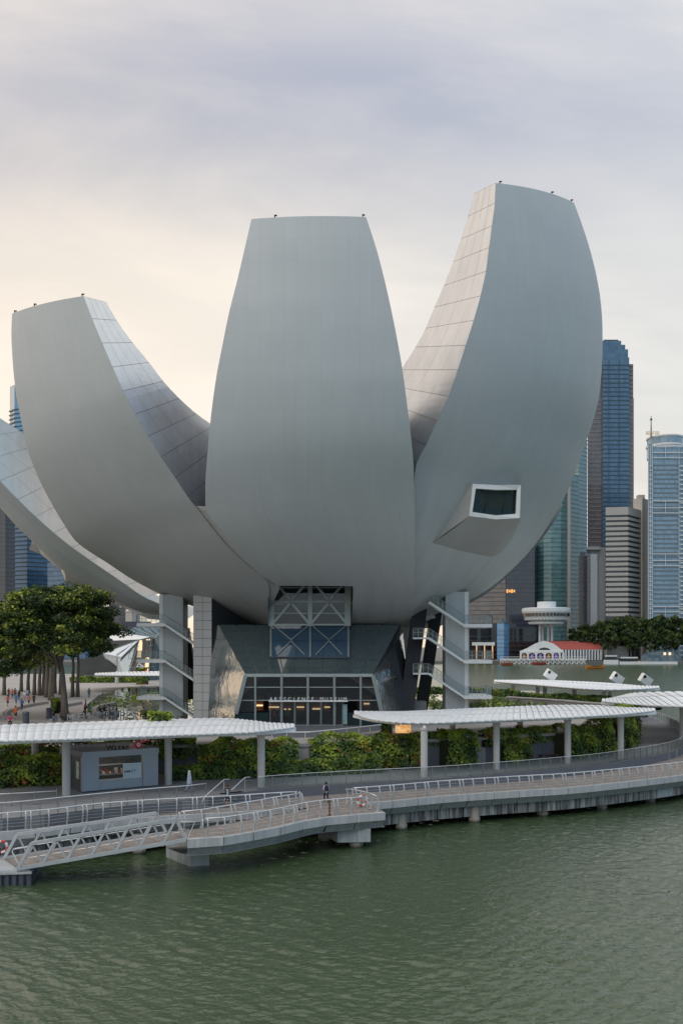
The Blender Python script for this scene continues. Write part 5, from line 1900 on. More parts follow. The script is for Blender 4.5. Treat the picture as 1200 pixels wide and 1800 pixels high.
def kb_(name, x0, x1, y0, y1, z0, z1, m, parent=None):
    return MB().box(((x0 + x1) / 2, (y0 + y1) / 2, (z0 + z1) / 2), (x1 - x0, y1 - y0, z1 - z0)).build(name, m, parent or kiosk, world=False)


kb_('floor', 0, KW, 0.03, KD, 0, 0.12, k_dark)
kb_('roof', -0.04, KW + 0.04, -0.06, KD, KH - 0.42, KH, k_roof)
kb_('fascia', -0.05, KW + 0.05, -0.14, -0.062, KH - 0.45, KH + 0.02, k_grey)
kb_('pier', 0, 1.3, -0.1, 0.4, 0.12, KH - 0.45, k_grey)
kb_('pier', KW - 1.25, KW, -0.1, 0.4, 0.12, KH - 0.45, k_grey)
kb_('back_wall', 0, KW, KD - 0.1, KD - 0.01, 0.12, KH - 0.42, k_in)
kb_('side_wall', KW - 0.1, KW - 0.01, 0.42, KD - 0.1, 0.12, KH - 0.42, k_dark)
sw = kb_('side_wall', 0.01, 0.10, 0.42, KD - 0.12, 0.12, KH - 0.42, k_dark)
kb_('side_panel', -0.06, 0.005, 2.9, KD, 0.0, KH - 0.42, k_roof)
kb_('side_opening', -0.05, 0.004, 3.5, 3.9, 0.5, KH - 0.75, mat('kiosk_menu_brown', (0.10, 0.055, 0.03), 0.6))
kb_('notice_board', -0.05, 0.005, 0.75, 1.45, 1.0, 2.35, mat('kiosk_poster', (0.45, 0.50, 0.42), 0.5, 0, 0.5, 4.0))
kb_('shop_window', 1.32, KW - 1.27, 0.16, 0.18, 0.85, KH - 0.46, pane_shop)
kb_('counter', 1.32, KW - 1.27, 0.0, 0.6, 0.12, 0.85, k_grey)
kb_('shelf', 1.5, KW - 1.5, 2.4, 2.8, 0.9, 1.0, k_grey)
kb_('shelf', 1.5, KW - 1.5, 3.8, 4.3, 1.5, 1.58, k_grey)
for q in range(3):
    kb_('strip_light', 1.6, KW - 1.6, 1.0 + q * 1.1, 1.08 + q * 1.1, KH - 0.5, KH - 0.46, emit_mat('kiosk_strip_light', (1.0, 0.86, 0.66), 7.0) if q == 0 else MATS['kiosk_strip_light'])
goods = [mat('goods_red', (0.45, 0.06, 0.04), 0.5), mat('goods_cream', (0.6, 0.52, 0.4), 0.5), mat('goods_brown', (0.2, 0.09, 0.05), 0.5), mat('goods_white', (0.7, 0.7, 0.68), 0.5)]
for q in range(14):
    x_ = 1.6 + q * 0.27
    kb_('goods', x_, x_ + 0.2, 2.45, 2.7, 1.0, 1.0 + 0.18 + 0.3 * ((q * 7) % 5) / 5, goods[(q * 5) % 4])
scr_ = kb_('screen', KW - 2.9, KW - 1.36, 0.05, 0.10, 0.55, 2.05, mat('kiosk_screen_panel', (0.52, 0.62, 0.66), 0.3, 0, 0.05))
for q, ch in enumerate('swell'):
    o = place('letter', letter(ch, 0.36, black_paint, 0.01), scr_, (KW - 2.75 + 0.2 * q, 0.03, 1.32), 0, False)
    o.rotation_euler = (math.radians(90), 0, 0)
kred = mat('kiosk_sign_red', (0.55, 0.03, 0.05), 0.4)
kred2 = mat('kiosk_sign_pale_red', (0.62, 0.22, 0.22), 0.4)
for q, ch in enumerate('WaterB'):
    o = place('letter', letter(ch, 0.62, black_paint if q < 5 else kred2, 0.04), kiosk, (2.2 + 0.33 * q + (0.1 if q else 0), -0.05, KH + 0.06), 0, False)
    o.rotation_euler = (math.radians(90), 0, 0)
for cx_, cz_ in ((4.55, 0.38), (5.12, 0.82)):
    ring_ = MB()
    pth = [(cx_ + 0.24 * math.cos(2 * math.pi * q / 14), -0.05, KH + cz_ + 0.24 * math.sin(2 * math.pi * q / 14)) for q in range(15)]
    ring_.tube(pth, 0.085, 6, False)
    ring_.build('sign_ring', kred, kiosk, world=False)
    disc = MB()
    disc.poly([(cx_ + 0.18 * math.cos(2 * math.pi * q / 14), -0.06, KH + cz_ + 0.18 * math.sin(2 * math.pi * q / 14)) for q in range(14)])
    disc.build('sign_disc', sign_white, kiosk, world=False)
    MB().box((cx_ + 0.02, -0.07, KH + cz_), (0.1, 0.02, 0.14)).build('sign_mark', kred, kiosk, world=False)
MB().tube([(4.2, -0.02, KH), (4.5, -0.02, KH + 0.3), (5.1, -0.02, KH + 0.75)], 0.03, 5).build('sign_stem', kred2, kiosk, world=False)

# forecourt handrail
hr = [G(478, 1294.5, Z_PLAZA), G(510, 1297, Z_PLAZA), G(545, 1296.5, Z_PLAZA), G(600, 1291, Z_PLAZA), G(640, 1286.5, Z_PLAZA), G(669, 1283, Z_PLAZA)]
fr_ = thing('handrail', 'low white curved handrail before the entrance forecourt', 'railing', hr[2])
MB().tube([p + Vector((0, 0, 0.55)) for p in hr], 0.06, 6).build('top_rail', frame_white, fr_)
for p, tn in polyline(hr, 1.8):
    MB().tube([p, p + Vector((0, 0, 0.55))], 0.03, 5).build('post', frame_white, fr_)
# lit golden box at the forecourt edge
gb = thing('lit_display', 'glowing golden display box behind the blossoming hedge', 'display', (G(708, 1291, Z_PLAZA).x, G(708, 1291, Z_PLAZA).y, Z_PLAZA))
gg = G(708, 1291, Z_PLAZA)
gold = NT('golden_lit_panel')
_n = gold.noise(gold.coords('Object'), 1.6, 4, 0.7)
_e = gold.node('ShaderNodeEmission', {'Color': gold.ramp(_n, [(0.35, (0.05, 0.02, 0.01)), (0.5, (0.9, 0.45, 0.15)), (0.7, (1.0, 0.72, 0.40))]), 'Strength': 0.5})
gold.l.new(_e.outputs[0], gold.out.inputs[0])
MB().box((gg.x, gg.y, Z_PLAZA + 0.75), (1.55, 0.3, 1.2)).build('lit_face', gold.mat, gb)
MB().box((gg.x, gg.y, Z_PLAZA + 0.07), (1.7, 0.5, 0.14)).build('base', post_steel, gb)
# bins on the plaza
for px, py, lab in ((46, 1271, 'grey litter bin nearest the canopy, beside the runner in orange'), (87, 1263, 'grey litter bin in the middle, left of the big tree trunk'), (94.5, 1240, 'farthest grey litter bin, behind the big tree trunk')):
    g = G(px, py, Z_PLAZA)
    bn = thing('litter_bin', lab, 'bin', g, 0, 'litter bins on the plaza')
    MB().lathe([(0.36, 0), (0.38, 0.05), (0.38, 1.05), (0.34, 1.08)], (0, 0, 0), 14).build('body', MATS.get('bin_grey') or mat('bin_grey', (0.07, 0.08, 0.10), 0.5), bn, world=False)
    MB().lathe([(0.40, 1.09), (0.40, 1.15), (0.30, 1.32), (0.12, 1.34), (0, 1.34)], (0, 0, 0), 14).build('lid', MATS['bin_grey'], bn, world=False)
    for sx in (-1, 1):
        MB().box((0.3 * sx, 0, 1.2), (0.06, 0.3, 0.24)).build('handle', post_steel, bn, world=False)


# ------------------------------------------------------------------ trees
def tree(label, base, height, crown_r, trunk_r, n_clump, per, leaf, seed, palette, group='trees on the plaza', flat=0.55, crown_lo=0.42, lean=0.0, name='tree', weights=None):
    rng = np.random.default_rng(seed)
    t = thing(name, label, 'tree', base, 0, group)
    b = Vector(base)
    top = b + Vector((lean * height, 0, height * 0.55))
    m = MB()
    path = [b + Vector((0, 0, -0.2)), b + Vector((lean * height * 0.15, 0, height * 0.15)), b.lerp(top, 0.6) + Vector((0.15, 0, 0)), top]
    m.tube(path, [trunk_r * 1.35, trunk_r, trunk_r * 0.8, trunk_r * 0.55], 9)
    limbs = []
    for k in range(9):
        a = 2 * math.pi * k / 9 + rng.uniform(-0.3, 0.3)
        s = b.lerp(top, rng.uniform(0.62, 1.0))
        e = Vector((b.x + math.cos(a) * crown_r * rng.uniform(0.5, 0.8), b.y + math.sin(a) * crown_r * rng.uniform(0.5, 0.8), b.z + height * rng.uniform(0.6, 0.9)))
        md = s.lerp(e, 0.5) + Vector((0, 0, height * 0.05))
        m.tube([s, md, e], [trunk_r * 0.42, trunk_r * 0.28, trunk_r * 0.08], 6)
        limbs.append((s, md, e))
    m.build('trunk', bark, t, smooth=True)
    cen = np.array([b.x + lean * height * 0.6, b.y, b.z + height * (crown_lo + (1 - crown_lo) * 0.5)])
    half = np.array([crown_r, crown_r, height * (1 - crown_lo) * 0.5])
    # clumps on the crown shell and inside
    d = rng.normal(0, 1, (n_clump, 3))
    d /= np.linalg.norm(d, axis=1, keepdims=True)
    d[:, 2] = np.where(d[:, 2] < -0.55, -d[:, 2], d[:, 2])
    rad = rng.uniform(0.55, 1.0, n_clump) ** 0.7 * (1 + 0.16 * np.sin(d[:, 0] * 5 + seed) + 0.12 * np.sin(d[:, 2] * 7 + d[:, 1] * 4))
    cc = cen + d * half * rad[:, None]
    cr = crown_r * rng.uniform(0.13, 0.25, n_clump)
    q = rng.normal(0, 1, (n_clump, per, 3))
    q /= np.linalg.norm(q, axis=2, keepdims=True)
    q *= rng.uniform(0.45, 1.05, (n_clump, per, 1))
    ctr = cc[:, None, :] + q * cr[:, None, None] * np.array([1.15, 1.15, flat])
    nr = q * np.array([0.5, 0.5, 0.6]) + np.array([0, 0, 0.75])
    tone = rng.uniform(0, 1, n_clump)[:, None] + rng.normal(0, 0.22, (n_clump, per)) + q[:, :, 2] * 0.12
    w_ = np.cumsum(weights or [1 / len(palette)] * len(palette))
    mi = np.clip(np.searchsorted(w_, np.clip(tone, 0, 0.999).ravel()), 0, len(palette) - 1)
    me = leaf_mesh('crown', ctr.reshape(-1, 3), nr.reshape(-1, 3), leaf, list(palette), mi, 0.5, rng)
    o = link(bpy.data.objects.new('crown', me))
    attach(o, t)
    return t


bg = G(115, 1266, Z_PLAZA)
tree('big spreading tree with a mottled pale trunk beside the pond letters', bg, 16.3, 6.6, 0.40, 190, 190, 0.20, 5, (leaf_shade, leaf_tree, leaf_olive, leaf_lime), crown_lo=0.36, lean=-0.05, weights=[0.42, 0.36, 0.14, 0.08], flat=0.5)
tree('dark leafy tree overhanging from the left edge', (G(-25, 1262, Z_PLAZA).x, 112, Z_PLAZA), 14.5, 7.2, 0.42, 160, 170, 0.21, 9, (leaf_shade, leaf_tree, leaf_olive, leaf_lime), crown_lo=0.16, weights=[0.55, 0.32, 0.08, 0.05])
trunk_px = [(50, 1219), (61, 1222), (70, 1223), (77, 1222), (83, 1226), (90, 1231), (97, 1219), (107, 1221), (128, 1225), (137, 1225), (38, 1216), (8, 1222)]
tl = ['first', 'second', 'third', 'fourth', 'fifth', 'sixth', 'seventh', 'eighth', 'ninth', 'tenth']
for k, (px, py) in enumerate(trunk_px):
    g = G(px, py, Z_PLAZA)
    lab = f'{tl[k]} slim tree from the left in the row of trunks behind the walkers' if k < 10 else ('slim tree just left of the row of trunks' if k == 10 else 'slim tree at the far left edge behind the walkers')
    tree(lab, g, 15.0 + (k * 37 % 5) * 0.6, 5.2, 0.40 if k in (4, 5) else 0.30, 56, 100, 0.33, 20 + k, (leaf_shade, leaf_tree, leaf_olive), crown_lo=0.30, weights=[0.6, 0.34, 0.06])
hedge('small round bush at the foot of the big tree', [(gxy(101, 1252, Z_PLAZA)), (gxy(108, 1254, Z_PLAZA))], 1.6, Z_PLAZA, [1.7, 1.5], leaf=0.16, name='shrub')

# ------------------------------------------------------------------ people
SKIN = [mat('skin_light', (0.55, 0.36, 0.26), 0.55, 0, 0.05), mat('skin_tan', (0.34, 0.20, 0.13), 0.55, 0, 0.05), mat('skin_dark', (0.17, 0.10, 0.07), 0.55, 0, 0.05)]
CLOTH = {}


def cloth(c):
    k = 'cloth_%02d_%02d_%02d' % tuple(int(x * 99) for x in c)
    if k not in MATS:
        mat(k, c, 0.85, 0, 0.12, 3.0)
    return MATS[k]


POSES = {}


def pose_mesh(pose):
    """one continuous skinned body, 1.72 m tall, facing -y; returns mesh and face zones"""
    if pose in POSES:
        return POSES[pose]
    J = {'pelvis': (0, 0, 0.94), 'spine': (0, -0.01, 1.15), 'chest': (0, 0.0, 1.34), 'neck': (0, 0.0, 1.47), 'head': (0, -0.02, 1.60), 'crown': (0, -0.01, 1.68)}
    if pose == 'stand':
        for s, n in ((1, 'l'), (-1, 'r')):
            J.update({n + 'hip': (0.10 * s, 0, 0.90), n + 'knee': (0.11 * s, -0.02, 0.49), n + 'ankle': (0.11 * s, 0.02, 0.09), n + 'toe': (0.13 * s, -0.13, 0.045),
                      n + 'sho': (0.18 * s, 0, 1.40), n + 'elb': (0.23 * s, 0.03, 1.12), n + 'wri': (0.22 * s, -0.06, 0.87), n + 'hand': (0.21 * s, -0.09, 0.79)})
    elif pose == 'phone':
        for s, n in ((1, 'l'), (-1, 'r')):
            J.update({n + 'hip': (0.10 * s, 0, 0.90), n + 'knee': (0.11 * s, -0.02, 0.49), n + 'ankle': (0.11 * s, 0.02, 0.09), n + 'toe': (0.13 * s, -0.13, 0.045),
                      n + 'sho': (0.18 * s, 0, 1.40), n + 'elb': (0.25 * s, -0.12, 1.18), n + 'wri': (0.12 * s, -0.28, 1.38), n + 'hand': (0.06 * s, -0.30, 1.46)})
    elif pose in ('walk', 'run'):
        k = 1.0 if pose == 'walk' else 1.55
        J.update({'lhip': (0.10, 0, 0.90), 'lknee': (0.11, -0.17 * k, 0.52), 'lankle': (0.11, -0.20 * k + (0.1 if k > 1 else 0), 0.12), 'ltoe': (0.12, -0.33 * k, 0.08),
                  'rhip': (-0.10, 0, 0.90), 'rknee': (-0.11, 0.06, 0.50), 'rankle': (-0.11, 0.30 * k, 0.16 if k == 1 else 0.34), 'rtoe': (-0.12, 0.24 * k, 0.05 if k == 1 else 0.20),
                  'lsho': (0.18, 0, 1.40), 'lelb': (0.23, 0.17 * k, 1.16), 'lwri': (0.21, 0.14, 0.93 if k == 1 else 1.05), 'lhand': (0.20, 0.12, 0.85 if k == 1 else 1.05),
                  'rsho': (-0.18, 0, 1.40), 'relb': (-0.23, -0.08 * k, 1.13), 'rwri': (-0.20, -0.26, 0.98 if k == 1 else 1.2), 'rhand': (-0.18, -0.32, 0.93 if k == 1 else 1.25)})
    elif pose == 'sit':
        for n in list(J):
            x, y, z = J[n]
            J[n] = (x, y + 0.05, z - 0.47)
        for s, n in ((1, 'l'), (-1, 'r')):
            J.update({n + 'hip': (0.10 * s, 0, 0.46), n + 'knee': (0.13 * s, -0.42, 0.50), n + 'ankle': (0.13 * s, -0.46, 0.10), n + 'toe': (0.13 * s, -0.62, 0.05),
                      n + 'sho': (0.18 * s, 0.05, 0.93), n + 'elb': (0.24 * s, -0.05, 0.66), n + 'wri': (0.14 * s, -0.28, 0.58), n + 'hand': (0.10 * s, -0.35, 0.57)})
    R = {'pelvis': (0.155, 0.115), 'spine': (0.135, 0.10), 'chest': (0.165, 0.115), 'neck': (0.055, 0.06), 'head': (0.082, 0.098), 'crown': (0.06, 0.07)}
    for n in 'lr':
        R.update({n + 'hip': (0.095, 0.10), n + 'knee': (0.062, 0.065), n + 'ankle': (0.042, 0.045), n + 'toe': (0.04, 0.032), n + 'sho': (0.065, 0.065), n + 'elb': (0.045, 0.045), n + 'wri': (0.032, 0.032), n + 'hand': (0.04, 0.025)})
    bones = [('pelvis', 'spine', 'top'), ('spine', 'chest', 'top'), ('chest', 'neck', 'top'), ('neck', 'head', 'skin'), ('head', 'crown', 'skin')]
    for n in 'lr':
        bones += [('pelvis', n + 'hip', 'leg'), (n + 'hip', n + 'knee', 'leg'), (n + 'knee', n + 'ankle', 'calf'), (n + 'ankle', n + 'toe', 'shoe'),
                  ('chest', n + 'sho', 'top'), (n + 'sho', n + 'elb', 'sleeve'), (n + 'elb', n + 'wri', 'arm'), (n + 'wri', n + 'hand', 'skin')]
    names = list(J)
    me = bpy.data.meshes.new('body')
    me.from_pydata([J[n] for n in names], [(names.index(a), names.index(b)) for a, b, _ in bones], [])
    ob = bpy.data.objects.new('body_src', me)
    COL.objects.link(ob)
    md = ob.modifiers.new('skin', 'SKIN')
    md.use_smooth_shade = True
    for i, n in enumerate(names):
        sv = me.skin_vertices[0].data[i]
        sv.radius = R[n]
        sv.use_root = n == 'pelvis'
    sb = ob.modifiers.new('sub', 'SUBSURF')
    sb.levels = sb.render_levels = 1
    dg = bpy.context.evaluated_depsgraph_get()
    out = bpy.data.meshes.new_from_object(ob.evaluated_get(dg))
    bpy.data.objects.remove(ob)
    zones = []
    for f in out.polygons:
        c = f.center
        best, bz = 1e9, 'top'
        for a, b, zn in bones:
            A, B = Vector(J[a]), Vector(J[b])
            d = B - A
            u = min(max((c - A).dot(d) / d.length_squared, 0), 1)
            dist = (c - (A + d * u)).length - (R[a][0] * (1 - u) + R[b][0] * u) * 0.8
            if dist < best:
                best, bz = dist, zn
        zones.append(bz)
    POSES[pose] = (out, zones, Vector(J['head']), Vector(J['chest']))
    return POSES[pose]


ZID = {'skin': 0, 'top': 1, 'leg': 2, 'shoe': 3}


def person(label, loc, pose='stand', rot=0.0, top=(0.5, 0.5, 0.5), bottom=(0.05, 0.05, 0.07), skin=1, hair=(0.02, 0.016, 0.014), long_leg=True, long_sleeve=False, scale=1.0, extras=(), group=None):
    src, zones, hd, ch = pose_mesh(pose)
    me = src.copy()
    me.materials.clear()
    for m_ in (SKIN[skin], cloth(top), cloth(bottom), cloth((0.05, 0.05, 0.055))):
        me.materials.append(m_)
    mp = {'skin': 0, 'top': 1, 'sleeve': 1, 'arm': 1 if long_sleeve else 0, 'leg': 2, 'calf': 2 if long_leg else 0, 'shoe': 3}
    me.polygons.foreach_set('material_index', [mp[z] for z in zones])
    t = thing('person', label, 'person', loc, rot, group)
    t.scale = (scale,) * 3
    bo = link(bpy.data.objects.new('body', me)); bo.parent = t
    hm = MB().lathe([(0.0, 0.125), (0.06, 0.115), (0.098, 0.07), (0.105, 0.0), (0.085, -0.06)], (hd.x, hd.y + 0.025, hd.z + 0.02), 12)
    if 'scarf' in extras:
        hm = MB().lathe([(0.0, 0.14), (0.08, 0.125), (0.112, 0.05), (0.108, -0.06), (0.11, -0.14), (0.165, -0.24), (0.14, -0.26)], (hd.x, hd.y + 0.025, hd.z + 0.02), 14)
    h = hm.build('headscarf' if 'scarf' in extras else 'hair', cloth(hair), t, smooth=True, world=False)
    # face: nose, eyes
    fm = MB().box((hd.x, hd.y - 0.105, hd.z - 0.005), (0.022, 0.03, 0.035))
    fm.build('nose', SKIN[skin], t, world=False)
    for s in (-1, 1):
        MB().box((hd.x + 0.034 * s, hd.y - 0.092, hd.z + 0.025), (0.02, 0.012, 0.012)).build('eye', cloth((0.02, 0.02, 0.02)), t, world=False)
    if 'backpack' in extras:
        b = MB()
        b.lathe([(0.0, -0.26), (0.13, -0.24), (0.155, -0.1), (0.15, 0.08), (0.10, 0.2), (0.0, 0.22)], (ch.x, 0, 0), 12)
        b.v = [(v[0], v[1] * 0.6 + ch.y + 0.19, v[2] + ch.z - 0.06) for v in b.v]
        b.build('backpack', cloth((0.02, 0.022, 0.045)), t, smooth=True, world=False)
        for s in (-1, 1):
            MB().tube([(0.09 * s, ch.y + 0.12, ch.z + 0.12), (0.10 * s, ch.y - 0.02, ch.z + 0.16), (0.11 * s, ch.y - 0.13, ch.z + 0.02), (0.10 * s, ch.y + 0.1, ch.z - 0.18)], 0.025, 5).build('strap', cloth((0.02, 0.022, 0.045)), t, world=False)
    if 'skirt' in extras:
        MB().lathe([(0.15, 1.05), (0.19, 0.92), (0.26, 0.55), (0.25, 0.5)], (0, 0, 0), 14).build('skirt', cloth(bottom), t, smooth=True, world=False)
    if 'robe' in extras:
        MB().lathe([(0.15, 1.30), (0.165, 1.1), (0.18, 0.95), (0.20, 0.74), (0.19, 0.72)], (0, 0, 0), 14).build('tunic', cloth(top), t, smooth=True, world=False)
    if 'camera' in extras:
        MB().box((0, -0.34, hd.z - 0.1), (0.13, 0.08, 0.09)).build('phone', cloth((0.02, 0.02, 0.02)), t, world=False)
    if 'shirt_open' in extras:
        MB().box((0, ch.y - 0.115, ch.z - 0.15), (0.14, 0.03, 0.42)).build('undershirt', cloth((0.45, 0.60, 0.68)), t, world=False)
    return t


person('person with a dark backpack and lilac shirt walking away on the boardwalk', G(573, 1412.5, Z_DECK + 0.01), 'walk', math.pi + 0.2, (0.42, 0.42, 0.60), (0.015, 0.016, 0.025), 1, extras=('backpack',), scale=0.98)
person('person in dark open shirt and shorts photographing from the left boardwalk', G(400, 1420, Z_DECK + 0.01), 'phone', 0.1, (0.03, 0.045, 0.06), (0.03, 0.03, 0.035), 1, (0.07, 0.035, 0.02), False, extras=('camera', 'shirt_open'), scale=1.02)
person('person in a white headscarf and pale blue clothes beside the kiosk', G(333, 1393.5, Z_PROM + 0.01), 'walk', 1.2, (0.48, 0.53, 0.64), (0.34, 0.45, 0.66), 1, (0.62, 0.59, 0.58), True, True, extras=('scarf', 'robe'))
plz = [
    (28, 1266, 'run', math.pi, (0.75, 0.16, 0.03), (0.02, 0.02, 0.02), False, 'runner in a bright orange shirt and black shorts beside the nearest bin'),
    (14, 1242.5, 'run', math.pi, (0.62, 0.10, 0.16), (0.03, 0.03, 0.04), False, 'runner in a pink top at the left edge of the plaza'),
    (39, 1249.5, 'walk', math.pi, (0.06, 0.16, 0.50), (0.03, 0.04, 0.10), False, 'person in a royal blue top in the middle of the walking group'),
    (29, 1239, 'walk', math.pi, (0.08, 0.24, 0.55), (0.08, 0.12, 0.25), True, 'person in a light blue top just ahead of the orange runner'),
    (51, 1241, 'walk', math.pi, (0.60, 0.20, 0.16), (0.04, 0.04, 0.05), False, 'person in a coral top at the right of the walking group'),
    (60, 1240.5, 'walk', math.pi, (0.03, 0.03, 0.035), (0.03, 0.03, 0.035), False, 'person all in black at the right end of the walking group'),
    (44, 1233, 'walk', 0.2, (0.65, 0.66, 0.70), (0.2, 0.22, 0.30), True, 'person in a white top behind the walking group'),
    (34, 1232, 'stand', 0.5, (0.03, 0.03, 0.035), (0.06, 0.06, 0.08), True, 'person in a black top behind the walking group'),
    (22, 1228.5, 'walk', math.pi, (0.66, 0.13, 0.06), (0.05, 0.05, 0.05), False, 'person in an orange red top far back by the trees'),
    (16, 1227, 'walk', 0.0, (0.05, 0.05, 0.06), (0.05, 0.05, 0.06), True, 'person in dark clothes far back at the left'),
    (27, 1227, 'walk', 0.0, (0.10, 0.08, 0.06), (0.04, 0.04, 0.05), True, 'person in a brown top far back between two others'),
    (49, 1229, 'stand', 1.0, (0.50, 0.55, 0.68), (0.15, 0.2, 0.35), True, 'person in a pale blue shirt far back under the tree'),
    (151, 1252, 'stand', 2.0, (0.22, 0.03, 0.06), (0.20, 0.03, 0.05), True, 'person in a maroon dress standing by the pond steps'),
    (157, 1227, 'stand', 0.4, (0.05, 0.16, 0.20), (0.04, 0.06, 0.09), True, 'person in a teal top standing far back by the pond'),
    (482, 1273, 'stand', 2.6, (0.45, 0.08, 0.08), (0.08, 0.05, 0.05), True, 'person in a red top at the left entrance door'),
    (494, 1274, 'walk', 2.9, (0.10, 0.26, 0.62), (0.06, 0.07, 0.10), True, 'person in a bright blue top at the entrance doors'),
    (505, 1272, 'stand', 0.3, (0.30, 0.24, 0.20), (0.06, 0.05, 0.05), True, 'person in a tan top just inside the entrance doors'),
    (190, 1306, 'walk', 1.5, (0.03, 0.03, 0.04), (0.03, 0.03, 0.04), True, 'person in black crossing behind the kiosk sign'),
    (272, 1316, 'walk', 1.4, (0.05, 0.05, 0.06), (0.40, 0.28, 0.22), False, 'person in a black top walking right of the kiosk roof'),
    (306, 1309, 'walk', -1.4, (0.08, 0.16, 0.34), (0.06, 0.08, 0.14), True, 'person in blue walking behind the middle left column'),
    (160, 1306, 'walk', 1.5, (0.18, 0.05, 0.04), (0.30, 0.2, 0.16), False, 'person in dark red above the kiosk roof'),
]
for k, (px, py, ps, ro, tp, bt, ll, lab) in enumerate(plz):
    person(lab, G(px, py, Z_PLAZA + 0.02), ps, ro, tp, bt, k % 3, long_leg=ll, extras=(('skirt',) if 'dress' in lab else ()), group='people on the plaza')
seat = [(18, 1275, (0.5, 0.06, 0.14), 'person in magenta sitting by the canopy at the far left'), (94, 1268, (0.04, 0.04, 0.05), 'person in black sitting left of the big tree trunk'), (107, 1268, (0.12, 0.08, 0.08), 'person in brown sitting against the big tree trunk'),
        (176, 1257, (0.03, 0.03, 0.04), 'person in black at the left end of the seated group by the letters'), (184, 1256, (0.05, 0.04, 0.05), 'second seated person from the left, dark top, by the letters'), (192, 1255, (0.55, 0.56, 0.62), 'seated person in a white top in the middle of the group by the letters'),
        (199, 1256, (0.35, 0.42, 0.55), 'seated person in a pale blue top in the group by the letters'), (205, 1257, (0.03, 0.035, 0.05), 'person in navy at the right end of the seated group by the letters'), (149, 1263, (0.06, 0.06, 0.07), 'person in grey sitting alone between the letters')]
for k, (px, py, tp, lab) in enumerate(seat):
    g = G(px, py, Z_PLAZA + 0.01)
    person(lab, g, 'sit', 0.4 + 0.7 * k, tp, (0.10, 0.15, 0.28) if k % 2 else (0.03, 0.03, 0.04), k % 3, group='people sitting by the pond')
    so = thing('seat_block', 'low stone block under the ' + lab.split(' sitting by')[0].split(' sitting alone')[0].split(' sitting against')[0].split(' of the seated')[0].split(' in the middle')[0].split(' in the group')[0].split(', dark')[0], 'seat', g, 0.4 + 0.7 * k, 'stone seat blocks by the pond')
    MB().box((0, 0.1, 0.16), (0.5, 0.42, 0.32)).build('block', planter_stone, so, world=False)

# ------------------------------------------------------------------ across the bay
def tower_glass(name, a, b, frame, cell=(3.2, 3.6), rough=0.08, lit=0.0, metal=0.0, spec=0.8):
    """glass curtain wall: cells of uneven tone, thin frame lines, a few lit rooms"""
    t = NT(name)
    tc = t.node('ShaderNodeTexCoord')
    sp = t.node('ShaderNodeSeparateXYZ', {'Vector': tc.outputs['Object']})
    hx = t.math('ADD', sp.outputs['X'], t.math('MULTIPLY', sp.outputs['Y'], 0.83))
    cx = t.math('FLOOR', t.math('DIVIDE', hx, cell[0]))
    cz = t.math('FLOOR', t.math('DIVIDE', sp.outputs['Z'], cell[1]))
    cv = t.node('ShaderNodeCombineXYZ', {0: cx, 1: cz, 2: 0.0})
    wn_ = t.node('ShaderNodeTexWhiteNoise', {'Vector': cv.outputs[0]}, noise_dimensions='3D')
    col = t.mix(wn_.outputs['Value'], a, b)
    big = t.noise(tc.outputs['Object'], 0.02, 4, 0.6)
    col = t.mix(t.math('MULTIPLY', big, 0.6), col, tuple(c * 0.7 for c in a))
    fx = t.math('FRACT', t.math('DIVIDE', hx, cell[0]))
    ln = t.math('LESS_THAN', fx, 0.12)
    col = t.mix(t.math('MULTIPLY', ln, 0.7), col, frame)
    bs = t.bsdf(col, rough, metal)
    bs.inputs['Specular IOR Level'].default_value = spec
    if lit:
        on = t.math('LESS_THAN', t.math('FRACT', t.math('MULTIPLY', wn_.outputs['Value'], 7.31)), lit)
        t.put(bs.inputs['Emission Color'], (1.0, 0.72, 0.42))
        t.put(bs.inputs['Emission Strength'], t.math('MULTIPLY', on, 0.7))
    return t.mat


def foot(px0, pxc, px1, Y, dl, dr):
    """plan of a tower whose near corner shows at pxc: far-left, near, far-right, back"""
    A, B, C_ = P(px0, HOR, Y + dl), P(pxc, HOR, Y), P(px1, HOR, Y + dr)
    D = A + C_ - B
    return [(A.x, A.y), (B.x, B.y), (C_.x, C_.y), (D.x, D.y)]


def grow(fp, d):
    cx = sum(p[0] for p in fp) / len(fp); cy = sum(p[1] for p in fp) / len(fp)
    out = []
    for x, y in fp:
        v = Vector((x - cx, y - cy))
        v = v * (1 + d / max(v.length, 0.1))
        out.append((cx + v.x, cy + v.y))
    return out


def ztop(py, Y):
    return P(600, py, Y).z


def tower(label, fp, z1, glass, band, floor_h=4.0, band_h=1.1, z0=2.0, proud=0.35, roof=None, name='office_tower', group='towers across the bay', top_band=0.0):
    cx = sum(p[0] for p in fp) / len(fp); cy = sum(p[1] for p in fp) / len(fp)
    t = thing(name, label, 'tower', (cx, cy, z0), 0, group)
    MB().prism(fp, z0, z1).build('glass_body', glass, t)
    ring = grow(fp, proud)
    me = MB().prism(ring, 0, band_h).mesh('floor_band', band)
    n = int((z1 - z0) / floor_h)
    for k in range(1, n):
        place('floor_band', me, t, (0, 0, z0 + k * floor_h))
    MB().prism(grow(fp, proud * 1.1), z1 - (top_band or band_h), z1 + 0.4).build('parapet', roof or band, t)
    MB().box((cx, cy, z1 + 2.2), (abs(fp[2][0] - fp[0][0]) * 0.4, 6, 3.6)).build('roof_plant', roof or band, t)
    return t


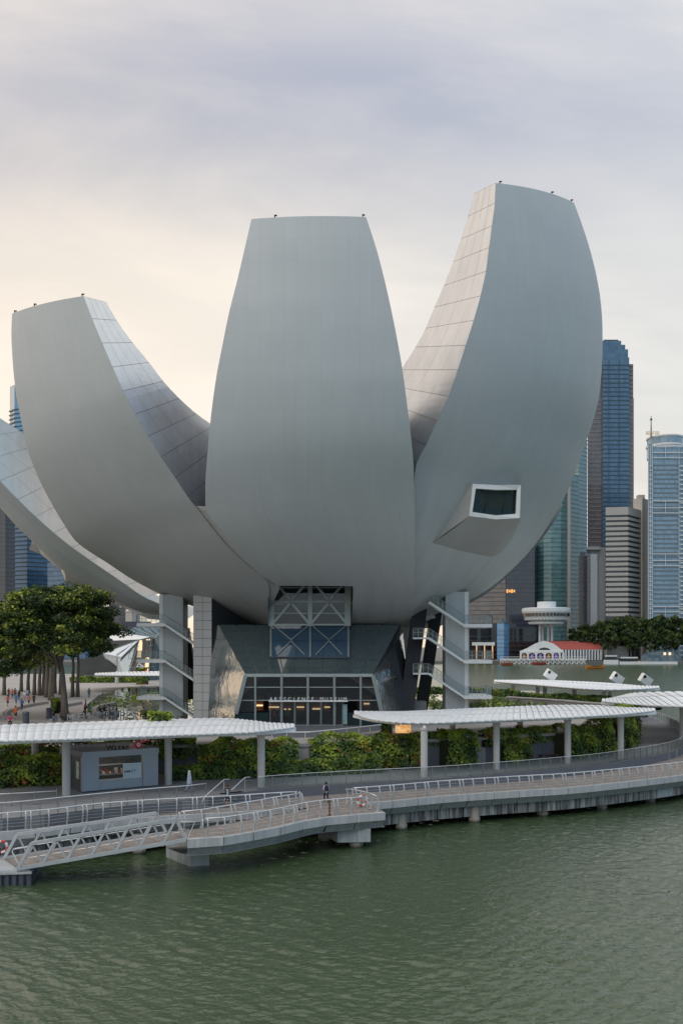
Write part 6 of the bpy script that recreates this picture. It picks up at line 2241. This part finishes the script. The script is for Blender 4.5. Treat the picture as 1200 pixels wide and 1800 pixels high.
g_navy = tower_glass('glass_navy', (0.026, 0.036, 0.058), (0.046, 0.058, 0.085), (0.019, 0.026, 0.039))
g_blue = tower_glass('glass_blue', (0.060, 0.135, 0.229), (0.102, 0.205, 0.320), (0.085, 0.126, 0.183))
g_sky = tower_glass('glass_sky_blue', (0.105, 0.281, 0.518), (0.150, 0.378, 0.648), (0.150, 0.253, 0.389))
g_teal = tower_glass('glass_teal', (0.075, 0.180, 0.210), (0.150, 0.300, 0.315), (0.150, 0.240, 0.255), lit=0.0)
g_brown = tower_glass('glass_brown_grey', (0.128, 0.112, 0.117), (0.195, 0.173, 0.173), (0.150, 0.135, 0.135))
g_pale = tower_glass('glass_pale_blue', (0.180, 0.288, 0.396), (0.288, 0.414, 0.522), (0.360, 0.450, 0.540), (2.4, 3.6))
g_dark = tower_glass('glass_black', (0.012, 0.014, 0.02), (0.03, 0.03, 0.035), (0.02, 0.02, 0.02), lit=0.0)
f_navy = mat('band_navy', (0.06, 0.07, 0.09), 0.5)
f_blue = mat('band_blue_steel', (0.045, 0.085, 0.125), 0.4, 0.2)
f_teal = mat('band_teal', (0.10, 0.17, 0.18), 0.4, 0.1)
f_brown = mat('band_mauve_granite', (0.19, 0.165, 0.17), 0.6)
f_stone = mat('band_pale_stone', (0.40, 0.385, 0.365), 0.7)
f_grey = mat('tower_grey_concrete', (0.24, 0.25, 0.265), 0.7)
f_white = mat('tower_white_frame', (0.66, 0.68, 0.70), 0.45)
f_cream = mat('tower_cream', (0.46, 0.43, 0.40), 0.7)

# far shore land
shore = [(-1400, 1300), (-420, 900), (-330, 700), (-160, 690), (-60, 730), (110, 742), (300, 752), (520, 760), (900, 820), (1600, 1400), (1600, 5000), (-1400, 5000)]
tag(MB().prism(shore, -3, 1.6).build('far_shore', mat('quay_stone', (0.16, 0.16, 0.15), 0.85, 0, 0.2, 0.05)), kind='structure')

# --- right-hand skyline, left to right
tower('broad brown and navy tower behind the right stair tower', foot(800, 888, 942, 850, 14, 20), ztop(940, 850), g_brown, f_navy, 4.1, 0.5)
fpn = foot(889, 939, 945, 846, 3, 20)
tw = tower('dark navy tower block with a small lit orange sign', fpn, ztop(955, 846), g_navy, f_navy, 4.1, 0.35)
for k in range(4):
    MB().box(P(891 + 4 * k, 1039, 845.0), (1.4, 0.4, 3.2 - (k % 2))).build('sign_letter', MATS.get('tower_sign_orange') or emit_mat('tower_sign_orange', (1.0, 0.45, 0.15), 0.8), tw)
# curved teal tower
pts = [P(938, HOR, 880), P(944, HOR, 868), P(955, HOR, 861), P(968, HOR, 858), P(985, HOR, 858), P(1000, HOR, 862), P(1016, HOR, 872)]
fpt = [(p.x, p.y) for p in pts] + [(pts[-1].x, 905), (pts[0].x, 905)]
tw = tower('round fronted teal glass tower with a cream corner strip', fpt, ztop(833, 862), g_teal, f_teal, 4.2, 0.7)
MB().prism([(P(997, HOR, 859).x, 859), (P(1003, HOR, 859).x, 861), (P(1003, HOR, 859).x, 866), (P(997, HOR, 859).x, 866)], 2, ztop(836, 860)).build('corner_strip', f_cream, tw)
tower('slim pale teal glass tower behind the round fronted one', foot(1008, 1016, 1031, 905, 8, 10), ztop(770, 905), tower_glass('glass_light_teal', (0.12, 0.24, 0.28), (0.2, 0.33, 0.36), (0.2, 0.28, 0.3)), f_teal, 4.2, 0.6)
# the tallest: mauve granite and blue glass with a stepped top
Yt = 930
t1 = thing('office_tower', 'tallest tower, mauve granite with a blue glass front and stepped top', 'tower', (P(1075, HOR, Yt).x, Yt + 20, 2), 0, 'towers across the bay')


def slab(px0, px1, y0, y1, Y, d, m, nm, parent):
    a, b = P(px0, HOR, Y), P(px1, HOR, Y)
    c_, d_ = P((px0 + px1) / 2, HOR, Y + d).x - P((px0 + px1) / 2, HOR, Y).x, d      # back shifted along the line of sight, so side faces stay edge-on
    return MB().prism([(a.x, Y), (b.x, Y), (b.x + c_, Y + d_), (a.x + c_, Y + d_)], ztop(y1, Y), ztop(y0, Y)).build(nm, m, parent)


slab(1032, 1113, 700, 1158, Yt + 2, 40, g_brown, 'lower_shaft', t1)
slab(1050, 1112, 640, 704, Yt + 2.5, 38, g_brown, 'upper_shaft', t1)
slab(1058, 1105, 628, 1158, Yt, 30, g_blue, 'glass_front', t1)
slab(1050, 1103, 614, 640, Yt + 1, 34, g_blue, 'step', t1)
slab(1050, 1098, 606, 616, Yt + 1.5, 32, g_blue, 'step', t1)
slab(1052, 1091, 599, 608, Yt + 2, 30, g_blue, 'step', t1)
slab(1060, 1086, 597, 600, Yt + 6, 10, f_navy, 'roof_plant', t1)
bm1 = MB().box((P(1081.5, HOR, Yt).x, Yt - 0.25, 0), ((1105 - 1058) / FPX * Yt, 0.3, 0.9)).mesh('floor_band', f_blue)
bm2 = MB().box((P(1045, HOR, Yt).x, Yt + 1.8, 0), (25 / FPX * Yt, 0.4, 1.3)).mesh('floor_band', f_brown)
bm3 = MB().box((P(1109, HOR, Yt).x, Yt + 1.8, 0), (8 / FPX * Yt, 0.4, 1.3)).mesh('floor_band', f_brown)
for k in range(66):
    z = 8 + 4.5 * k
    if z < ztop(632, Yt):
        place('floor_band', bm1, t1, (0, 0, z))
        if z < ztop(702, Yt):
            place('floor_band', bm2, t1, (0, 0, z))
        place('floor_band', bm3, t1, (0, 0, z))
for x in (1069, 1087):
    slab(x, x + 0.9, 632, 1000, Yt - 0.5, 0.3, f_navy, 'mullion', t1)
# grey slab with a recess
t2 = thing('office_tower', 'plain grey concrete slab tower with a recessed dark top', 'tower', (P(1046, HOR, 800).x, 815, 2), 0, 'towers across the bay')
slab(1030, 1063, 962, 1158, 806, 24, f_grey, 'shaft', t2)
slab(1037, 1049, 974, 1158, 803, 3, mat('pale_concrete_pier', (0.33, 0.345, 0.36), 0.7), 'pier', t2)
slab(1029, 1054, 961, 966, 802, 4, f_grey, 'cornice', t2)
slab(1031, 1037, 967, 972, 805.5, 0.4, g_dark, 'recess', t2)
tower('low navy glass block at the foot of the grey slab tower', foot(1016, 1026, 1031, 798, 6, 8), ztop(977, 798), g_navy, f_navy, 4, 0.4)
# banded stone tower
Yb = 796
t3 = thing('office_tower', 'stone banded tower with dark ribbon windows', 'tower', (P(1097, HOR, Yb).x, Yb + 15, 2), 0, 'towers across the bay')
fpb = foot(1065, 1103, 1129, Yb, 3, 24)
MB().prism(fpb, 2, ztop(892, Yb)).build('glass_body', g_dark, t3)
zb0, zb1 = ztop(1083, Yb), ztop(905, Yb)
me3 = MB().prism(grow(fpb, 0.9), 0, (zb1 - zb0) / 20.0 * 0.58).mesh('stone_band', f_stone)
for k in range(20):
    place('stone_band', me3, t3, (0, 0, zb0 + (zb1 - zb0) * k / 20.0))
MB().prism(grow(fpb, 0.95), zb1, ztop(891, Yb)).build('crown_band', f_stone, t3)
tower('plain beige tower behind the banded one', foot(1112, 1128, 1138, 815, 6, 10), ztop(876, 815), f_cream, f_cream, 30, 0.3, proud=0.1)
# white framed tower with a round crown
Yw = 792
t4 = thing('office_tower', 'white framed glass tower with a round crown, antenna and gold rooftop letters', 'tower', (P(1175, HOR, Yw).x, Yw + 20, 2), 0, 'towers across the bay')
slab(1145, 1240, 786, 1158, Yw, 30, g_pale, 'glass_body', t4)
slab(1138, 1145.5, 780, 1158, Yw - 1, 8, g_pale, 'corner_bay', t4)
MB().lathe([(15.5, ztop(800, Yw)), (15.5, ztop(781, Yw)), (16.2, ztop(780.5, Yw)), (16.2, ztop(777, Yw)), (15, ztop(776.5, Yw)), (15, ztop(766, Yw)), (16, ztop(765, Yw)), (16, ztop(762.5, Yw)), (0, ztop(762, Yw))], (P(1168, HOR, Yw + 16).x, Yw + 16, 0), 32).build('round_crown', f_white, t4)
MB().lathe([(15.2, ztop(775.5, Yw)), (15.2, ztop(767, Yw))], (P(1168, HOR, Yw + 15.6).x, Yw + 15.6, 0), 32).build('crown_glazing', g_pale, t4)
for x in (1138, 1141.5, 1145.2, 1192, 1200, 1213):
    slab(x, x + 0.9, 784 if x > 1140 else 780, 1158, Yw - 1.6, 0.8, f_white, 'frame_column', t4)
for y in (784, 796, 805, 881, 893, 902, 974, 986, 995, 1067, 1076):
    slab(1145, 1240, y - 1.0, y + 0.4, Yw - 1.3, 0.7, f_white, 'frame_beam', t4)
for x0, y0, y1 in ((1168, 784, 805), (1168, 881, 902), (1168, 974, 995), (1168, 1067, 1085)):
    slab(x0, x0 + 1, y0, y1, Yw - 1.2, 0.6, f_white, 'frame_column', t4)
fl = MB().box((P(1142, HOR, Yw).x, Yw - 1.4, 0), (7.5 / FPX * Yw, 0.5, 0.45)).mesh('floor_line', f_white)
fl2 = MB().box((P(1203, HOR, Yw).x, Yw - 1.4, 0), (20 / FPX * Yw, 0.5, 0.9)).mesh('floor_line', f_white)
fl3 = MB().box((P(1168, HOR, Yw).x, Yw - 0.12, 0), (46 / FPX * Yw, 0.2, 1.3)).mesh('spandrel', mat('pale_spandrel', (0.15, 0.20, 0.24), 0.4))
for k in range(42):
    z = 6 + 4.0 * k
    if z < ztop(790, Yw):
        place('floor_line', fl, t4, (0, 0, z)); place('floor_line', fl2, t4, (0, 0, z)); place('spandrel', fl3, t4, (0, 0, z + 1))
ax = P(1143.5, HOR, Yw + 8)
MB().tube([(ax.x, Yw + 8, ztop(765, Yw)), (ax.x, Yw + 8, ztop(745, Yw)), (ax.x, Yw + 8, ztop(727, Yw))], [0.9, 0.5, 0.3], 6).build('antenna', f_grey, t4)
MB().lathe([(0.3, 0), (1.1, 0.3), (1.1, 1.3), (0.3, 1.7)], (ax.x, Yw + 8, ztop(735, Yw)), 10).build('antenna_drum', f_navy, t4)
goldm = mat('gold_letter', (0.62, 0.36, 0.10), 0.35, 0.4)
for k, bars in enumerate(((1, 1, 1), (1, 0, 1), (0, 1, 1), (1, 1, 0), (1, 0, 1), (1, 1, 1))):
    gm = MB()
    cx_ = P(1136 + 4.0 * k, HOR, Yw - 4).x
    zt = ztop(766.5, Yw)
    gm.box((cx_ - 0.5, Yw - 4, zt + 1.5), (0.35, 0.3, 3.0))
    if bars[0]: gm.box((cx_, Yw - 4, zt + 2.9), (1.3, 0.3, 0.4))
    if bars[1]: gm.box((cx_, Yw - 4, zt + 1.5), (1.0, 0.3, 0.35))
    if bars[2]: gm.box((cx_ + 0.5, Yw - 4, zt + 1.2), (0.35, 0.3, 2.4))
    gm.build('rooftop_letter', goldm, t4)

# --- round restaurant tower on the shore
Yr = 765
cx_ = P(959, HOR, Yr).x
rt = thing('round_tower', 'white round lookout tower with two stacked disc floors on columns', 'tower', (cx_, Yr, 1.6))
zz = lambda y: ztop(y, Yr)
MB().lathe([(15.5, zz(1091)), (17.5, zz(1089)), (19.7, zz(1077)), (20.0, zz(1075)), (20.0, zz(1070)), (18.8, zz(1069)), (0, zz(1068.5))], (cx_, Yr, 0), 40).build('upper_disc', f_white, rt)
for k in range(40):
    a = 2 * math.pi * k / 40
    MB().box((cx_ + 19.2 * math.cos(a), Yr + 19.2 * math.sin(a), zz(1080)), (2.3, 0.5, 3.6), a + math.pi / 2).build('window', g_dark, rt)
    MB().box((cx_ + 17.2 * math.cos(a), Yr + 17.2 * math.sin(a), zz(1088)), (1.2, 1.4, 1.8), a).build('fin', f_white, rt)
MB().lathe([(14.2, zz(1097.5)), (14.8, zz(1096)), (14.8, zz(1094)), (12.5, zz(1092)), (12.5, zz(1089))], (cx_, Yr, 0), 32).build('lower_disc', f_white, rt)
MB().lathe([(7.8, zz(1069)), (7.8, zz(1058)), (0, zz(1057.5))], (P(960, HOR, Yr).x, Yr, 0), 24).build('cap_drum', f_white, rt)
for dx in (-5.3, -2.6, 2.2, 5.0):
    MB().lathe([(0.95, 1.6), (0.95, zz(1096))], (cx_ + dx, Yr + (2 if abs(dx) < 4 else 0), 0), 10).build('column', f_white, rt)

# --- pier building with a gabled white front and red roof
Yp = 742
pb = thing('pier_building', 'white arched pier hall with a gable front and long red roof', 'building', (P(985, HOR, Yp).x, Yp, 1.6))
zp = lambda y: ztop(y, Yp)
xp = lambda x: P(x, HOR, Yp).x
red_roof = mat('red_tile_roof', (0.36, 0.075, 0.06), 0.7, 0, 0.12, 0.3)
pw = mat('pier_white_plaster', (0.70, 0.70, 0.69), 0.7, 0, 0.05, 0.2)
MB().prism([(xp(913), Yp + 1.5), (xp(990), Yp + 1.5), (xp(1058), Yp + 14), (xp(985), Yp + 34)], 1.6, zp(1143.5)).build('hall', mat('pier_hall_dark', (0.05, 0.04, 0.05), 0.7), pb)
gv = [(915, 1144), (926, 1139), (940, 1131), (956, 1126), (972, 1131), (980, 1137), (988, 1144)]
g_ = MB()
g_.poly([P(x, y, Yp + 0.5) for x, y in gv]).poly([P(x, y, Yp + 3.5) for x, y in gv])
for a, b in zip(gv, gv[1:]):
    g_.quad(P(*a, Yp + 0.5), P(*b, Yp + 0.5), P(*b, Yp + 3.5), P(*a, Yp + 3.5))
g_.build('gable', pw, pb)
MB().poly([P(946, 1142.5, Yp + 0.3), P(949, 1139.5, Yp + 0.3), P(956, 1138, Yp + 0.3), P(963, 1139.5, Yp + 0.3), P(967, 1142.5, Yp + 0.3)]).build('lunette', g_dark, pb)
slab(913, 990, 1144, 1147.2, Yp - 0.2, 2, pw, 'frieze', pb)
for x in (913, 925.5, 940, 955, 969, 981.5, 988):
    slab(x, x + 3.2, 1147, 1158, Yp, 1.6, pw, 'pillar', pb)
for x0, x1 in ((916, 925.5), (928.7, 940), (943.2, 955), (958.2, 969), (972.2, 981.5)):
    m = MB()
    xm, w_ = (x0 + x1) / 2, (x1 - x0) / 2
    arc = [P(xm - w_ * math.cos(math.pi * q / 8), 1151.5 - 3.6 * math.sin(math.pi * q / 8), Yp + 0.1) for q in range(9)]
    m.poly([P(x0 - 0.3, 1147, Yp + 0.1), P(x1 + 0.3, 1147, Yp + 0.1)] + arc[::-1])
    m.build('arch', pw, pb)
glow_p = emit_mat('arch_purple_glow', (0.45, 0.35, 1.0), 0.25)
glow_w = emit_mat('arch_warm_glow', (1.0, 0.5, 0.2), 0.18)
for x, m_ in ((934.5, glow_p), (949, MATS['arch_purple_glow']), (976.5, MATS['arch_purple_glow']), (920.5, glow_w), (963.5, MATS['arch_warm_glow'])):
    slab(x - 2.2, x + 2.2, 1150, 1157, Yp + 1.2, 0.2, m_, 'lit_opening', pb)
r_ = MB()
ra, rb, rc, rd = P(962, 1127, Yp + 6), P(1050, 1127, Yp + 30), P(1058, 1141.5, Yp + 14), P(986, 1142, Yp + 1.2)
r_.quad(ra, rb, rc, rd).quad(ra, rb, rb + Vector((-8, 20, -9)), ra + Vector((-8, 20, -9)))
r_.build('roof', red_roof, pb)
for k in range(14):
    s = k / 14
    a, b = rd.lerp(rc, s + 0.01), rd.lerp(rc, s + 0.05)
    MB().quad(Vector((a.x, a.y - 0.4, 2)), Vector((b.x, b.y - 0.4, 2)), Vector((b.x, b.y - 0.4, a.z)), Vector((a.x, a.y - 0.4, a.z))).build('side_pillar', pw, pb)
slab(1052, 1070, 1128, 1157, Yp + 26, 8, pw, 'end_gable', pb)
slab(1066, 1104, 1136, 1158, Yp + 20, 14, f_grey, 'annexe', pb)
MB().tube([P(1044, 1128, Yp + 30), P(1044, 1110, Yp + 30)], 0.5, 6).build('flagpole', f_white, pb)

# --- waterside: landing stage with white crossed braces
ls = thing('landing_stage', 'white braced landing stage along the foot of the pier hall', 'pier', (P(950, HOR, 728).x, 728, 0))
slab(878, 1030, 1158.0, 1159.6, 728, 8, pw, 'stage_deck', ls)
for k in range(18):
    x = 879 + 8.4 * k
    MB().bar(P(x, 1159.5, 728), P(x + 7, 1167, 728), 0.55).build('brace', pw, ls)
    MB().bar(P(x + 7, 1159.5, 728), P(x, 1167, 728), 0.55).build('brace', pw, ls)
    slab(x - 0.6, x + 0.5, 1159, 1168, 727.8, 1, pw, 'stage_post', ls)
MB().tube([P(878, 1154.8, 728), P(1030, 1154.8, 728)], 0.18, 4).build('stage_rail', pw, ls)
# covered stop with lit columns left of the pier
st_ = thing('waterside_shelter', 'white flat shelter on glowing columns by the far quay', 'shelter', (P(848, HOR, 735).x, 735, 1.6))
slab(829, 869, 1129, 1134.5, 735, 7, pw, 'roof', st_)
for x in (836, 850, 864):
    slab(x, x + 2, 1134.5, 1158, 737, 1, MATS.get('shelter_glow') or emit_mat('shelter_glow', (1.0, 0.55, 0.25), 0.55), 'lit_column', st_)
tower('small bright blue glass block behind the shelter', foot(873, 885, 894, 770, 5, 5), ztop(1095, 770), g_sky, f_teal, 3.5, 0.3, name='glass_block')
tower('low dark office podium behind the shelter and pier hall', foot(822, 838, 942, 800, 10, 6), ztop(1104, 800), g_dark, f_navy, 4, 0.4, name='podium_building')
for k, (px0, px1, y0, lab) in enumerate(((1060, 1086, 1152, 'white tour boat moored right of the pier hall'), (1088, 1122, 1155, 'low white tour boat moored beside the domed pavilion'))):
    bt = thing('tour_boat', lab, 'boat', (P((px0 + px1) / 2, HOR, 720).x, 720, ZW), 0, 'white tour boats on the far quay')
    slab(px0, px1, y0 + 8, 1168, 718, 5, pw, 'hull', bt)
    slab(px0 + 3, px1 - 4, y0 + 2, y0 + 8, 719, 4, g_dark, 'cabin', bt)
    slab(px0 + 2, px1 - 2, y0, y0 + 2.2, 718.5, 5, pw, 'roof', bt)

# --- domed glass pavilion at the right quay
dp = thing('domed_pavilion', 'low glass pavilion with a curved roof floating on the far quay', 'pavilion', (P(1160, HOR, 715).x, 715, ZW))
sec = [(1126, 1163), (1126, 1155), (1131, 1149), (1142, 1146.5), (1165, 1146), (1182, 1147), (1192, 1151), (1195, 1157), (1195, 1163)]
m = MB()
m.grid([[P(x, y, 715 + dy) for x, y in sec] for dy in (0, 5, 10)])
m.poly([P(x, y, 715) for x, y in sec])
m.build('glass_shell', tower_glass('glass_pavilion', (0.06, 0.12, 0.17), (0.25, 0.26, 0.26), (0.12, 0.14, 0.15), (2.0, 2.2), lit=0.03), dp)
slab(1119, 1190, 1163, 1168, 713, 14, pw, 'floating_base', dp)


# --- boats on the bay
def bumboat(px, py, Ln, hull_c, label, canopy_c):
    g = G(px, py, ZW)
    t = thing('bumboat', label, 'boat', g, 0.12, 'small orange river boats')
    s = Ln
    rows = []
    for u in np.linspace(0, 1, 9):
        w_ = 1.5 * math.sin(math.pi * min(max(u * 0.9 + 0.08, 0), 1)) ** 0.5
        sheer = 1.2 + 1.3 * (2 * u - 1) ** 2
        x = (u - 0.5) * s
        rows.append([(x, -w_, sheer), (x, -w_ * 0.8, 0.3), (x, 0, -0.4), (x, w_ * 0.8, 0.3), (x, w_, sheer)])
    MB().grid(rows).build('hull', cloth(hull_c), t, smooth=True, world=False)
    MB().box((0.3, 0, 1.5), (s * 0.62, 2.2, 0.8)).build('cabin', cloth((0.14, 0.05, 0.03)), t, world=False)
    MB().box((0.3, 0, 3.0), (s * 0.66, 2.6, 0.22)).build('awning', cloth(canopy_c), t, world=False)
    for sx in (-0.28, 0, 0.28):
        for sy in (-1, 1):
            MB().box((0.3 + sx * s, sy, 2.3), (0.14, 0.14, 1.4)).build('awning_post', cloth((0.3, 0.2, 0.1)), t, world=False)


bumboat(890, 1169.5, 9.5, (0.42, 0.12, 0.05), 'small red brown river boat at the left end of the landing stage', (0.35, 0.08, 0.05))
bumboat(947, 1168.5, 11, (0.45, 0.07, 0.05), 'small red river boat below the lit arches', (0.45, 0.12, 0.06))
bumboat(1045, 1175.5, 12, (0.62, 0.22, 0.03), 'small orange river boat out on the bay', (0.10, 0.06, 0.06))

# --- trees along the far shore
ft = [(1000, 1125, 8, 3), (1010, 1106, 12, 1), (1028, 1098, 13, 2), (1045, 1096, 13, 1), (1060, 1092, 15, 2), (1078, 1087, 16, 0), (1096, 1086, 17, 1), (1114, 1084, 17, 0), (1132, 1086, 16, 2), (1150, 1083, 17, 0), (1168, 1085, 17, 1), (1186, 1083, 17, 0), (1204, 1086, 17, 2), (985, 1135, 6, 2), (1072, 1108, 13, 1), (1108, 1108, 14, 0), (1142, 1110, 14, 2), (1178, 1108, 14, 1)]
names_ = ['first', 'second', 'third', 'fourth', 'fifth', 'sixth', 'seventh', 'eighth', 'ninth', 'tenth', 'eleventh', 'twelfth', 'thirteenth', 'fourteenth', 'fifteenth', 'sixteenth', 'seventeenth', 'eighteenth']
order = sorted(range(len(ft)), key=lambda i: ft[i][0])
protos = []
for k in range(3):
    pr = tree('', (0, 0, 0), 20.0, 7.4, 0.5, 70, 60, 0.85, 60 + k, (leaf_shade, leaf_tree, leaf_olive), crown_lo=0.16, weights=[0.6, 0.34, 0.06], group='trees along the far shore')
    protos.append(pr)
for rank, i in enumerate(order):
    px, py, sz, kd = ft[i]
    near = i >= 14
    Yf = 752 if near else 768
    x = P(px, HOR, Yf).x
    if rank < 3:
        t = protos[rank]
    else:
        t = copy_tree(protos[(kd + rank) % 3])
    h = ztop(py, Yf) - 1.6
    t.location = (x, Yf, 1.6)
    t.scale = (max(0.55, sz / 15.0),) * 2 + (h / 20.0,)
    t.rotation_euler[2] = rank * 1.3
    t['label'] = f'{names_[rank]} tree from the left in the dark green wood along the far right shore'

# --- left-hand skyline
Yl = 900
t5 = thing('office_tower', 'tall blue glass tower with a bright blue facet at the left', 'tower', (P(60, HOR, Yl).x, Yl + 20, 2), 0, 'towers across the bay')
A_ = [(18, 8), (26, 0), (48, -6), (84, 4), (130, 16)]
for (x0, d0), (x1, d1), m_, yt in ((A_[0], A_[1], f_white, 676), (A_[1], A_[2], g_sky, 680), (A_[2], A_[3], g_blue, 690), (A_[3], A_[4], tower_glass('glass_mid_blue', (0.04, 0.11, 0.19), (0.07, 0.17, 0.27), (0.06, 0.12, 0.18)), 700)):
    a, b = P(x0, HOR, Yl + d0), P(x1, HOR, Yl + d1)
    MB().prism([(a.x, a.y), (b.x, b.y), (b.x, b.y + 22), (a.x, a.y + 22)], 2, ztop(yt, Yl)).build('glass_facet', m_, t5)
a, b = P(26, HOR, Yl), P(48, HOR, Yl - 6)
me5 = MB().bar((a.x, a.y - 0.4, 0), (b.x, b.y - 0.4, 0), 0.5, 0.8).mesh('floor_band', f_blue)
a, b = P(48, HOR, Yl - 6), P(84, HOR, Yl + 4)
me6 = MB().bar((a.x, a.y - 0.4, 0), (b.x, b.y - 0.4, 0), 0.5, 0.8).mesh('floor_band', f_navy)
a, b = P(17, HOR, Yl + 8), P(26, HOR, Yl)
me7 = MB().bar((a.x, a.y - 0.6, 0), (b.x, b.y - 0.6, 0), 0.8, 1.2).mesh('sun_louvre', f_grey)
for k in range(58):
    z = 8 + 4.2 * k
    if z < ztop(690, Yl):
        place('floor_band', me5, t5, (0, 0, z)); place('floor_band', me6, t5, (0, 0, z)); place('sun_louvre', me7, t5, (0, 0, z))
tower('dark glass tower with scattered lights at the left edge', foot(-50, 10, 27, 840, 20, 10), ztop(820, 840), g_navy, f_navy, 4, 0.4)
tower('blue glass block behind the tree top, under the far left petal', foot(84, 150, 181, 820, 18, 10), ztop(985, 820), g_blue, f_blue, 4.2, 0.5)
tower('low dark blue office block left of the stair tower', foot(181, 210, 222, 780, 6, 8), ztop(1068, 780), g_navy, f_navy, 3.8, 0.5)
tower('pale low building between the office block and stair tower', foot(221, 232, 246, 760, 4, 6), ztop(1074, 760), f_cream, f_stone, 6, 1.2, name='low_building')
tower('low navy building behind the crystal pavilion', foot(180, 240, 300, 640, 10, 10), ztop(1102, 640), g_navy, f_navy, 4, 0.5, name='low_building', proud=0.2)

# --- faceted crystal pavilion on the water at the left
cp = thing('crystal_pavilion', 'faceted glass pavilion with a white roof beyond the pond', 'pavilion', (P(230, HOR, 235).x, 235, 2))


def facet(pts, m_, nx, nz, parent, mull=frame_grey, w_=0.16):
    """four-cornered glazed facet with its own mullions; pts a,b,c,d round the edge"""
    a, b, c, d = [P(*p) for p in pts]
    f_ = MB().quad(a, b, c, d).build('glass_facet', m_, parent)
    for k in range(nx + 1):
        u = k / nx
        MB().bar(a.lerp(b, u) + Vector((0, -0.08, 0)), d.lerp(c, u) + Vector((0, -0.08, 0)), w_, 0.12, up=(0, 1, 0)).build('mullion', mull, f_)
    for k in range(nz + 1):
        u = k / nz
        MB().bar(a.lerp(d, u) + Vector((0, -0.08, 0)), b.lerp(c, u) + Vector((0, -0.08, 0)), w_ * 0.8, 0.12).build('mullion', mull, f_)


cr_pale = glass_mat('crystal_pale_glass', (0.75, 0.75, 0.70), 0.5, 0.06, 0.3)
cr_warm = tower_glass('crystal_warm_glass', (0.16, 0.09, 0.07), (0.34, 0.26, 0.22), (0.3, 0.3, 0.3), (1.6, 2.2), lit=0.06)
cr_blue = tower_glass('crystal_blue_glass', (0.04, 0.10, 0.14), (0.08, 0.15, 0.19), (0.15, 0.22, 0.25), (1.6, 1.6))
cr_dark = mat('crystal_dark_facet', (0.035, 0.045, 0.045), 0.25, 0, 0.2, 0.2)
facet(((180, 1148, 236), (246, 1124, 232), (214, 1155, 232), (206, 1190, 236)), cr_pale, 6, 3, cp)
facet(((246, 1124, 232), (272, 1122, 236), (262, 1198, 236), (222, 1198, 232)), cr_warm, 5, 6, cp)
facet(((206, 1150, 233), (240, 1128, 232.5), (222, 1198, 232), (206, 1192, 234)), cr_pale, 4, 5, cp)
facet(((272, 1122, 236), (300, 1095, 244), (300, 1198, 244), (262, 1198, 236)), cr_blue, 5, 6, cp)
facet(((196, 1112, 246), (300, 1090, 250), (300, 1122, 246), (262, 1120, 236)), cr_blue, 8, 3, cp)
MB().poly([P(176, 1108, 244), P(264, 1119.5, 234), P(246, 1124, 231.5), P(200, 1126, 236)]).build('roof', frame_white, cp)
MB().poly([P(140, 1160, 240), P(185, 1150, 236), P(222, 1198, 233), P(140, 1198, 240)]).build('dark_facet', cr_dark, cp)
MB().poly([P(140, 1185, 238), P(200, 1185, 234), P(206, 1198, 233), P(140, 1198, 238)]).build('dark_facet', cr_dark, cp)
for x in (150, 163, 196):
    slab(x - 5, x + 5, 1194, 1196, 231, 0.2, MATS['shelter_glow'], 'low_light', cp)
slab(222, 248, 1198, 1201, 231, 6, frame_white, 'plinth', cp)
slab(120, 300, 1199, 1206, 226, 4, planter_stone, 'terrace_wall', cp)
hedge('green hedge strip on the terrace before the crystal pavilion', [(P(125, HOR, 222).x, 222), (P(180, HOR, 222).x, 222), (P(250, HOR, 222).x, 222)], 2.0, Z_PLAZA - 0.3, [1.6, 1.5, 1.6], dens=30, leaf=0.4)
